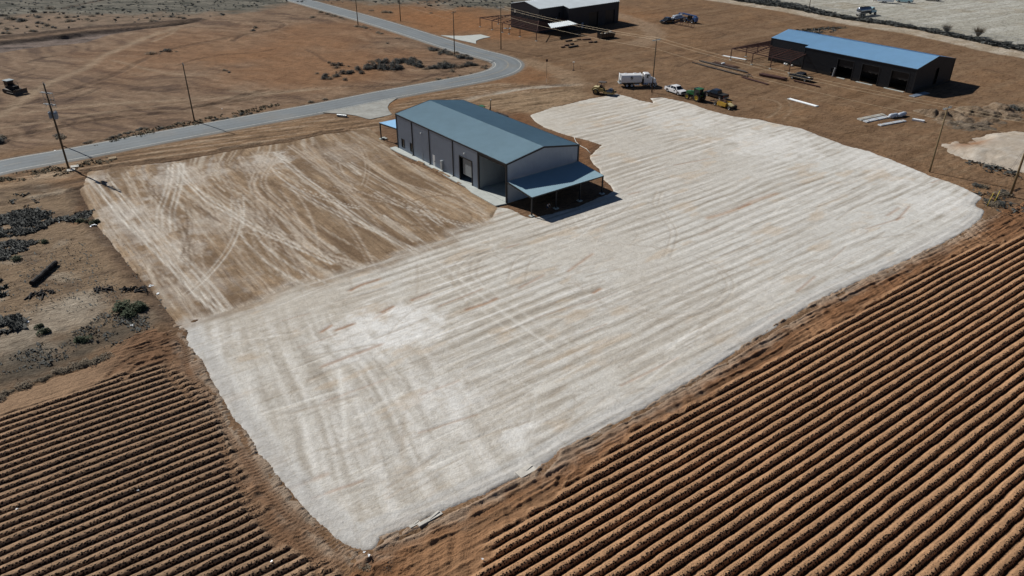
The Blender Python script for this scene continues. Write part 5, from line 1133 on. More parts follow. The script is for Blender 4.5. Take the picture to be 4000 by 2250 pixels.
# telehandler
mid = offs((55.03, 249.05), 40, 1.0); t = thing("telehandler", "blue telehandler holding a white sheet bundle beside the loaded trailer", "telehandler", (*mid, 0), D2R(130))
mb = MB(); mb.prism([(-2.6, .6), (-2.6, 1.9), (-1.6, 2.1), (-.9, 1.5), (1.8, 1.2), (2.1, .7), (1.6, .55), (-2.0, .5)], lambda x, z_: .75); mb.build("chassis", M['blue'], t, bevel=.03)
mb = MB(); mb.prism([(-.7, 1.0), (-.7, 2.35), (.35, 2.4), (.75, 1.5), (.75, 1.0)], lambda x, z_: .45, y0=.62); c_ = mb.build("cab", M['dsteel'], t); mb = MB(); mb.box((0.0, 1.08, 1.85), (.8, .02, .7)); mb.build("cab_window", M['glass'], c_)
mb = MB(); mb.beam((-2.4, -.1, 2.25), (3.6, -.1, 2.55), .38, .42); mb.beam((3.4, -.1, 2.55), (5.0, -.1, 2.45), .28, .3); mb.beam((5.0, -.1, 2.5), (5.25, -.1, 1.9), .5, .2); mb.build("boom", M['blue'], t)
mb = MB(); mb.box((5.4, -.1, 1.8), (.1, 1.4, .7)); [mb.box((6.0, y, 1.5), (1.2, .12, .06)) for y in (-.6, .4)]; mb.build("fork", M['dsteel'], t)
for sg in (-1, 1):
    for x in (-1.45, 1.5): wheel(t, x, sg * .98, .62, .42, 'rim', sg)
R_ = Matrix.Rotation(D2R(130), 3, 'Z'); p = R_ @ Vector((5.6, -.1, 0)); tb = thing("sheet_bundle", "bundle of white roof sheets and timber carried on the telehandler forks", "panel bundle", (mid[0] + p.x, mid[1] + p.y, 1.56), D2R(130 + 90))
mb = MB(); [mb.box((0, 0, .04 + .1 * k), (5.2, .95 - .1 * k, .07)) for k in range(3)]; mb.build("sheets", M['wdirty'], tb); mb = MB(); [mb.box((x, 0, .32), (.1, 1.0, .08)) for x in (-2, 0, 2)]; mb.build("battens", M['wood'], tb)
# red steel rack on the ground
a = G(2540 + 630 / 6.618, 30 + 435 / 6.618); b_ = G(2540 + 1065 / 6.618, 30 + 522 / 6.618); d = b_ - a; Lr = np.hypot(*d); t = thing("steel_rack", "low red steel rack frame on the ground beside the loaded trailer", "rack", (a[0], a[1], 0), math.atan2(d[1], d[0]))
mb = MB()
for y in (0, 1.25):
    mb.beam((0, y, .08), (Lr, y, .08), .1); mb.beam((0, y, 1.0), (Lr, y, 1.0), .08)
    for k in range(4): mb.beam((Lr * k / 3, y, .05), (Lr * k / 3, y, 1.0), .09)
for k in range(4): mb.beam((Lr * k / 3, 0, 1.0), (Lr * k / 3, 1.25, 1.0), .08); mb.beam((Lr * k / 3, 0, .08), (Lr * k / 3, 1.25, .08), .08)
mb.build("frame", M['rsteel'], t)

# white tank truck
rr = G(2400 + 290 / 6.618, 280 + 415 / 6.618); az = 5.0; hd = dirv(az); lf = dirv(az + 90)
org = rr + lf * 1.15; tk = thing("tank_truck", "white tank truck with dark round emblem parked on the dirt behind the road roller", "truck", (org[0], org[1], 0), D2R(az))
mb = MB(); mb.box((2.9, 0, .85), (8.6, .9, .26)); mb.box((6.6, 0, .65), (.5, 2.2, .3)); mb.build("chassis", M['dsteel'], tk)
bev = [(-1.1, 1.25), (-1.1, 2.75), (-1.0, 3.02), (-.5, 3.1)]
mb = MB(); prof = [(-1.18, 0)]; cs = [(1.05, 1.1), (1.22, 1.35), (1.25, 2.45), (1.08, 2.92), (.6, 3.06), (-.6, 3.06), (-1.08, 2.92), (-1.25, 2.45), (-1.22, 1.35), (-1.05, 1.1)]; n = len(cs)
vs = [(-1.25, y * .97, z_) for y, z_ in cs] + [(-1.15, y, z_) for y, z_ in cs] + [(3.72, y, z_) for y, z_ in cs] + [(3.82, y * .97, z_) for y, z_ in cs]
mb.add(vs, [tuple(range(n - 1, -1, -1)), tuple(range(3 * n, 4 * n))] + [(k * n + i, k * n + (i + 1) % n, (k + 1) * n + (i + 1) % n, (k + 1) * n + i) for k in range(3) for i in range(n)]); tank = mb.build("tank", M['white'], tk, bevel=.03)
mb = MB(); mb.box((-1.22, 0, 2.0), (.14, 2.62, 2.1)); mb.box((3.85, 0, 2.2), (.1, 2.5, 1.7)); [mb.box((x, .3, 3.09), (.7, .6, .09)) for x in (.1, 2.4)]; mb.build("tank_frame", M['wpanel'], tank)
mb = MB(); mb.lathe([(0, .0), (.34, .0)], 20, (1.35, -1.262, 2.35), 'y'); e = mb.build("emblem", M['emblem'], tank)
mb = MB(); mb.box((1.5, -1.268, 2.42), (.42, .01, .06), ry=.5); mb.box((1.25, -1.268, 2.25), (.36, .01, .05), ry=.5); mb.build("emblem_stripes", M['wpanel'], e)
mb = MB(); mb.box((1.35, -1.258, 1.86), (.75, .01, .09)); mb.build("lettering", M['xfmr'], tank)
mb = MB(); mb.box((-1.5, .0, 1.0), (.3, 2.3, .2)); [mb.tube([(-1.45, y, .9), (-1.6, y, 1.9), (-1.3, y, 3.2)], .05, 6) for y in (-1.0, -.5)]; mb.box((-1.5, -.7, 1.6), (.3, .5, .6)); mb.build("spray_gear", M['galv'], tk)
cabp = [(4.45, 1.0), (4.45, 3.0), (4.65, 3.25), (5.75, 3.2), (5.95, 3.05), (6.25, 2.15), (6.28, 1.0)]
mb = MB(); mb.prism(cabp, lambda x, z_: 1.05 - .06 * max(0, z_ - 2)); cab = mb.build("cab", M['white'], tk, bevel=.05)
mb = MB(); mb.prism([(6.2, .95), (6.2, 2.15), (7.35, 1.95), (7.55, 1.7), (7.58, .95)], lambda x, z_: 1.0 - .18 * (x - 6.2)); mb.build("hood", M['white'], tk, bevel=.06)
for sg in (-1, 1): mb = MB(); q = [(5.05, sg * 1.02, 2.2), (5.85, sg * 1.02, 2.2), (5.72, sg * 1.0, 2.95), (5.05, sg * 1.0, 2.95)]; quad(mb, q if sg < 0 else q[::-1]); mb.build("side_window", M['glass'], cab)
mb = MB(); quad(mb, [(6.27, -.88, 2.22), (6.27, .88, 2.22), (6.0, .85, 3.0), (6.0, -.85, 3.0)]); mb.build("windshield", M['glass'], cab)
for y in (-.85, .85): mb = MB(); mb.tube([(4.25, y, .9), (4.25, y, 3.1), (4.2, y, 3.3)], .08, 10); mb.build("exhaust_stack", M['dsteel'], tk)
mb = MB(); mb.box((4.15, -.9, 1.25), (.4, .5, 1.3)); mb.box((4.15, .9, 1.25), (.4, .5, 1.3)); mb.build("engine_bay", M['dsteel'], tk)
for sg in (-1, 1):
    for x in (.3, 1.5): wheel(tk, x, sg * .98, .52, .5, 'rimw', sg)
    wheel(tk, 6.75, sg * 1.0, .52, .32, 'rimw', sg)
    mb = MB(); mb.lathe([(0, -.6), (.3, -.6), (.3, .6), (0, .6)], 14, (4.9, sg * .95, .75), 'x'); mb.build("fuel_tank", M['chrome'], tk, True)
    mb = MB(); mb.box((5.55, sg * 1.05, .55), (1.0, .25, .05)); mb.box((5.55, sg * 1.05, .9), (1.0, .2, .05)); mb.build("step", M['galv'], tk)
    mb = MB(); mb.lathe([(.60, -.2), (.68, -.2), (.68, .2), (.60, .2)], 18, (6.75, sg * 1.0, .55), 'y'); mb.build("fender", M['white'], tk)
    mb = MB(); mb.box((7.55, sg * .75, 1.15), (.1, .3, .25)); mb.build("headlight", M['lamp'], tk)
mb = MB(); mb.box((7.7, 0, .6), (.2, 2.2, .4)); mb.build("bumper", M['galv'], tk)
mb = MB(); mb.box((2.8, -.85, .62), (1.2, .3, .3)); mb.build("hose_box", M['wpanel'], tk)

# silver tank truck in the pale lot
mid = offs((115.78, 261.01), 118, 1.1); t = thing("tank_truck", "polished silver tanker truck parked beside the fence in the pale lot", "truck", (*mid, 0), D2R(28))
mb = MB(); mb.box((0, 0, .85), (8.2, .9, .25)); mb.build("chassis", M['dsteel'], t)
mb = MB(); mb.lathe([(0, -3.9), (.7, -3.9), (1.05, -3.75), (1.08, -3.6), (1.08, 1.4), (1.05, 1.55), (.7, 1.7), (0, 1.7)], 24, (0, 0, 1.95), 'x'); tank = mb.build("tank", M['chrome'], t, True)
mb = MB(); mb.box((-1.1, 0, 3.05), (4.6, .6, .08)); [mb.box((x, 0, 3.12), (.5, .5, .14)) for x in (-2.6, -.8)]; mb.build("walkway", M['dsteel'], tank); mb = MB(); mb.box((-4.0, 0, 1.1), (.5, 2.0, .7)); mb.build("rear_cabinet", M['wdirty'], t)
mb = MB(); mb.prism([(1.9, .9), (1.9, 2.7), (3.0, 2.75), (3.35, 1.9), (4.5, 1.6), (4.6, .9)], lambda x, z_: 1.05 - .1 * max(0, x - 3.2)); cab = mb.build("cab", M['pblue'], t, bevel=.05)
mb = MB(); quad(mb, [(3.37, -.85, 1.95), (3.37, .85, 1.95), (3.06, .85, 2.65), (3.06, -.85, 2.65)]); [quad(mb, q if sg < 0 else q[::-1]) for sg in (-1, 1) for q in [[(2.2, sg * 1.056, 1.9), (3.1, sg * 1.056, 1.9), (2.9, sg * 1.056, 2.55), (2.2, sg * 1.056, 2.55)]]]; mb.build("windows", M['glass'], cab)
for sg in (-1, 1):
    for x in (-2.9, -1.7, 3.8): wheel(t, x, sg * .98, .52, .42, 'rim', sg)
# white enclosed trailer
a = G(3454, 12.5); t = thing("enclosed_trailer", "white enclosed box trailer at the top edge of the pale lot", "trailer", (a[0] + .5, a[1] + 1.1, 0), D2R(-28))
mb = MB(); mb.box((.3, 0, 1.55), (5.8, 2.2, 2.1)); mb.build("box_body", M['wpanel'], t, bevel=.06)
for sg in (-1, 1):
    for x in (-.4, .45): wheel(t, x, sg * 1.05, .36, .24, 'rimw', sg)
mb = MB(); mb.beam((-2.6, .7, .5), (-4.0, 0, .5), .1); mb.beam((-2.6, -.7, .5), (-4.0, 0, .5), .1); mb.box((-4.0, 0, .35), (.12, .12, .7)); mb.build("drawbar", M['dsteel'], t)
mb = MB(); mb.box((3.21, 0, 1.55), (.03, 1.9, 1.9)); mb.build("rear_door", M['wdirty'], t)

# green tractor
mid = offs((38.28, 160.94), 40, .95); t = thing("tractor", "green farm tractor with yellow wheels hitched to the yellow scraper", "tractor", (*mid, 0), D2R(130))
mb = MB(); mb.prism([(-1.0, .75), (-1.0, 1.25), (.3, 1.3), (2.35, 1.15), (2.4, .7), (.5, .6)], lambda x, z_: .32); mb.build("frame", M['dsteel'], t)
mb = MB(); mb.prism([(.15, 1.15), (.15, 1.98), (1.6, 1.92), (2.45, 1.78), (2.6, 1.6), (2.62, 1.05), (2.4, .95)], lambda x, z_: .40 - .03 * max(0, x - 1)); hood = mb.build("hood", M['green'], t, bevel=.05)
mb = MB(); mb.box((2.63, 0, 1.4), (.03, .6, .6)); mb.build("grille", M['bedliner'], hood)
mb = MB(); [mb.box((x, y, 1.95), (.09, .09, 1.45)) for x in (.15, -1.35) for y in (-.72, .72)]; mb.box((-.6, 0, 1.2), (1.6, 1.5, .25)); cab = mb.build("cab", M['green'], t)
mb = MB(); mb.prism([(-1.55, 2.68), (-1.5, 2.82), (-.6, 2.88), (.3, 2.82), (.36, 2.68)], lambda x, z_: .88 - .4 * max(0, z_ - 2.75)); mb.build("cab_roof", M['green'], cab, bevel=.03)
mb = MB(); mb.box((-.6, 0, 2.0), (1.45, 1.40, 1.36)); mb.build("cab_glass", M['glass'], cab)
mb = MB(); mb.tube([(1.0, .45, 1.8), (1.0, .45, 2.6)], .05, 8); mb.build("exhaust_pipe", M['dsteel'], t)
for sg in (-1, 1):
    wheel(t, -1.05, sg * 1.0, .92, .52, 'rimy', sg, lug=True); wheel(t, 1.75, sg * .92, .66, .42, 'rimy', sg, lug=True)
    mb = MB(); mb.lathe([(1.02, -.22), (1.02, .22)], 28, (-1.05, sg * 1.0, .92), 'y'); m2 = mb.build("fender", M['dsteel'], t); 
    me = m2.data; import bmesh as _b; bm = _b.new(); bm.from_mesh(me); _b.ops.delete(bm, geom=[f for f in bm.faces if f.calc_center_median().z < 1.55 or f.calc_center_median().x > -.4], context='FACES'); bm.to_mesh(me); bm.free()
mb = MB(); mb.box((-1.9, 0, .75), (.7, .8, .4)); mb.beam((-2.0, 0, .55), (-2.9, 0, .5), .12); mb.build("hitch", M['dsteel'], t)
# yellow scraper
mid = offs((42.99, 155.75), 35, .95); t = thing("scraper", "worn yellow pull scraper parked behind the green tractor at the pad edge", "scraper", (*mid, 0), D2R(124))
mb = MB()
for sg in (-1, 1): mb.prism([(-1.2, .45), (-1.3, 1.25), (.9, 1.4), (1.25, 1.0), (1.2, .35)], lambda x, z_: .06, y0=sg * .95)
mb.box((-1.2, 0, .85), (.08, 1.9, .8)); mb.box((0, 0, .42), (2.4, 1.9, .08)); mb.box((1.1, 0, .9), (.1, 1.9, .7), ry=.3); bw_ = mb.build("bowl", M['yellow'], t)
mb = MB(); mb.box((-.1, 0, 1.0), (2.2, 1.7, .12)); mb.beam((-.9, -.6, 1.5), (.9, .6, 1.45), .12); mb.beam((-.9, .6, 1.5), (.9, -.6, 1.45), .12); mb.box((.5, 0, 1.45), (.2, 1.9, .16)); mb.tube([(.3, .3, 1.1), (1.3, .2, 1.5)], .07, 8); mb.build("apron_linkage", M['rust'], t)
mb = MB(); mb.prism([(-1.3, 1.2), (-1.25, .9), (-2.5, .6), (-2.6, .85), (-1.9, 1.1)], lambda x, z_: .45); mb.build("rear_deck", M['cream'], t, bevel=.03)
mb = MB(); mb.beam((1.1, 0, 1.1), (2.2, 0, .9), .2); mb.beam((2.2, 0, .8), (4.1, 0, .55), .16); mb.box((2.0, 0, .45), (.15, 1.5, .15)); mb.tube([(3.1, 0, .6), (3.1, 0, 1.25)], .05, 6); mb.build("drawbar", M['dsteel'], t)
mb = MB(); mb.box((-2.4, 0, .42), (.16, 1.7, .16)); mb.build("axle", M['dsteel'], t)
for sg in (-1, 1): wheel(t, -2.4, sg * .95, .44, .36, 'rim', sg); wheel(t, 2.0, sg * .72, .42, .3, 'rim', sg)

# road roller with its operator
mid = np.array([19.45, 165.13]) * S + dirv(68) * .95; rl = thing("road_roller", "dusty yellow road roller with canopy and smooth steel drum at the pad's top edge", "road roller", (mid[0], mid[1], 0), D2R(-22))
mb = MB(); mb.prism([(-2.6, .8), (-2.7, 1.3), (-2.2, 1.72), (-.9, 1.78), (-.55, 1.5), (.2, 1.45), (.3, .75), (-2.2, .7)], lambda x, z_: .78); mb.build("body", M['ytan'], rl, bevel=.05)
mb = MB(); mb.prism([(-2.2, 1.60), (-2.2, 1.74), (-1.0, 1.80), (-1.0, 1.66)], lambda x, z_: .68); mb.build("engine_cover", M['cream'], rl)
mb = MB(); [mb.beam((x, y, 1.4), (x + .1, y, 2.85), .07) for x in (-.75, .1) for y in (-.6, .6)]; mb.box((-.25, 0, 2.88), (1.7, 1.55, .09)); mb.box((.62, .55, 2.65), (.1, .12, .35)); mb.build("canopy", M['dsteel'], rl)
mb = MB(); mb.box((-.25, 0, 2.94), (1.6, 1.45, .03)); mb.build("canopy_top", M['gsteel'], rl)
mb = MB(); mb.box((-.45, 0, 1.62), (.5, .5, .14)); mb.box((-.68, 0, 1.9), (.12, .5, .5)); mb.beam((.05, 0, 1.4), (-.02, 0, 1.95), .06); mb.lathe([(.15, -.02), (.19, 0), (.15, .02)], 12, (-.03, 0, 1.98), 'x'); mb.build("seat", M['bedliner'], rl)
mb = MB(); mb.tube([(-1.5, .3, 1.7), (-1.5, .3, 2.35)], .05, 8); mb.build("exhaust_pipe", M['dsteel'], rl)
for sg in (-1, 1): wheel(rl, -1.6, sg * .75, .68, .5, 'ytan', sg, lug=True)
for sg in (-1, 1): mb = MB(); mb.lathe([(.74, -.26), (.80, 0), (.74, .26)], 24, (-1.6, sg * .78, .68), 'y'); o = mb.build("fender", M['cream'], rl); bm = _b.new(); bm.from_mesh(o.data); _b.ops.delete(bm, geom=[f for f in bm.faces if f.calc_center_median().z < 1.1], context='FACES'); bm.to_mesh(o.data); bm.free()
mb = MB(); mb.box((1.5, 1.12, .72), (2.5, .12, .36)); mb.box((1.5, -1.12, .72), (2.5, .12, .36)); mb.box((2.72, 0, .78), (.16, 2.3, .4)); mb.box((.4, 0, .78), (.3, 2.3, .4)); mb.box((.1, 0, .75), (.7, .4, .3)); mb.build("drum_frame", M['ytan'], rl)
mb = MB(); mb.lathe([(0, -1.0), (.68, -1.0), (.72, -.96), (.72, .96), (.68, 1.0), (0, 1.0)], 32, (1.65, 0, .72), 'y'); mb.build("drum", M['drum'], rl, True)
mb = MB(); mb.box((2.95, .3, .85), (.3, .5, .3)); mb.build("headlight_box", M['dsteel'], rl)

def person(loc, rz, joints, label, top, parent_note=None):
    """one skinned body surface grown from connected joints; clothing and hair as children"""
    V = joints['v']; E = joints['e']; R = joints['r']
    me = bpy.data.meshes.new("person"); me.from_pydata(V, E, []); o = bpy.data.objects.new("person", me); C.objects.link(o); o.location = loc; o.rotation_euler = (0, 0, rz)
    o.modifiers.new("skin", 'SKIN'); sk = me.skin_vertices[0].data
    for i, r in enumerate(R): sk[i].radius = (r, r)
    sk[0].use_root = True; ss = o.modifiers.new("sub", 'SUBSURF'); ss.levels = 1; ss.render_levels = 1; me.materials.append(M['skin']); tag(o, label, "person")
    for nm, idx, ed, rr_, m in joints['cloth']:
        me2 = bpy.data.meshes.new(nm); me2.from_pydata([V[i] for i in idx], ed, []); c = bpy.data.objects.new(nm, me2); C.objects.link(c); c.parent = o
        c.modifiers.new("skin", 'SKIN'); s2 = me2.skin_vertices[0].data
        for i, r in enumerate(rr_): s2[i].radius = (r, r)
        s2[0].use_root = True; q = c.modifiers.new("sub", 'SUBSURF'); q.levels = 1; q.render_levels = 1; me2.materials.append(M[m])
    hd = V[joints['head']]; mb = MB(); mb.lathe([(0, .13), (.07, .115), (.108, .06), (.112, .0), (.10, -.04)], 12, (hd[0] - .015, hd[1], hd[2] + .02), 'z'); mb.build(joints.get('hat', "hair"), M[joints.get('hatm', 'hair')], o, True)
    mb = MB(); mb.box((hd[0] + .10, hd[1], hd[2] - .0), (.03, .025, .04)); [mb.box((hd[0] + .092, hd[1] + s_ * .035, hd[2] + .025), (.012, .02, .012), mi=1) for s_ in (-1, 1)]; mb.box((hd[0] + .09, hd[1], hd[2] - .05), (.012, .045, .01), mi=1); mb.build("face", [M['skin'], M['hair']], o)
    return o
def hand(V, E, R, wrist, d):
    """palm with five short finger chains"""
    w = Vector(V[wrist]); d = Vector(d).normalized(); s_ = d.cross(Vector((0, 0, 1))).normalized(); p = len(V); V.append(tuple(w + d * .07)); R.append(.032); E.append((wrist, p))
    for k in range(4):
        b = len(V); o_ = s_ * (.024 * (k - 1.5)); V.append(tuple(w + d * .12 + o_)); R.append(.010); E.append((p, b)); V.append(tuple(w + d * (.17 + .01 * (k in (1, 2))) + o_ + Vector((0, 0, -.02)))); R.append(.008); E.append((b, b + 1))
    b = len(V); V.append(tuple(w + d * .06 + s_ * .055)); R.append(.011); E.append((p, b)); V.append(tuple(w + d * .10 + s_ * .07)); R.append(.009); E.append((b, b + 1))
# crouching man in the canopy shade: squatting on his heels, arms forward
V = [(0,0,.34),(.06,0,.52),(.16,0,.78),(.20,0,.88),(.24,0,1.00), (.0,.13,.32),(.38,.20,.50),(.10,.20,.12),(.26,.22,.04), (.0,-.13,.32),(.38,-.20,.50),(.10,-.20,.12),(.26,-.22,.04), (.16,.2,.78),(.36,.26,.58),(.56,.16,.44), (.16,-.2,.78),(.36,-.26,.58),(.56,-.16,.44)]
E_ = [(0,1),(1,2),(2,3),(3,4),(0,5),(5,6),(6,7),(7,8),(0,9),(9,10),(10,11),(11,12),(2,13),(13,14),(14,15),(2,16),(16,17),(17,18)]
R__ = [.14,.13,.13,.055,.10, .10,.075,.055,.045, .10,.075,.055,.045, .06,.045,.032, .06,.045,.032]
hand(V, E_, R__, 15, (1, 0, -.3)); hand(V, E_, R__, 18, (1, 0, -.3))
J = dict(v=V, e=E_, r=R__, head=4, cloth=[("shirt", [1,2,13,14,16,17], [(0,1),(1,2),(2,3),(1,4),(4,5)], [.15,.16,.08,.055,.08,.055], 'shirt'), ("trousers", [0,5,6,7,9,10,11], [(0,1),(1,2),(2,3),(0,4),(4,5),(5,6)], [.16,.115,.09,.07,.115,.09,.07], 'jeans')])
q = G(2060 + 400 / 5.117, 700 + 600 / 5.117); person((q[0], q[1], .10), D2R(-40), J, "person in a white shirt crouching in the shade under the end canopy", None)
# seated roller operator
V = [(0,0,1.72),(0,0,1.95),(.02,0,2.22),(.03,0,2.32),(.05,0,2.45), (.02,.12,1.70),(.42,.14,1.72),(.46,.15,1.45),(.56,.15,1.42), (.02,-.12,1.70),(.42,-.14,1.72),(.46,-.15,1.45),(.56,-.15,1.42), (.02,.2,2.2),(.12,.24,1.96),(.34,.14,1.98), (.02,-.2,2.2),(.12,-.24,1.96),(.34,-.14,1.98)]
V = [(a - .45, b, c) for a, b, c in V]; E2 = list(E_[:18]); R2 = [.13,.13,.13,.055,.10, .09,.07,.05,.045, .09,.07,.05,.045, .06,.045,.032, .06,.045,.032]
hand(V, E2, R2, 15, (1, -.3, 0)); hand(V, E2, R2, 18, (1, .3, 0))
J = dict(v=V, e=E2, r=R2, head=4, hat="cap", hatm='bedliner', cloth=[("shirt", [1,2,13,14,16,17], [(0,1),(1,2),(2,3),(1,4),(4,5)], [.15,.16,.08,.055,.08,.055], 'jeans'), ("trousers", [0,5,6,7,9,10,11], [(0,1),(1,2),(2,3),(0,4),(4,5),(5,6)], [.15,.105,.085,.065,.105,.085,.065], 'jeans')])
person((mid[0], mid[1], 0), D2R(-22), J, "person in dark clothes seated under the road roller's canopy", None)

# bulldozer at the left edge
q = G(48, 368); t = thing("bulldozer", "dark crawler bulldozer with white cab roof at the left picture edge", "bulldozer", (q[0] - .3, q[1] + 1.2, 0), D2R(-30))
for sg in (-1, 1):
    mb = MB(); mb.prism([(-2.2, .5), (-2.0, .95), (-1.6, 1.08), (1.3, 1.0), (1.9, .7), (2.0, .4), (1.7, .08), (-1.7, .06), (-2.1, .2)], lambda x, z_: .28, y0=sg * 1.05); tr_ = mb.build("track", M['dsteel'], t)
    mb = MB(); [mb.box((-2.15 + .1 * abs(k - 3), sg * 1.05, .25 + .13 * k), (.1, .56, .06)) for k in range(6)]; mb.build("grousers", M['galv'], tr_)
mb = MB(); mb.prism([(-1.9, .8), (-1.9, 1.5), (-.2, 1.6), (.1, 2.0), (1.9, 1.85), (2.05, .9), (1.8, .6), (-1.7, .6)], lambda x, z_: .62); mb.build("body", M['blacko'], t, bevel=.04)
mb = MB(); [mb.box((x, y, 2.2), (.1, .1, 1.3)) for x in (-1.6, -.2) for y in (-.7, .7)]; cab = mb.build("cab", M['dsteel'], t); mb = MB(); mb.box((-.9, 0, 2.2), (1.25, 1.3, 1.1)); mb.build("cab_glass", M['glass'], cab); mb = MB(); mb.box((-.85, 0, 2.92), (2.0, 1.8, .12)); mb.build("cab_roof", M['slate'], cab)
mb = MB(); mb.tube([(1.0, .0, 1.9), (1.0, 0, 2.6)], .06, 8); [mb.tube([(.6, .5, 2.0), (1.0, .5, 2.75), (1.6, .5, 2.8), (2.0, .5, 2.4), (2.0, .5, 1.8)], .04, 6)]; mb.build("exhaust_and_hoses", M['dsteel'], t)
mb = MB(); vs = [];
for k in range(7):
    a = -.5 + k / 6; vs += [(3.1 - .5 * (1 - (2 * (k / 6) - 1) ** 2) * .4, -1.7, .1 + 1.15 * k / 6), (3.1 - .5 * (1 - (2 * (k / 6) - 1) ** 2) * .4, 1.7, .1 + 1.15 * k / 6)]
vs += [(v[0] - .12, v[1], v[2]) for v in vs[::-1]]
mb.add(vs, [(2 * i, 2 * i + 1, 2 * i + 3, 2 * i + 2) for i in range(13)] + [tuple(range(0, 28, 2)), tuple(range(27, 0, -2))]); mb.build("blade", M['gsteel'], t)
mb = MB(); [mb.beam((-.2, sg * 1.45, .45), (2.9, sg * 1.45, .4), .16) for sg in (-1, 1)]; [mb.tube([(1.7, sg * .5, 1.3), (2.8, sg * .5, .9)], .07, 8) for sg in (-1, 1)]; mb.build("push_arm", M['gsteel'], t)

# machine hidden behind the main roof: green tractor roof edge, upright lever, dark attachment
q = G(1884, 418, 2.2); t = thing("tractor", "small green tractor seen just over the main building's back roof edge", "tractor", (q[0], q[1], 0), D2R(-50))
mb = MB(); mb.prism([(-1.2, .6), (-1.2, 1.4), (.2, 1.5), (1.6, 1.35), (1.7, .6)], lambda x, z_: .4); mb.build("body", M['green'], t); mb = MB(); [mb.box((x, y, 1.7), (.07, .07, 1.1)) for x in (-1.0, .1) for y in (-.55, .55)]; mb.box((-.45, 0, 2.28), (1.5, 1.4, .08)); mb.build("canopy", M['green'], t)
for sg in (-1, 1): wheel(t, -.8, sg * .8, .68, .4, 'rimy', sg); wheel(t, 1.2, sg * .7, .42, .28, 'rimy', sg)
q = G(1912, 427, 1.8); t = thing("backhoe_arm", "upright dark digger arm standing behind the main building's roof", "digger arm", (q[0], q[1], 0), D2R(-50))
mb = MB(); mb.box((0, 0, .4), (1.0, .9, .8)); mb.build("mount", M['dsteel'], t); mb = MB(); mb.beam((0, 0, .8), (.35, 0, 2.4), .18, .26); mb.beam((.35, 0, 2.4), (.5, 0, 3.9), .10, .14); mb.build("arm", M['dsteel'], t); mb = MB(); mb.box((.5, 0, 3.98), (.2, .2, .16)); mb.build("cap", M['wdirty'], t)
a = G(1925, 443, .9); b_ = G(1966, 458, .9); d = b_ - a; t = thing("flat_trailer", "low dark flat trailer behind the main building, seen along its roof edge", "trailer", (a[0], a[1], 0), math.atan2(d[1], d[0]))
mb = MB(); mb.box((1.7, .6, .9), (4.0, 1.6, .14)); mb.box((1.0, .5, 1.08), (.9, .5, .22)); mb.build("deck", M['blacko'], t)
for sg in (-.1, 1.3): wheel(t, 1.7, sg, .4, .24, 'rim', 1 if sg > 0 else -1)

# dumpster
a = G(1850 + 1775 / 3.68, 550 / 3.68); b_ = G(1850 + 1865 / 3.68, 571 / 3.68); d = b_ - a; az = math.degrees(math.atan2(d[1], d[0])); t = thing("dumpster", "black open-top roll-off dumpster piled with scrap before the dark building", "dumpster", (a[0], a[1], 0), D2R(az + 85))
Lw = 5.0; Ww = 2.4
mb = MB(); mb.prism([(0, .2), (0, 1.6), (Lw + .4, 1.6), (Lw - .2, .2)], lambda x, z_: .05, y0=0); mb.prism([(0, .2), (0, 1.6), (Lw + .4, 1.6), (Lw - .2, .2)], lambda x, z_: .05, y0=-Ww)
mb.box((Lw / 2, -Ww / 2, .22), (Lw - .1, Ww, .1)); mb.box((0, -Ww / 2, .9), (.08, Ww, 1.4)); mb.box((Lw + .1, -Ww / 2, .9), (.08, Ww, 1.45), ry=.4); mb.build("bin", M['black'], t)
mb = MB(); [mb.box((x, y, .95), (.09, .07, 1.3)) for x in np.linspace(.3, Lw - .3, 7) for y in (.07, -Ww - .07)]; [mb.box((-.07, y, .95), (.07, .09, 1.3)) for y in np.linspace(-.2, -Ww + .2, 5)]; mb.box((Lw / 2, .08, 1.62), (Lw, .1, .1)); mb.box((Lw / 2, -Ww - .08, 1.62), (Lw, .1, .1)); mb.build("ribs", M['dsteel'], t)
mb = MB(); rng = random.Random(4)
for k in range(26): mb.box((rng.uniform(.4, Lw - .5), rng.uniform(-Ww + .4, -.3), 1.35 + rng.uniform(-.1, .45) * (1 if k % 2 else .3)), (rng.uniform(.4, 1.4), rng.uniform(.1, .5), rng.uniform(.05, .3)), rng.uniform(0, 3), k % 3, rng.uniform(-.3, .3))
o = mb.build("scrap_pile", [M['gsteel'], M['wood'], M['wdirty']], None); o.location = t.location; o.rotation_euler = t.rotation_euler; tag(o, "mixed scrap heaped in the black dumpster", "scrap")

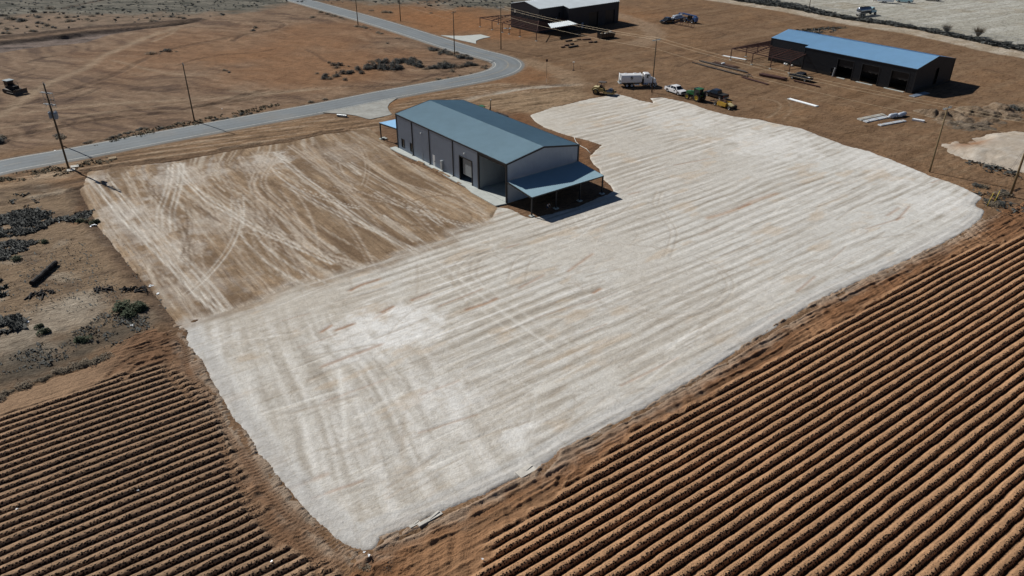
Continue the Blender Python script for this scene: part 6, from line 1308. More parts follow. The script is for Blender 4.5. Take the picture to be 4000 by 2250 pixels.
# ================================================================== MATERIAL STACKS AND LOOSE THINGS
def ground_at(px): q = G(*px); return q, gz(*q)
def bars(px0, px1, width, n, hgt, m, label, cat, name, group=None, spread=.0, seed=1, layers=1, z=0.0):
    """bundle of long members between two ground points; each visible member is part of the one strapped stack"""
    a = G(*px0); b_ = G(*px1); d = b_ - a; L_ = np.hypot(*d); zz = max(gz(*((a + b_) / 2)), -.1); t = thing(name, label, cat, (a[0], a[1], zz + z), math.atan2(d[1], d[0]), group); rng = random.Random(seed)
    mb = MB(); [mb.box((L_ * f, width / 2, .04), (.12, width + .1, .1)) for f in (.15, .5, .85)]; mb.build("blocking", M['wood'], t)
    for l in range(layers):
        for k in range(n):
            y = width * (k + .5) / n; x0 = rng.uniform(-.02, .06) * L_ * (1 + spread); x1 = L_ * (1 - rng.uniform(-.02, .06) * (1 + spread)); w = width / n * .82
            mb = MB(); zc = .1 + hgt * (l + .5)
            mb.box(((x0 + x1) / 2, y, zc + hgt * .42), (x1 - x0, w, hgt * .12), rng.uniform(-1, 1) * .01 * spread); mb.box(((x0 + x1) / 2, y, zc - hgt * .42), (x1 - x0, w, hgt * .12)); mb.box(((x0 + x1) / 2, y, zc), (x1 - x0, w * .15, hgt * .78)); mb.build("beam", m, t)
    return t
Z8 = lambda x, y: (2700 + x / 4.2933, 150 + y / 4.2933)
bars(Z8(20, 420), Z8(850, 640), .55, 3, .22, M['gsteel'], "long grey steel beams in the longest bundle on the dirt lot, nearest its left end", "steel beams", "beam_bundle", spread=1, seed=2)
bars(Z8(140, 395), Z8(1000, 600), 1.1, 4, .18, M['gsteel'], "weathered grey beams lying behind the longest bundle", "steel beams", "beam_bundle", spread=1.5, seed=3)
bars(Z8(350, 420), Z8(740, 505), 1.5, 5, .22, M['rust'], "short rusty brown beams heaped with a white block on top", "steel beams", "beam_bundle", spread=2.5, seed=4)
bars(Z8(830, 660), Z8(1290, 790), .9, 4, .12, M['rsteel'], "thin reddish purlins laid flat at the near end of the steel pile", "steel purlins", "beam_bundle", spread=.6, seed=5)
bars(Z8(1120, 630), Z8(1560, 715), 1.6, 6, .24, M['rsteel'], "square red steel purlin stack left of the dark grey pickup", "steel purlins", "beam_bundle", spread=.2, seed=6, layers=2)
bars(Z8(1710, 722), Z8(2150, 830), .5, 3, .22, M['rsteel'], "narrow red steel bundle lying in front of the dark grey pickup", "steel beams", "beam_bundle", seed=7)
q, z_ = ground_at(Z8(530, 448)); t = tag(MB().box((q[0], q[1], .5), (.9, .5, .25), .4).build("white_block", M['wpanel']), "small white block resting on the short rusty beams", "block")
q, z_ = ground_at(Z8(890, 640)); t = thing("steel_scrap", "tangled bent steel brackets at the middle of the beam piles", "scrap steel", (q[0], q[1], 0)); rng = random.Random(9)
for k in range(7):
    mb = MB(); a_ = rng.uniform(0, 3.1); c_ = (rng.uniform(-.3, 2.0), rng.uniform(-.5, 1.6), rng.uniform(.15, .5)); l_ = rng.uniform(.6, 1.5); mb.beam((c_[0] - l_ * math.cos(a_), c_[1] - l_ * math.sin(a_), .1), (c_[0] + l_ * math.cos(a_), c_[1] + l_ * math.sin(a_), c_[2]), .12); mb.build("bracket", M['rsteel'] if k % 2 else M['gsteel'], t)
def panel(px0, px1, wpx, m, label, h=.08, name="sheet_metal_bundle", nn_=3, dirt=False, wid=None):
    a = G(*px0); b_ = G(*px1); d = b_ - a; L_ = np.hypot(*d); w = wid; zz = gz(*((a + b_) / 2)); t = thing(name, label, "panel stack", (a[0], a[1], max(zz, -.05)), math.atan2(d[1], d[0]))
    mb = MB(); ribbed(mb, (0, 0, h + .05), Y3, X3, Z3, -w / 2, w / 2, 0, L_, .3, .04, rw=.3); mb.box((L_ / 2, 0, h / 2 + .02), (L_, w, h)); mb.build("sheets", m, t)
    mb = MB(); [mb.box((L_ * f, 0, h + .09), (.10, w + .04, .05)) for f in ((.12, .5, .88) if dirt else (.02, .98))]; mb.build("edge_strips", M['wood'] if dirt else M['wdirty'], t); return t
panel(Z8(525, 292), Z8(925, 362), 0, M['wpanel'], "long white sheet lying under the lean-to frame of the black building", .06, wid=.75)
panel(Z8(1630, 1015), Z8(2115, 1148), 0, M['wpanel'], "long clean white sheet lying alone in the middle of the dirt lot", .10, wid=.95)
Z7 = lambda x, y: (3200 + x / 2.8975, 350 + y / 2.8975)
panel(Z7(450, 345), Z7(728, 288), 0, M['wdirty'], "dirty white crate frame, uppermost of the three slanted panels on the right lot", .22, dirt=True, wid=1.1)
panel(Z7(515, 368), Z7(775, 312), 0, M['wpanel'], "white ribbed panel stack in the middle of the three slanted panels", .18, dirt=True, wid=1.0)
panel(Z7(680, 408), Z7(965, 356), 0, M['wpanel'], "white panel stack, lowest of the three slanted panels under the wrapped rolls", .16, dirt=True, wid=.9)
panel(Z7(1050, 346), Z7(1190, 370), 0, M['wpanel'], "short white trough right of the wrapped rolls", .3, wid=.7)
panel((2950 + 1965 / 3.22, 120 + 832 / 3.22), (2950 + 2160 / 3.22, 120 + 785 / 3.22), 0, M['xfmr'], "bluish sheet lying in the shadow at the black building's right corner", .1, wid=1.4)
for k, (p0_, p1_) in enumerate([((790, 325), (880, 310)), ((890, 318), (970, 292))]):
    a = G(*Z7(*p0_)); b_ = G(*Z7(*p1_)); mb = MB(); pts = [np.array(a) + (b_ - a) * f for f in (0, .06, .25, .5, .75, .94, 1)]; mb.tube([(p[0], p[1], .48) for p in pts], [.25, .42, .50, .46, .50, .42, .25], 16); o = mb.build("wrapped_roll", M['wrap'], None, True)
    tag(o, ("white plastic wrapped roll, the left one of two on the right lot", "white plastic wrapped roll, the right one of two on the right lot")[k], "roll", "wrapped rolls on the right lot")
# timber and steel offcuts before the dark building
Z9 = lambda x, y: (2100 + x / 3.64, 60 + y / 3.64)
for k, (p0_, p1_, w, lab) in enumerate([((400, 380), (500, 365), .5, "dark beam offcut lying left of the yellow pad, farthest row"), ((400, 440), (455, 430), .7, "short thick dark offcut in the middle row"), ((470, 425), (522, 415), .55, "thin dark offcut right of the thick one in the middle row"), ((345, 465), (400, 455), .6, "dark offcut at the lower left of the scattered steel"), ((445, 468), (592, 442), .8, "longest dark beam offcut in the nearest row"), ((745, 396), (795, 385), .8, "dark block nearest below the dumpster"), ((808, 393), (853, 382), .5, "small dark bar right of the dark block below the dumpster"), ((645, 358), (765, 350), .9, "flat pile of dark brackets left of the dumpster"), ((545, 356), (620, 352), .3, "thin dark bar behind the yellow pad")]):
    bars(Z9(*p0_), Z9(*p1_), w, 2, .26, M['rust'] if k % 2 else M['blacko'], lab, "steel offcut", "steel_offcut", "steel offcuts before the dark building", seed=20 + k)
q = G(*Z9(533, 366)); tag(MB().box((q[0], q[1], .25), (1.5, .9, .14), .5).build("plywood_sheet", M['wood']), "small pale plywood sheet among the steel offcuts", "plywood")
q = G(1850 + 470 / 3.68, 412 / 3.68); rng = random.Random(12); mb = MB(); [mb.box((q[0] + rng.uniform(-1.3, 1.3), q[1] + rng.uniform(-.6, .6), .15), (rng.uniform(.4, 1), rng.uniform(.3, .6), .12), rng.uniform(0, 3)) for k in range(6)]; tag(mb.build("paper_litter", M['wpanel']), "crumpled white sheets under the red steel lean-to", "litter")
for k, pp in enumerate([Z8(1570, 440), Z8(1605, 450), Z8(1625, 435), Z8(1690, 470)]):
    q = G(*pp); mb = MB(); mb.lathe([(0, 0), (.28, .02), (.33, .2), (.28, .42), (0, .5)], 10, (q[0], q[1], 0), 'z'); tag(mb.build("sack", M['wdirty'] if k % 2 else M['wpanel'], None, True), "white sack on the ground under the black building's lean-to", "sack", "white sacks under the lean-to")
# culvert pipe by the road, tan debris by the pole
a = G(1318, 455); b_ = G(1346, 458); t = thing("culvert_pipe", "short silver culvert pipe lying by the driveway edge", "pipe", (a[0], a[1], .3), math.atan2(*(b_ - a)[::-1])); mb = MB(); mb.lathe([(.24, 0), (.28, 0)] + [(.28 + .02 * (k % 2), k * .08) for k in range(30)] + [(.24, 2.3), (.24, 0)], 16, (0, 0, 0), 'x'); mb.build("pipe", M['galv'], t)
for k, (px, lab) in enumerate([((292, 652), "pale slatted pallet lying just right of the transformer pole, upper one"), ((278, 667), "pale slatted pallet at the foot of the transformer pole, lower one"), ((440, 620), "tan board lying between the road and the yard")]):
    q = G(*px); t = thing("pallet", lab, "pallet", (q[0], q[1], max(gz(*q), -.02) + .02), .5); mb = MB(); [mb.box((0, y, .14), (1.3, .14, .03)) for y in np.linspace(-.5, .5, 6)]; mb.build("deck_boards", M['wdirty'] if k < 2 else M['wood'], t); mb = MB(); [mb.box((x, 0, .07), (.1, 1.15, .1)) for x in (-.6, 0, .6)]; mb.build("stringer", M['wood'], t)
# charred log, debris pile and pale scraps on the left parcel
a = G(128, 1082 + 35); b_ = G(222, 1034); t = thing("charred_log", "long black charred pipe lying on the tan scrub land at the left", "log", (a[0], a[1], .1), math.atan2(*(b_ - a)[::-1])); L_ = np.hypot(*(b_ - a)); rng = random.Random(6)
mb = MB(); mb.tube([(L_ * f, rng.uniform(-.06, .06), .28) for f in np.linspace(0, 1, 12)], [rng.uniform(.26, .4) for _ in range(12)], 10); mb.build("trunk", M['blacko'], t)
mb = MB(); [mb.tube([(L_ * .25 + .3 * k, .3, .3), (L_ * .25 + .3 * k, .75, .62), (L_ * .25 + .3 * k, 1.0, .2)], .03, 5) for k in range(3)]; mb.build("wire_loop", M['gsteel'], t)
for k, (px, sc_, lab) in enumerate([((395, 1135), 1.0, "dark jumbled debris lying right of the charred log"), ((160, 1150), 1.3, "dark rooty debris below the charred log"), ((505, 1137), .7, "dark clods at the yard's broken left edge, upper clump"), ((548, 1140), .9, "dark clods at the yard's broken left edge, lower clump")]):
    q = G(*px); mb = MB()
    for j in range(12):
        a_ = rng.uniform(0, 3.1); c_ = np.array([rng.uniform(-1, 1) * sc_, rng.uniform(-.5, .5) * sc_]); l_ = rng.uniform(.2, .8) * sc_; mb.tube([(c_[0] - l_ * math.cos(a_), c_[1] - l_ * math.sin(a_), .05), (c_[0], c_[1], rng.uniform(.1, .35)), (c_[0] + l_ * math.cos(a_), c_[1] + l_ * math.sin(a_), .1)], rng.uniform(.04, .14), 6)
    o = mb.build("debris_pile", M['blacko']); o.location = (q[0], q[1], gz(*q)); tag(o, lab, "debris")
rng = random.Random(17)
for k, (px, s_, lab) in enumerate([((366, 884), 1.2, "crumpled white scrap at the scrub patch by the yard's left edge"), ((105, 1260), .7, "white scrap at the end of the dark brush at far left"), ((515, 1273), .5, "small white scrap below the green bushes"), ((590, 1120), 1.0, "pale slab fragment on the yard's left bank"), ((618, 1150), .8, "pale broken slab on the yard's left bank, lower one"), ((1443, 2180), .4, "white rag in the orange dirt below the pad's tip"), ((1425, 2168), .3, "pale shard in the orange dirt below the pad's tip"), ((1886, 2193), .35, "small white square marker between the furrow ends"), ((543, 1925), .22, "small blue grey can in the left furrows"), ((70, 1998), .25, "small white scrap in the left furrows"), ((1065, 2203), .3, "tiny white scrap near the bottom furrows"), ((232, 870), .3, "tiny white scrap on the dark brush patch"), ((216, 590), .5, "small white litter beside the far road edge"), ((867, 426), .4, "white litter in the roadside bushes"), ((2945, 18), .9, "white debris in the fence ditch behind the lot"), ((3845, 167), 1.0, "white debris by the haul road at the right, left piece"), ((3865, 172), .8, "white debris by the haul road at the right, right piece")]):
    q = G(*px); mb = MB()
    s_ *= .65
    for j in range(4): mb.box((rng.uniform(-.4, .4) * s_, rng.uniform(-.3, .3) * s_, .06 + rng.uniform(0, .12) * s_), (rng.uniform(.4, .9) * s_, rng.uniform(.2, .5) * s_, .05 * s_ + .02), rng.uniform(0, 3), 0, rng.uniform(-.3, .3))
    o = mb.build("white_scrap", M['xfmr'] if 'blue' in lab else M['wpanel'] if s_ < 1.1 else M['wdirty']); o.location = (q[0], q[1], max(.0, gz(*q)) + (.25 if 1400 < px[0] < 1900 and px[1] > 1900 or px[1] > 1900 else 0)); tag(o, lab, "scrap")
# pale blocks pushed off the pad edge
for k, (px, sx, sy, lab) in enumerate([((2055, 1843), 1.9, .9, "square white caliche flap hanging off the pad edge beside the furrows"), ((1680, 2030), 2.4, .35, "thin white caliche crust along the pad's lower edge"), ((1620, 2052), 1.0, .3, "short white caliche crust near the pad's tip")]):
    q = G(*px); mb = MB(); mb.box((0, 0, 0), (sx, sy, .16), 0, 0, .05); mb.box((sx * .2, sy * .3, .05), (sx * .5, sy * .5, .12), .2); o = mb.build("caliche_slab", M['calslab']); o.location = (q[0], q[1], .06); o.rotation_euler = (.02, 0, D2R(40)); tag(o, lab, "caliche slab")
# stakes, sign post, valve marker
for k, (p0_, lab) in enumerate([((3855, 806), "yellow guy guard stake left of its twin below the thick pole"), ((3880, 798), "yellow guy guard stake right of its twin below the thick pole")]):
    q = G(*p0_); t = thing("guy_guard", lab, "guy guard", (q[0], q[1], 0)); mb = MB(); mb.tube([(0, 0, 0), (.75, .55, 2.1)], .05, 8); mb.build("guard_tube", M['ystake'], t, True); mb = MB(); e_ = (tp9[0] - q[0], tp9[1] - q[1]); mb.tube([(.75, .55, 2.1), (e_[0], e_[1], 9.0)], .012, 5); mb.build("guy_wire", M['gsteel'], t)
q = G(2135, 300); t = thing("sign_post", "thin post with a small dark sign plate at the outer road bend", "sign", (q[0], q[1], 0), .4); mb = MB(); mb.tube([(0, 0, 0), (0, 0, 4.0)], .04, 8); mb.build("post", M['gsteel'], t); mb = MB(); mb.box((0, 0, 4.1), (.6, .05, .6)); mb.build("sign_plate", M['rust'], t)
q = G(2240, 275); t = thing("marker_post", "short marker post with pale top plate right of the sign post", "marker", (q[0], q[1], 0)); mb = MB(); mb.tube([(0, 0, 0), (0, 0, 2.1)], .05, 8); mb.build("post", M['gsteel'], t); mb = MB(); mb.box((0, 0, 2.15), (.55, .4, .12)); mb.build("top_plate", M['wdirty'], t); mb = MB(); mb.lathe([(0, 0), (.35, 0), (.2, .18), (0, .2)], 10, (0, 0, 0), 'z'); mb.build("base", M['blacko'], t)
q = G(2266, 276); t = thing("stake", "thin bare stake right of the marker post", "stake", (q[0], q[1], 0)); mb = MB(); mb.tube([(0, 0, 0), (0, 0, 1.4)], .03, 6); mb.build("stake_rod", M['gsteel'], t)
q = G(2134, 325); t = thing("survey_stake", "white survey stake below the sign post", "stake", (q[0], q[1], 0)); mb = MB(); mb.beam((0, 0, 0), (0, 0, 1.2), .09, .04); mb.build("lath", M['wpanel'], t)
for k, px in enumerate([(3178, 131), (3196, 128)]):
    q = G(*px); t = thing("fence_stub", "short pale post stub behind the black building's roof", "post", (q[0], q[1], 0), group="pale post stubs behind the black building"); mb = MB(); mb.tube([(0, 0, 0), (0, 0, 1.5)], .07, 8); mb.build("stub", M['wdirty'], t)
# white hose along the back of the main building
mb = MB(); mb.tube([(*G(*z_), .1) for z_ in ((2242, 536), (2250, 556), (2268, 572), (2290, 583), (2306, 600))], .06, 6); tag(mb.build("white_hose", M['wdirty'], None, True), "pale hose trailing from the main building's rear corner to the pad", "hose")
# footing stones near the left canopy
q = G(1497, 543); mb = MB(); mb.box((q[0], q[1], .2), (.9, .6, .25), .4); mb.box((q[0] + .6, q[1] - .3, .18), (.5, .4, .2), 1.0); tag(mb.build("concrete_block", M['concrete']), "small concrete block beside the left canopy's post", "block")

# ================================================================== VEGETATION
def bush_mesh(name, r, h, n, seed, m, leaf=.12, stems=10, squash=1.0, sparse=False):
    rng = np.random.default_rng(seed); mb = MB(); vs = []; fs = []
    lob = rng.normal(0, .38, (6, 2)) * r; lr = rng.uniform(.45, .8, 6) * r
    for i in range(n):
        k = rng.integers(6); d = rng.normal(size=3); d /= np.linalg.norm(d); d[2] = abs(d[2]); rad = rng.uniform(.55, 1.0) ** .6
        c = np.array([lob[k][0] + d[0] * lr[k] * rad, lob[k][1] + d[1] * lr[k] * rad, .06 + d[2] * h * rad * rng.uniform(.6, 1.0)])
        nr = d * .5 + np.array([0, 0, .9]) + rng.normal(size=3) * .5; nr /= np.linalg.norm(nr); a = np.cross(nr, rng.normal(size=3)); a /= np.linalg.norm(a); b = np.cross(nr, a); s = leaf * rng.uniform(.5, 1.4)
        o = len(vs); vs += [c - a * s - b * s * .5, c + a * s - b * s * .4, c + a * s * .8 + b * s * .5, c - a * s * .7 + b * s * .6]; fs.append((o, o + 1, o + 2, o + 3))
    fo = MB(); fo.add(vs, fs); st = MB()
    for i in range(stems):
        t = rng.uniform(0, 6.28); e = r * rng.uniform(.4, .9); st.tube([(0, 0, 0), (e * .4 * math.cos(t), e * .4 * math.sin(t), h * .5), (e * math.cos(t), e * math.sin(t), h * rng.uniform(.7, 1.05))], [.03, .02, .008], 4)
    return fo, st
PROTO = {}
def shrub_proto(key, r, h, n, seed, m, leaf, stems=10):
    fo, st = bush_mesh(key, r, h, n, seed, m, leaf, stems); t = bpy.data.objects.new("desert_shrub", None); C.objects.link(t)
    fo.build("foliage", M[m], t); st.build("stems", M['brush'], t); PROTO[key] = [t, False]
for k in range(3):
    shrub_proto(('brown', k), 1.0, .9, 420, 30 + k, 'brush', .085); shrub_proto(('dark', k), 1.0, .95, 560, 40 + k, 'brushd', .08)
shrub_proto(('green', 0), 1.0, 1.1, 800, 50, 'brushg', .09); shrub_proto(('green', 1), 1.0, 1.0, 800, 51, 'brushg', .09)
def shrub(px, r, kind, label, group=None, hs=1.0, seed=0):
    q = G(*px); keys = [k for k in PROTO if k[0] == kind]; key = keys[seed % len(keys)]; pr = PROTO[key]
    o = pr[0] if not pr[1] else copy_tree(pr[0]); pr[1] = True; o.location = (q[0], q[1], max(gz(*q), -.4) - .03); o.rotation_euler = (0, 0, seed * 1.7); o.scale = (r, r * (.85 + .3 * ((seed * 7) % 5) / 5), r * hs)
    return tag(o, label, "shrub", group)
rng = random.Random(21)
# shrub belt inside the road bend
G1 = "shrubs in the belt inside the road bend"; ZB = lambda x, y: (1200 + x / 2.862, y / 2.862)
belt = [(215,860,1.2),(190,880,.9),(255,885,.7),(295,860,.8),(345,850,.9),(400,825,1.2),(460,825,1.0),(500,815,.9),(560,780,1.2),(600,820,.9),(430,893,.8),(330,760,.8),(300,730,.9),(255,705,.7),(370,730,1.0),(465,745,.4),(325,810,.4),(110,825,.5),
        (670,780,1.1),(710,760,1.5),(760,765,1.5),(820,770,1.5),(880,775,1.6),(940,775,1.6),(1000,770,1.5),(1040,770,1.2),(870,700,1.5),(830,705,1.0),(780,690,1.0),(720,695,.8),(745,710,.7),(960,725,1.3),(1010,700,1.4),(1060,695,1.3),(1110,690,1.3),(1150,710,1.5),(1180,680,1.3),(1190,715,1.4),(1220,740,1.2),(1250,750,1.2),(1240,690,.8),(1255,705,.9),(660,735,.6),(1300,745,.7),(1330,775,.7),(1375,765,.9),(1410,760,1.0),(1440,765,.9),(1430,750,.8),
        (1500,740,1.3),(1530,760,1.4),(1570,745,1.3),(1600,755,1.2),(1640,750,1.0),(1530,700,.8),(1460,715,.5),(1620,800,.8),(1720,745,.7),(1760,740,.9),(1820,725,1.0),(1860,730,.9),(1900,730,.8),(1980,760,.8),(2005,740,.5),(1800,710,.8)]
for k, (x, y, r) in enumerate(belt): shrub(ZB(x, y), r * 1.05, 'dark' if r > .85 else 'brown', "grey brown desert shrub in the belt inside the road bend", G1, .95, k)
G2 = "shrubs around the pole at the road bend"
for k, (x, y, r) in enumerate([(1360,545,.9),(1410,560,1.3),(1450,565,1.2),(1490,580,1.2),(1530,590,1.3),(1570,600,1.3),(1610,605,1.1),(1480,610,.6),(1545,550,.5),(1680,590,.8),(1690,640,1.2),(1720,650,1.2),(1760,645,1.3),(1800,655,1.1),(1830,660,.9),(1650,630,.9),(1740,620,.8),(1780,620,.7)]): shrub(ZB(x, y), r, 'brown' if k % 3 == 0 else 'dark', "dark scrubby shrub near the pole beside the road bend", G2, .8, k + 3)
G3 = "small shrubs along the upper road edge"
for k, (x, y, r) in enumerate([(560,300,1.3),(620,305,1.3),(650,315,1.0),(790,365,1.0),(830,375,.9),(900,485,.8),(1000,430,.6),(1040,435,.5),(380,200,1.1),(300,180,1.3),(230,160,1.2),(150,140,1.3),(60,195,1.2),(400,215,.7),(1380,150,.8),(710,530,.4),(700,330,.5),(1450,885,.8),(1490,880,.5),(1570,865,.5),(1700,840,.5),(1830,815,.4),(210,1110,.7),(50,1140,.9),(720,120,.9),(880,140,1.6),(930,145,1.4)]): shrub(ZB(x, y), r, 'brown', "low brown shrub near the upper road", G3, .55, k + 5)
G4 = "scattered shrubs on the far sandy land"; ZA = lambda x, y: (x / 2.576, y / 2.576)
for k, (x, y, r) in enumerate([(1535,230,1.7),(1585,232,1.0),(1515,545,1.2),(1685,520,1.4),(1605,545,.5),(1620,520,.6),(1770,520,.5),(1480,185,.8),(690,215,1.4),(735,215,.9),(680,175,1.3),(745,175,.8),(595,180,1.0),(785,195,.7),(880,195,.9),(390,235,1.2),(470,260,1.3),(430,240,.9),(345,168,.9),(400,175,1.3),(500,90,1.8),(330,120,1.6),(120,195,1.7),(200,215,1.9),(240,205,1.4),(80,190,1.4),(80,295,1.0),(170,290,.7),(330,315,1.1),(355,318,.9),(95,340,1.0),(35,335,1.0),(275,275,.7),(20,160,1.3),(50,160,1.0),(925,215,.7),(965,205,.6),(1360,225,.5),(2260,710,.8),(2300,730,.6),(2570,280,1.2),(2545,310,1.0),(5,240,1.2),(1180,180,.8),(930,165,1.0),(985,140,1.1),(545,130,1.0),(840,75,1.2),(1550,165,1.0),(1730,170,1.1),(1800,180,1.1),(1850,190,1.0)]): shrub(ZA(x, y), r, 'dark' if k % 2 else 'brown', "dark round shrub on the open land left of the road", G4, .7, k)
G5 = "roadside bushes along the far road edge"
for k, (x, y, r) in enumerate([(1420,1300,.8),(1460,1295,.7),(1390,1310,.6),(1320,1330,.8),(1280,1345,.7),(1250,1340,.6),(1205,1360,.7),(1165,1370,.7),(1120,1385,.7),(1080,1400,.6),(1620,1290,.7),(1650,1285,.6),(1600,1300,.5),(1720,1275,.6),(1800,1240,.6),(900,1430,.8),(860,1440,.6),(2130,1210,.7),(2180,1200,.7),(2230,1195,.8),(2290,1190,.6),(2360,1170,.8),(2420,1150,.8),(2480,1150,.6),(2520,1140,.6),(640,1380,1.0),(570,1370,1.1),(610,1395,.9),(20,1430,2.0),(0,1390,1.6)]): shrub(ZA(x, y), r * .9, 'brown' if k % 2 else 'dark', "low weedy bush along the far road edge", G5, .6, k + 2)
# left parcel
ZL = lambda x, y: (x / .8547 * 1.0, 700 + y / 1.17) 
ZL = lambda x, y: (x / 1.17, 700 + y / 1.17)
for px, r, lab in ((ZL(565, 600), 1.6, "large dark green bush, left one of the pair below the yard's broken edge"), (ZL(590, 625), 1.2, "dark green bush between the pair, lowest in the clump"), (ZL(650, 595), 1.5, "dark green bush, right one of the pair below the yard's broken edge"), (ZL(372, 742), 1.0, "small dark green bush left of the green pair"), (ZL(205, 700), 1.0, "dark green bush on the pale crusted sand at the left"), (ZL(180, 675), .7, "small green bush above the one on the pale sand"), (ZL(435, 200), 1.0, "dark round bush at the right end of the grey brush patch"), (ZL(372, 202), .9, "dark round bush left of the one at the brush patch end"), (ZL(75, 370), .9, "green bush at the lower end of the second brush patch"), (ZL(200, 290), .8, "bush at the right end of the second brush patch")):
    shrub(px, r * .8, 'green', lab, None, .9, int(px[0]))
G6 = "grey weeds along the top of the left field"; ZC = lambda x, y: (x / 1.26, 1100 + y / 1.26)
for k, (x, y, r) in enumerate([(280,450,.9),(310,440,.5),(335,435,1.0),(370,420,1.0),(400,415,.9),(435,405,1.1),(460,395,.9),(485,385,1.0),(515,375,1.0),(545,370,.8),(220,480,.7),(190,485,.5),(135,515,1.0),(35,552,.8),(5,575,.8),(240,470,.5),(60,540,.4)]): shrub(ZC(x, y), r * .8, 'brown', "grey dried weed clump in the row above the left field", G6, .8, k)
G7 = "bare leafless thorn bushes on the fence ditch"
for k, (x, y, r, lab) in enumerate([(1910, 530, 2.6, "large bare thorn bush at the fence, right one"), (1450, 470, 2.1, "bare thorn bush at the fence, left one")]):
    q = G(3300 + x / 3.68, y / 3.68); t = thing("thorn_bush", lab, "bush", (q[0], q[1], -.2)); rr = np.random.default_rng(60 + k); mb = MB()
    for i in range(150):
        th = rr.uniform(0, 6.28); e = r * rr.uniform(.3, 1.0); zt = r * rr.uniform(.7, 1.4); m_ = (e * .35 * math.cos(th), e * .35 * math.sin(th), zt * .5); mb.tube([(0, 0, 0), m_, (e * math.cos(th), e * math.sin(th), zt)], [.04, .025, .008], 4)
        for j in range(3): b_ = rr.normal(0, .35, 3); mb.tube([m_, (m_[0] * 1.8 + b_[0], m_[1] * 1.8 + b_[1], m_[2] * 1.5 + abs(b_[2]))], [.015, .005], 3)
    mb.build("branches", M['brush'], t)
for k, (x, y, r) in enumerate([(1240,265,1.2),(1310,255,1.1),(2200,225,1.6),(2260,235,1.3),(2110,1170,1.0),(2080,1200,1.2),(1780,1100,1.0),(1850,1105,.9),(1900,1270,.8),(1960,1300,1.0),(2050,1310,.9),(2160,240,1.0)]): shrub(Z7(x, y), r, 'brown' if k % 2 else 'dark', "dark weedy clump on the disturbed ground at the right edge", "weed clumps at the right edge", .7, k)
shrub((1505, 2215), .9, 'dark', "dark uprooted bush below the pad's tip", None, .7, 3); shrub((1555, 2165), .4, 'dark', "small dark tuft below the pad's tip", None, .7, 4); shrub((1420, 2215), .5, 'brown', "tuft of roots in the orange dirt below the white rag", None, .5, 5)
# uncountable ground cover: brush patches, roadside weeds, fence ditch, litter of stalks
rr = np.random.default_rng(77); vs = []; fs = []; mi = []
def tufts(poly, dens, s0, s1, h0, h1, mat_i, warp=1.6):
    P = GP(poly); lo = P.min(0) - 1; hi = P.max(0) + 1; n = int((hi[0] - lo[0]) * (hi[1] - lo[1]) * dens); x = rr.uniform(lo[0], hi[0], n); y = rr.uniform(lo[1], hi[1], n)
    s = polysdf(x, y, P, 6) + (fbm(x / 1.7, y / 1.7, 901, 4, .6) - .5) * warp * 4; k = s > 0; x, y = x[k], y[k]; nz = fbm(x / 2.4, y / 2.4, 905, 3)
    for i in range(len(x)):
        if nz[i] < .34: continue
        t = rr.uniform(0, 3.14); a = rr.uniform(s0, s1); h = rr.uniform(h0, h1) * (.5 + nz[i]); z0 = -.05; o = len(vs); cx, cy = math.cos(t) * a, math.sin(t) * a; l1, l2 = rr.normal(0, .12 + h * .5, 2); zg = 0.0
        vs.extend([(x[i] - cx, y[i] - cy, z0 + zg), (x[i] + cx, y[i] + cy, z0 + zg), (x[i] + cx * .6 + l1, y[i] + cy * .6 + l2, h + zg), (x[i] - cx * .7 + l2, y[i] - cy * .7 + l1, h * .8 + zg)]); fs.append((o, o + 1, o + 2, o + 3)); mi.append(mat_i)
        if h > .2: o = len(vs); vs.extend([(x[i] - cy, y[i] + cx, h * .3), (x[i] + cy, y[i] - cx, h * .35), (x[i] + cx + l1, y[i] + cy, h * .75), (x[i] - cx, y[i] + l2 - cy, h * .7)]); fs.append((o, o + 1, o + 2, o + 3)); mi.append(mat_i)
tufts([(-200,850),(0,838),(80,826),(180,826),(262,846),(205,878),(135,908),(60,920),(0,928),(-200,960)], 60, .07, .18, .10, .38, 0, .7)
tufts([(238,850),(290,833),(350,830),(372,848),(330,868),(270,868)], 60, .07, .18, .10, .36, 0, .5)
tufts([(-150,970),(0,950),(70,942),(130,943),(120,975),(80,995),(20,1010),(-150,1040)], 60, .07, .17, .08, .34, 0, .7)
tufts([(-200,1250),(0,1240),(70,1240),(110,1255),(80,1290),(20,1300),(-200,1340)], 60, .08, .2, .12, .42, 0, .6)
tufts([(-80,1090),(0,1080),(12,1110),(5,1150),(-80,1160)], 26, .1, .2, .1, .4, 0)
tufts([(60,770),(110,765),(150,780),(100,800),(70,795)], 16, .08, .2, .08, .3, 0)
tufts([(-200,1420),(0,1390),(120,1365),(240,1330),(330,1300),(440,1240),(560,1240),(640,1262),(560,1290),(420,1320),(300,1365),(180,1410),(60,1450),(-200,1500)], 22, .04, .12, .04, .2, 0, 2.0)
tufts([(0,950),(400,930),(560,1100),(680,1260),(560,1290),(400,1200),(0,1250)], 4.5, .03, .10, .02, .13, 0, 2.5)
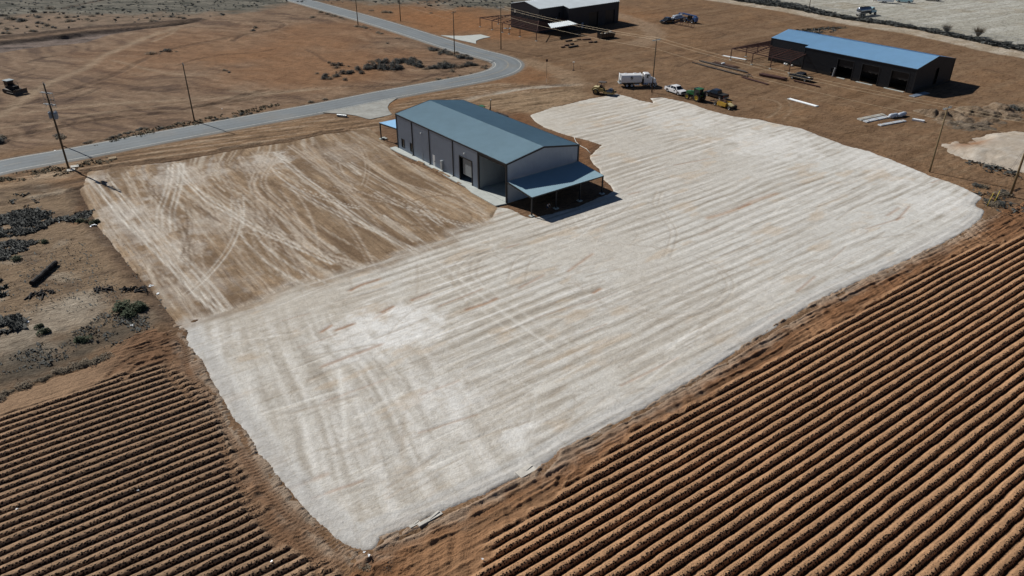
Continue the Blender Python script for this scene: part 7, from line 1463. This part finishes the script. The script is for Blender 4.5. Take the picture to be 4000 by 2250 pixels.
tufts([(0,700),(330,670),(300,660),(140,680),(0,695)], 14, .06, .16, .06, .3, 1)
tufts([(-60,700),(0,690),(150,665),(300,640),(420,612),(430,624),(300,655),(160,685),(0,712),(-60,722)], 14, .06, .15, .05, .28, 1)
tufts([(380,560),(560,512),(760,470),(960,430),(1090,405),(1085,418),(900,452),(700,495),(500,538),(390,566)], 7, .06, .18, .05, .35, 1)
tufts([(2800,-16),(2870,2),(2960,17),(3080,34),(3300,76),(3560,112),(3740,149),(3870,178),(4000,202),(4300,250),(4300,235),(4000,184),(3800,148),(3600,111),(3440,83),(3290,62),(3130,23),(2955,-8)], 9, .12, .3, .15, .75, 0, .7)
tufts([(3100,120),(3180,112),(3300,106),(3250,125),(3150,135)], 4, .12, .3, .1, .4, 0)
tufts([(3780,615),(3900,650),(4000,670),(4000,700),(3900,680),(3780,640)], 7, .06, .15, .05, .3, 0); tufts([(3820,750),(3960,770),(4000,830),(3900,835),(3850,800)], 6, .06, .16, .05, .3, 0)
me = bpy.data.meshes.new("low_scrub"); me.from_pydata(vs, [], fs); me.materials.append(M['brushd']); me.materials.append(M['grass']); me.polygons.foreach_set("material_index", mi); o = bpy.data.objects.new("low_scrub", me); C.objects.link(o)
tag(o, "low dark brush and dry weeds in patches at the left, road edge and fence ditch", kind='stuff')
# far off range brush
vs = []; fs = []; mi = []
tufts([(-600,60),(0,58),(300,52),(700,58),(1000,28),(1120,10),(1900,20),(2080,10),(1900,-30),(600,-60),(-800,-20)], .12, .25, .7, .12, .45, 0, 3)
tufts([(-400,150),(0,145),(350,108),(600,92),(780,75),(900,55),(300,50),(-400,60)], .03, .25, .7, .2, .6, 0, 3)
tufts([(1650,28),(2030,30),(2130,45),(1990,8),(1700,5)], .14, .3, .8, .15, .5, 0, 3)
me = bpy.data.meshes.new("range_brush"); me.from_pydata(vs, [], fs); me.materials.append(M['brushd']); me.polygons.foreach_set("material_index", mi); o = bpy.data.objects.new("range_brush", me); C.objects.link(o)
tag(o, "grey green brush covering the distant open range", kind='stuff')
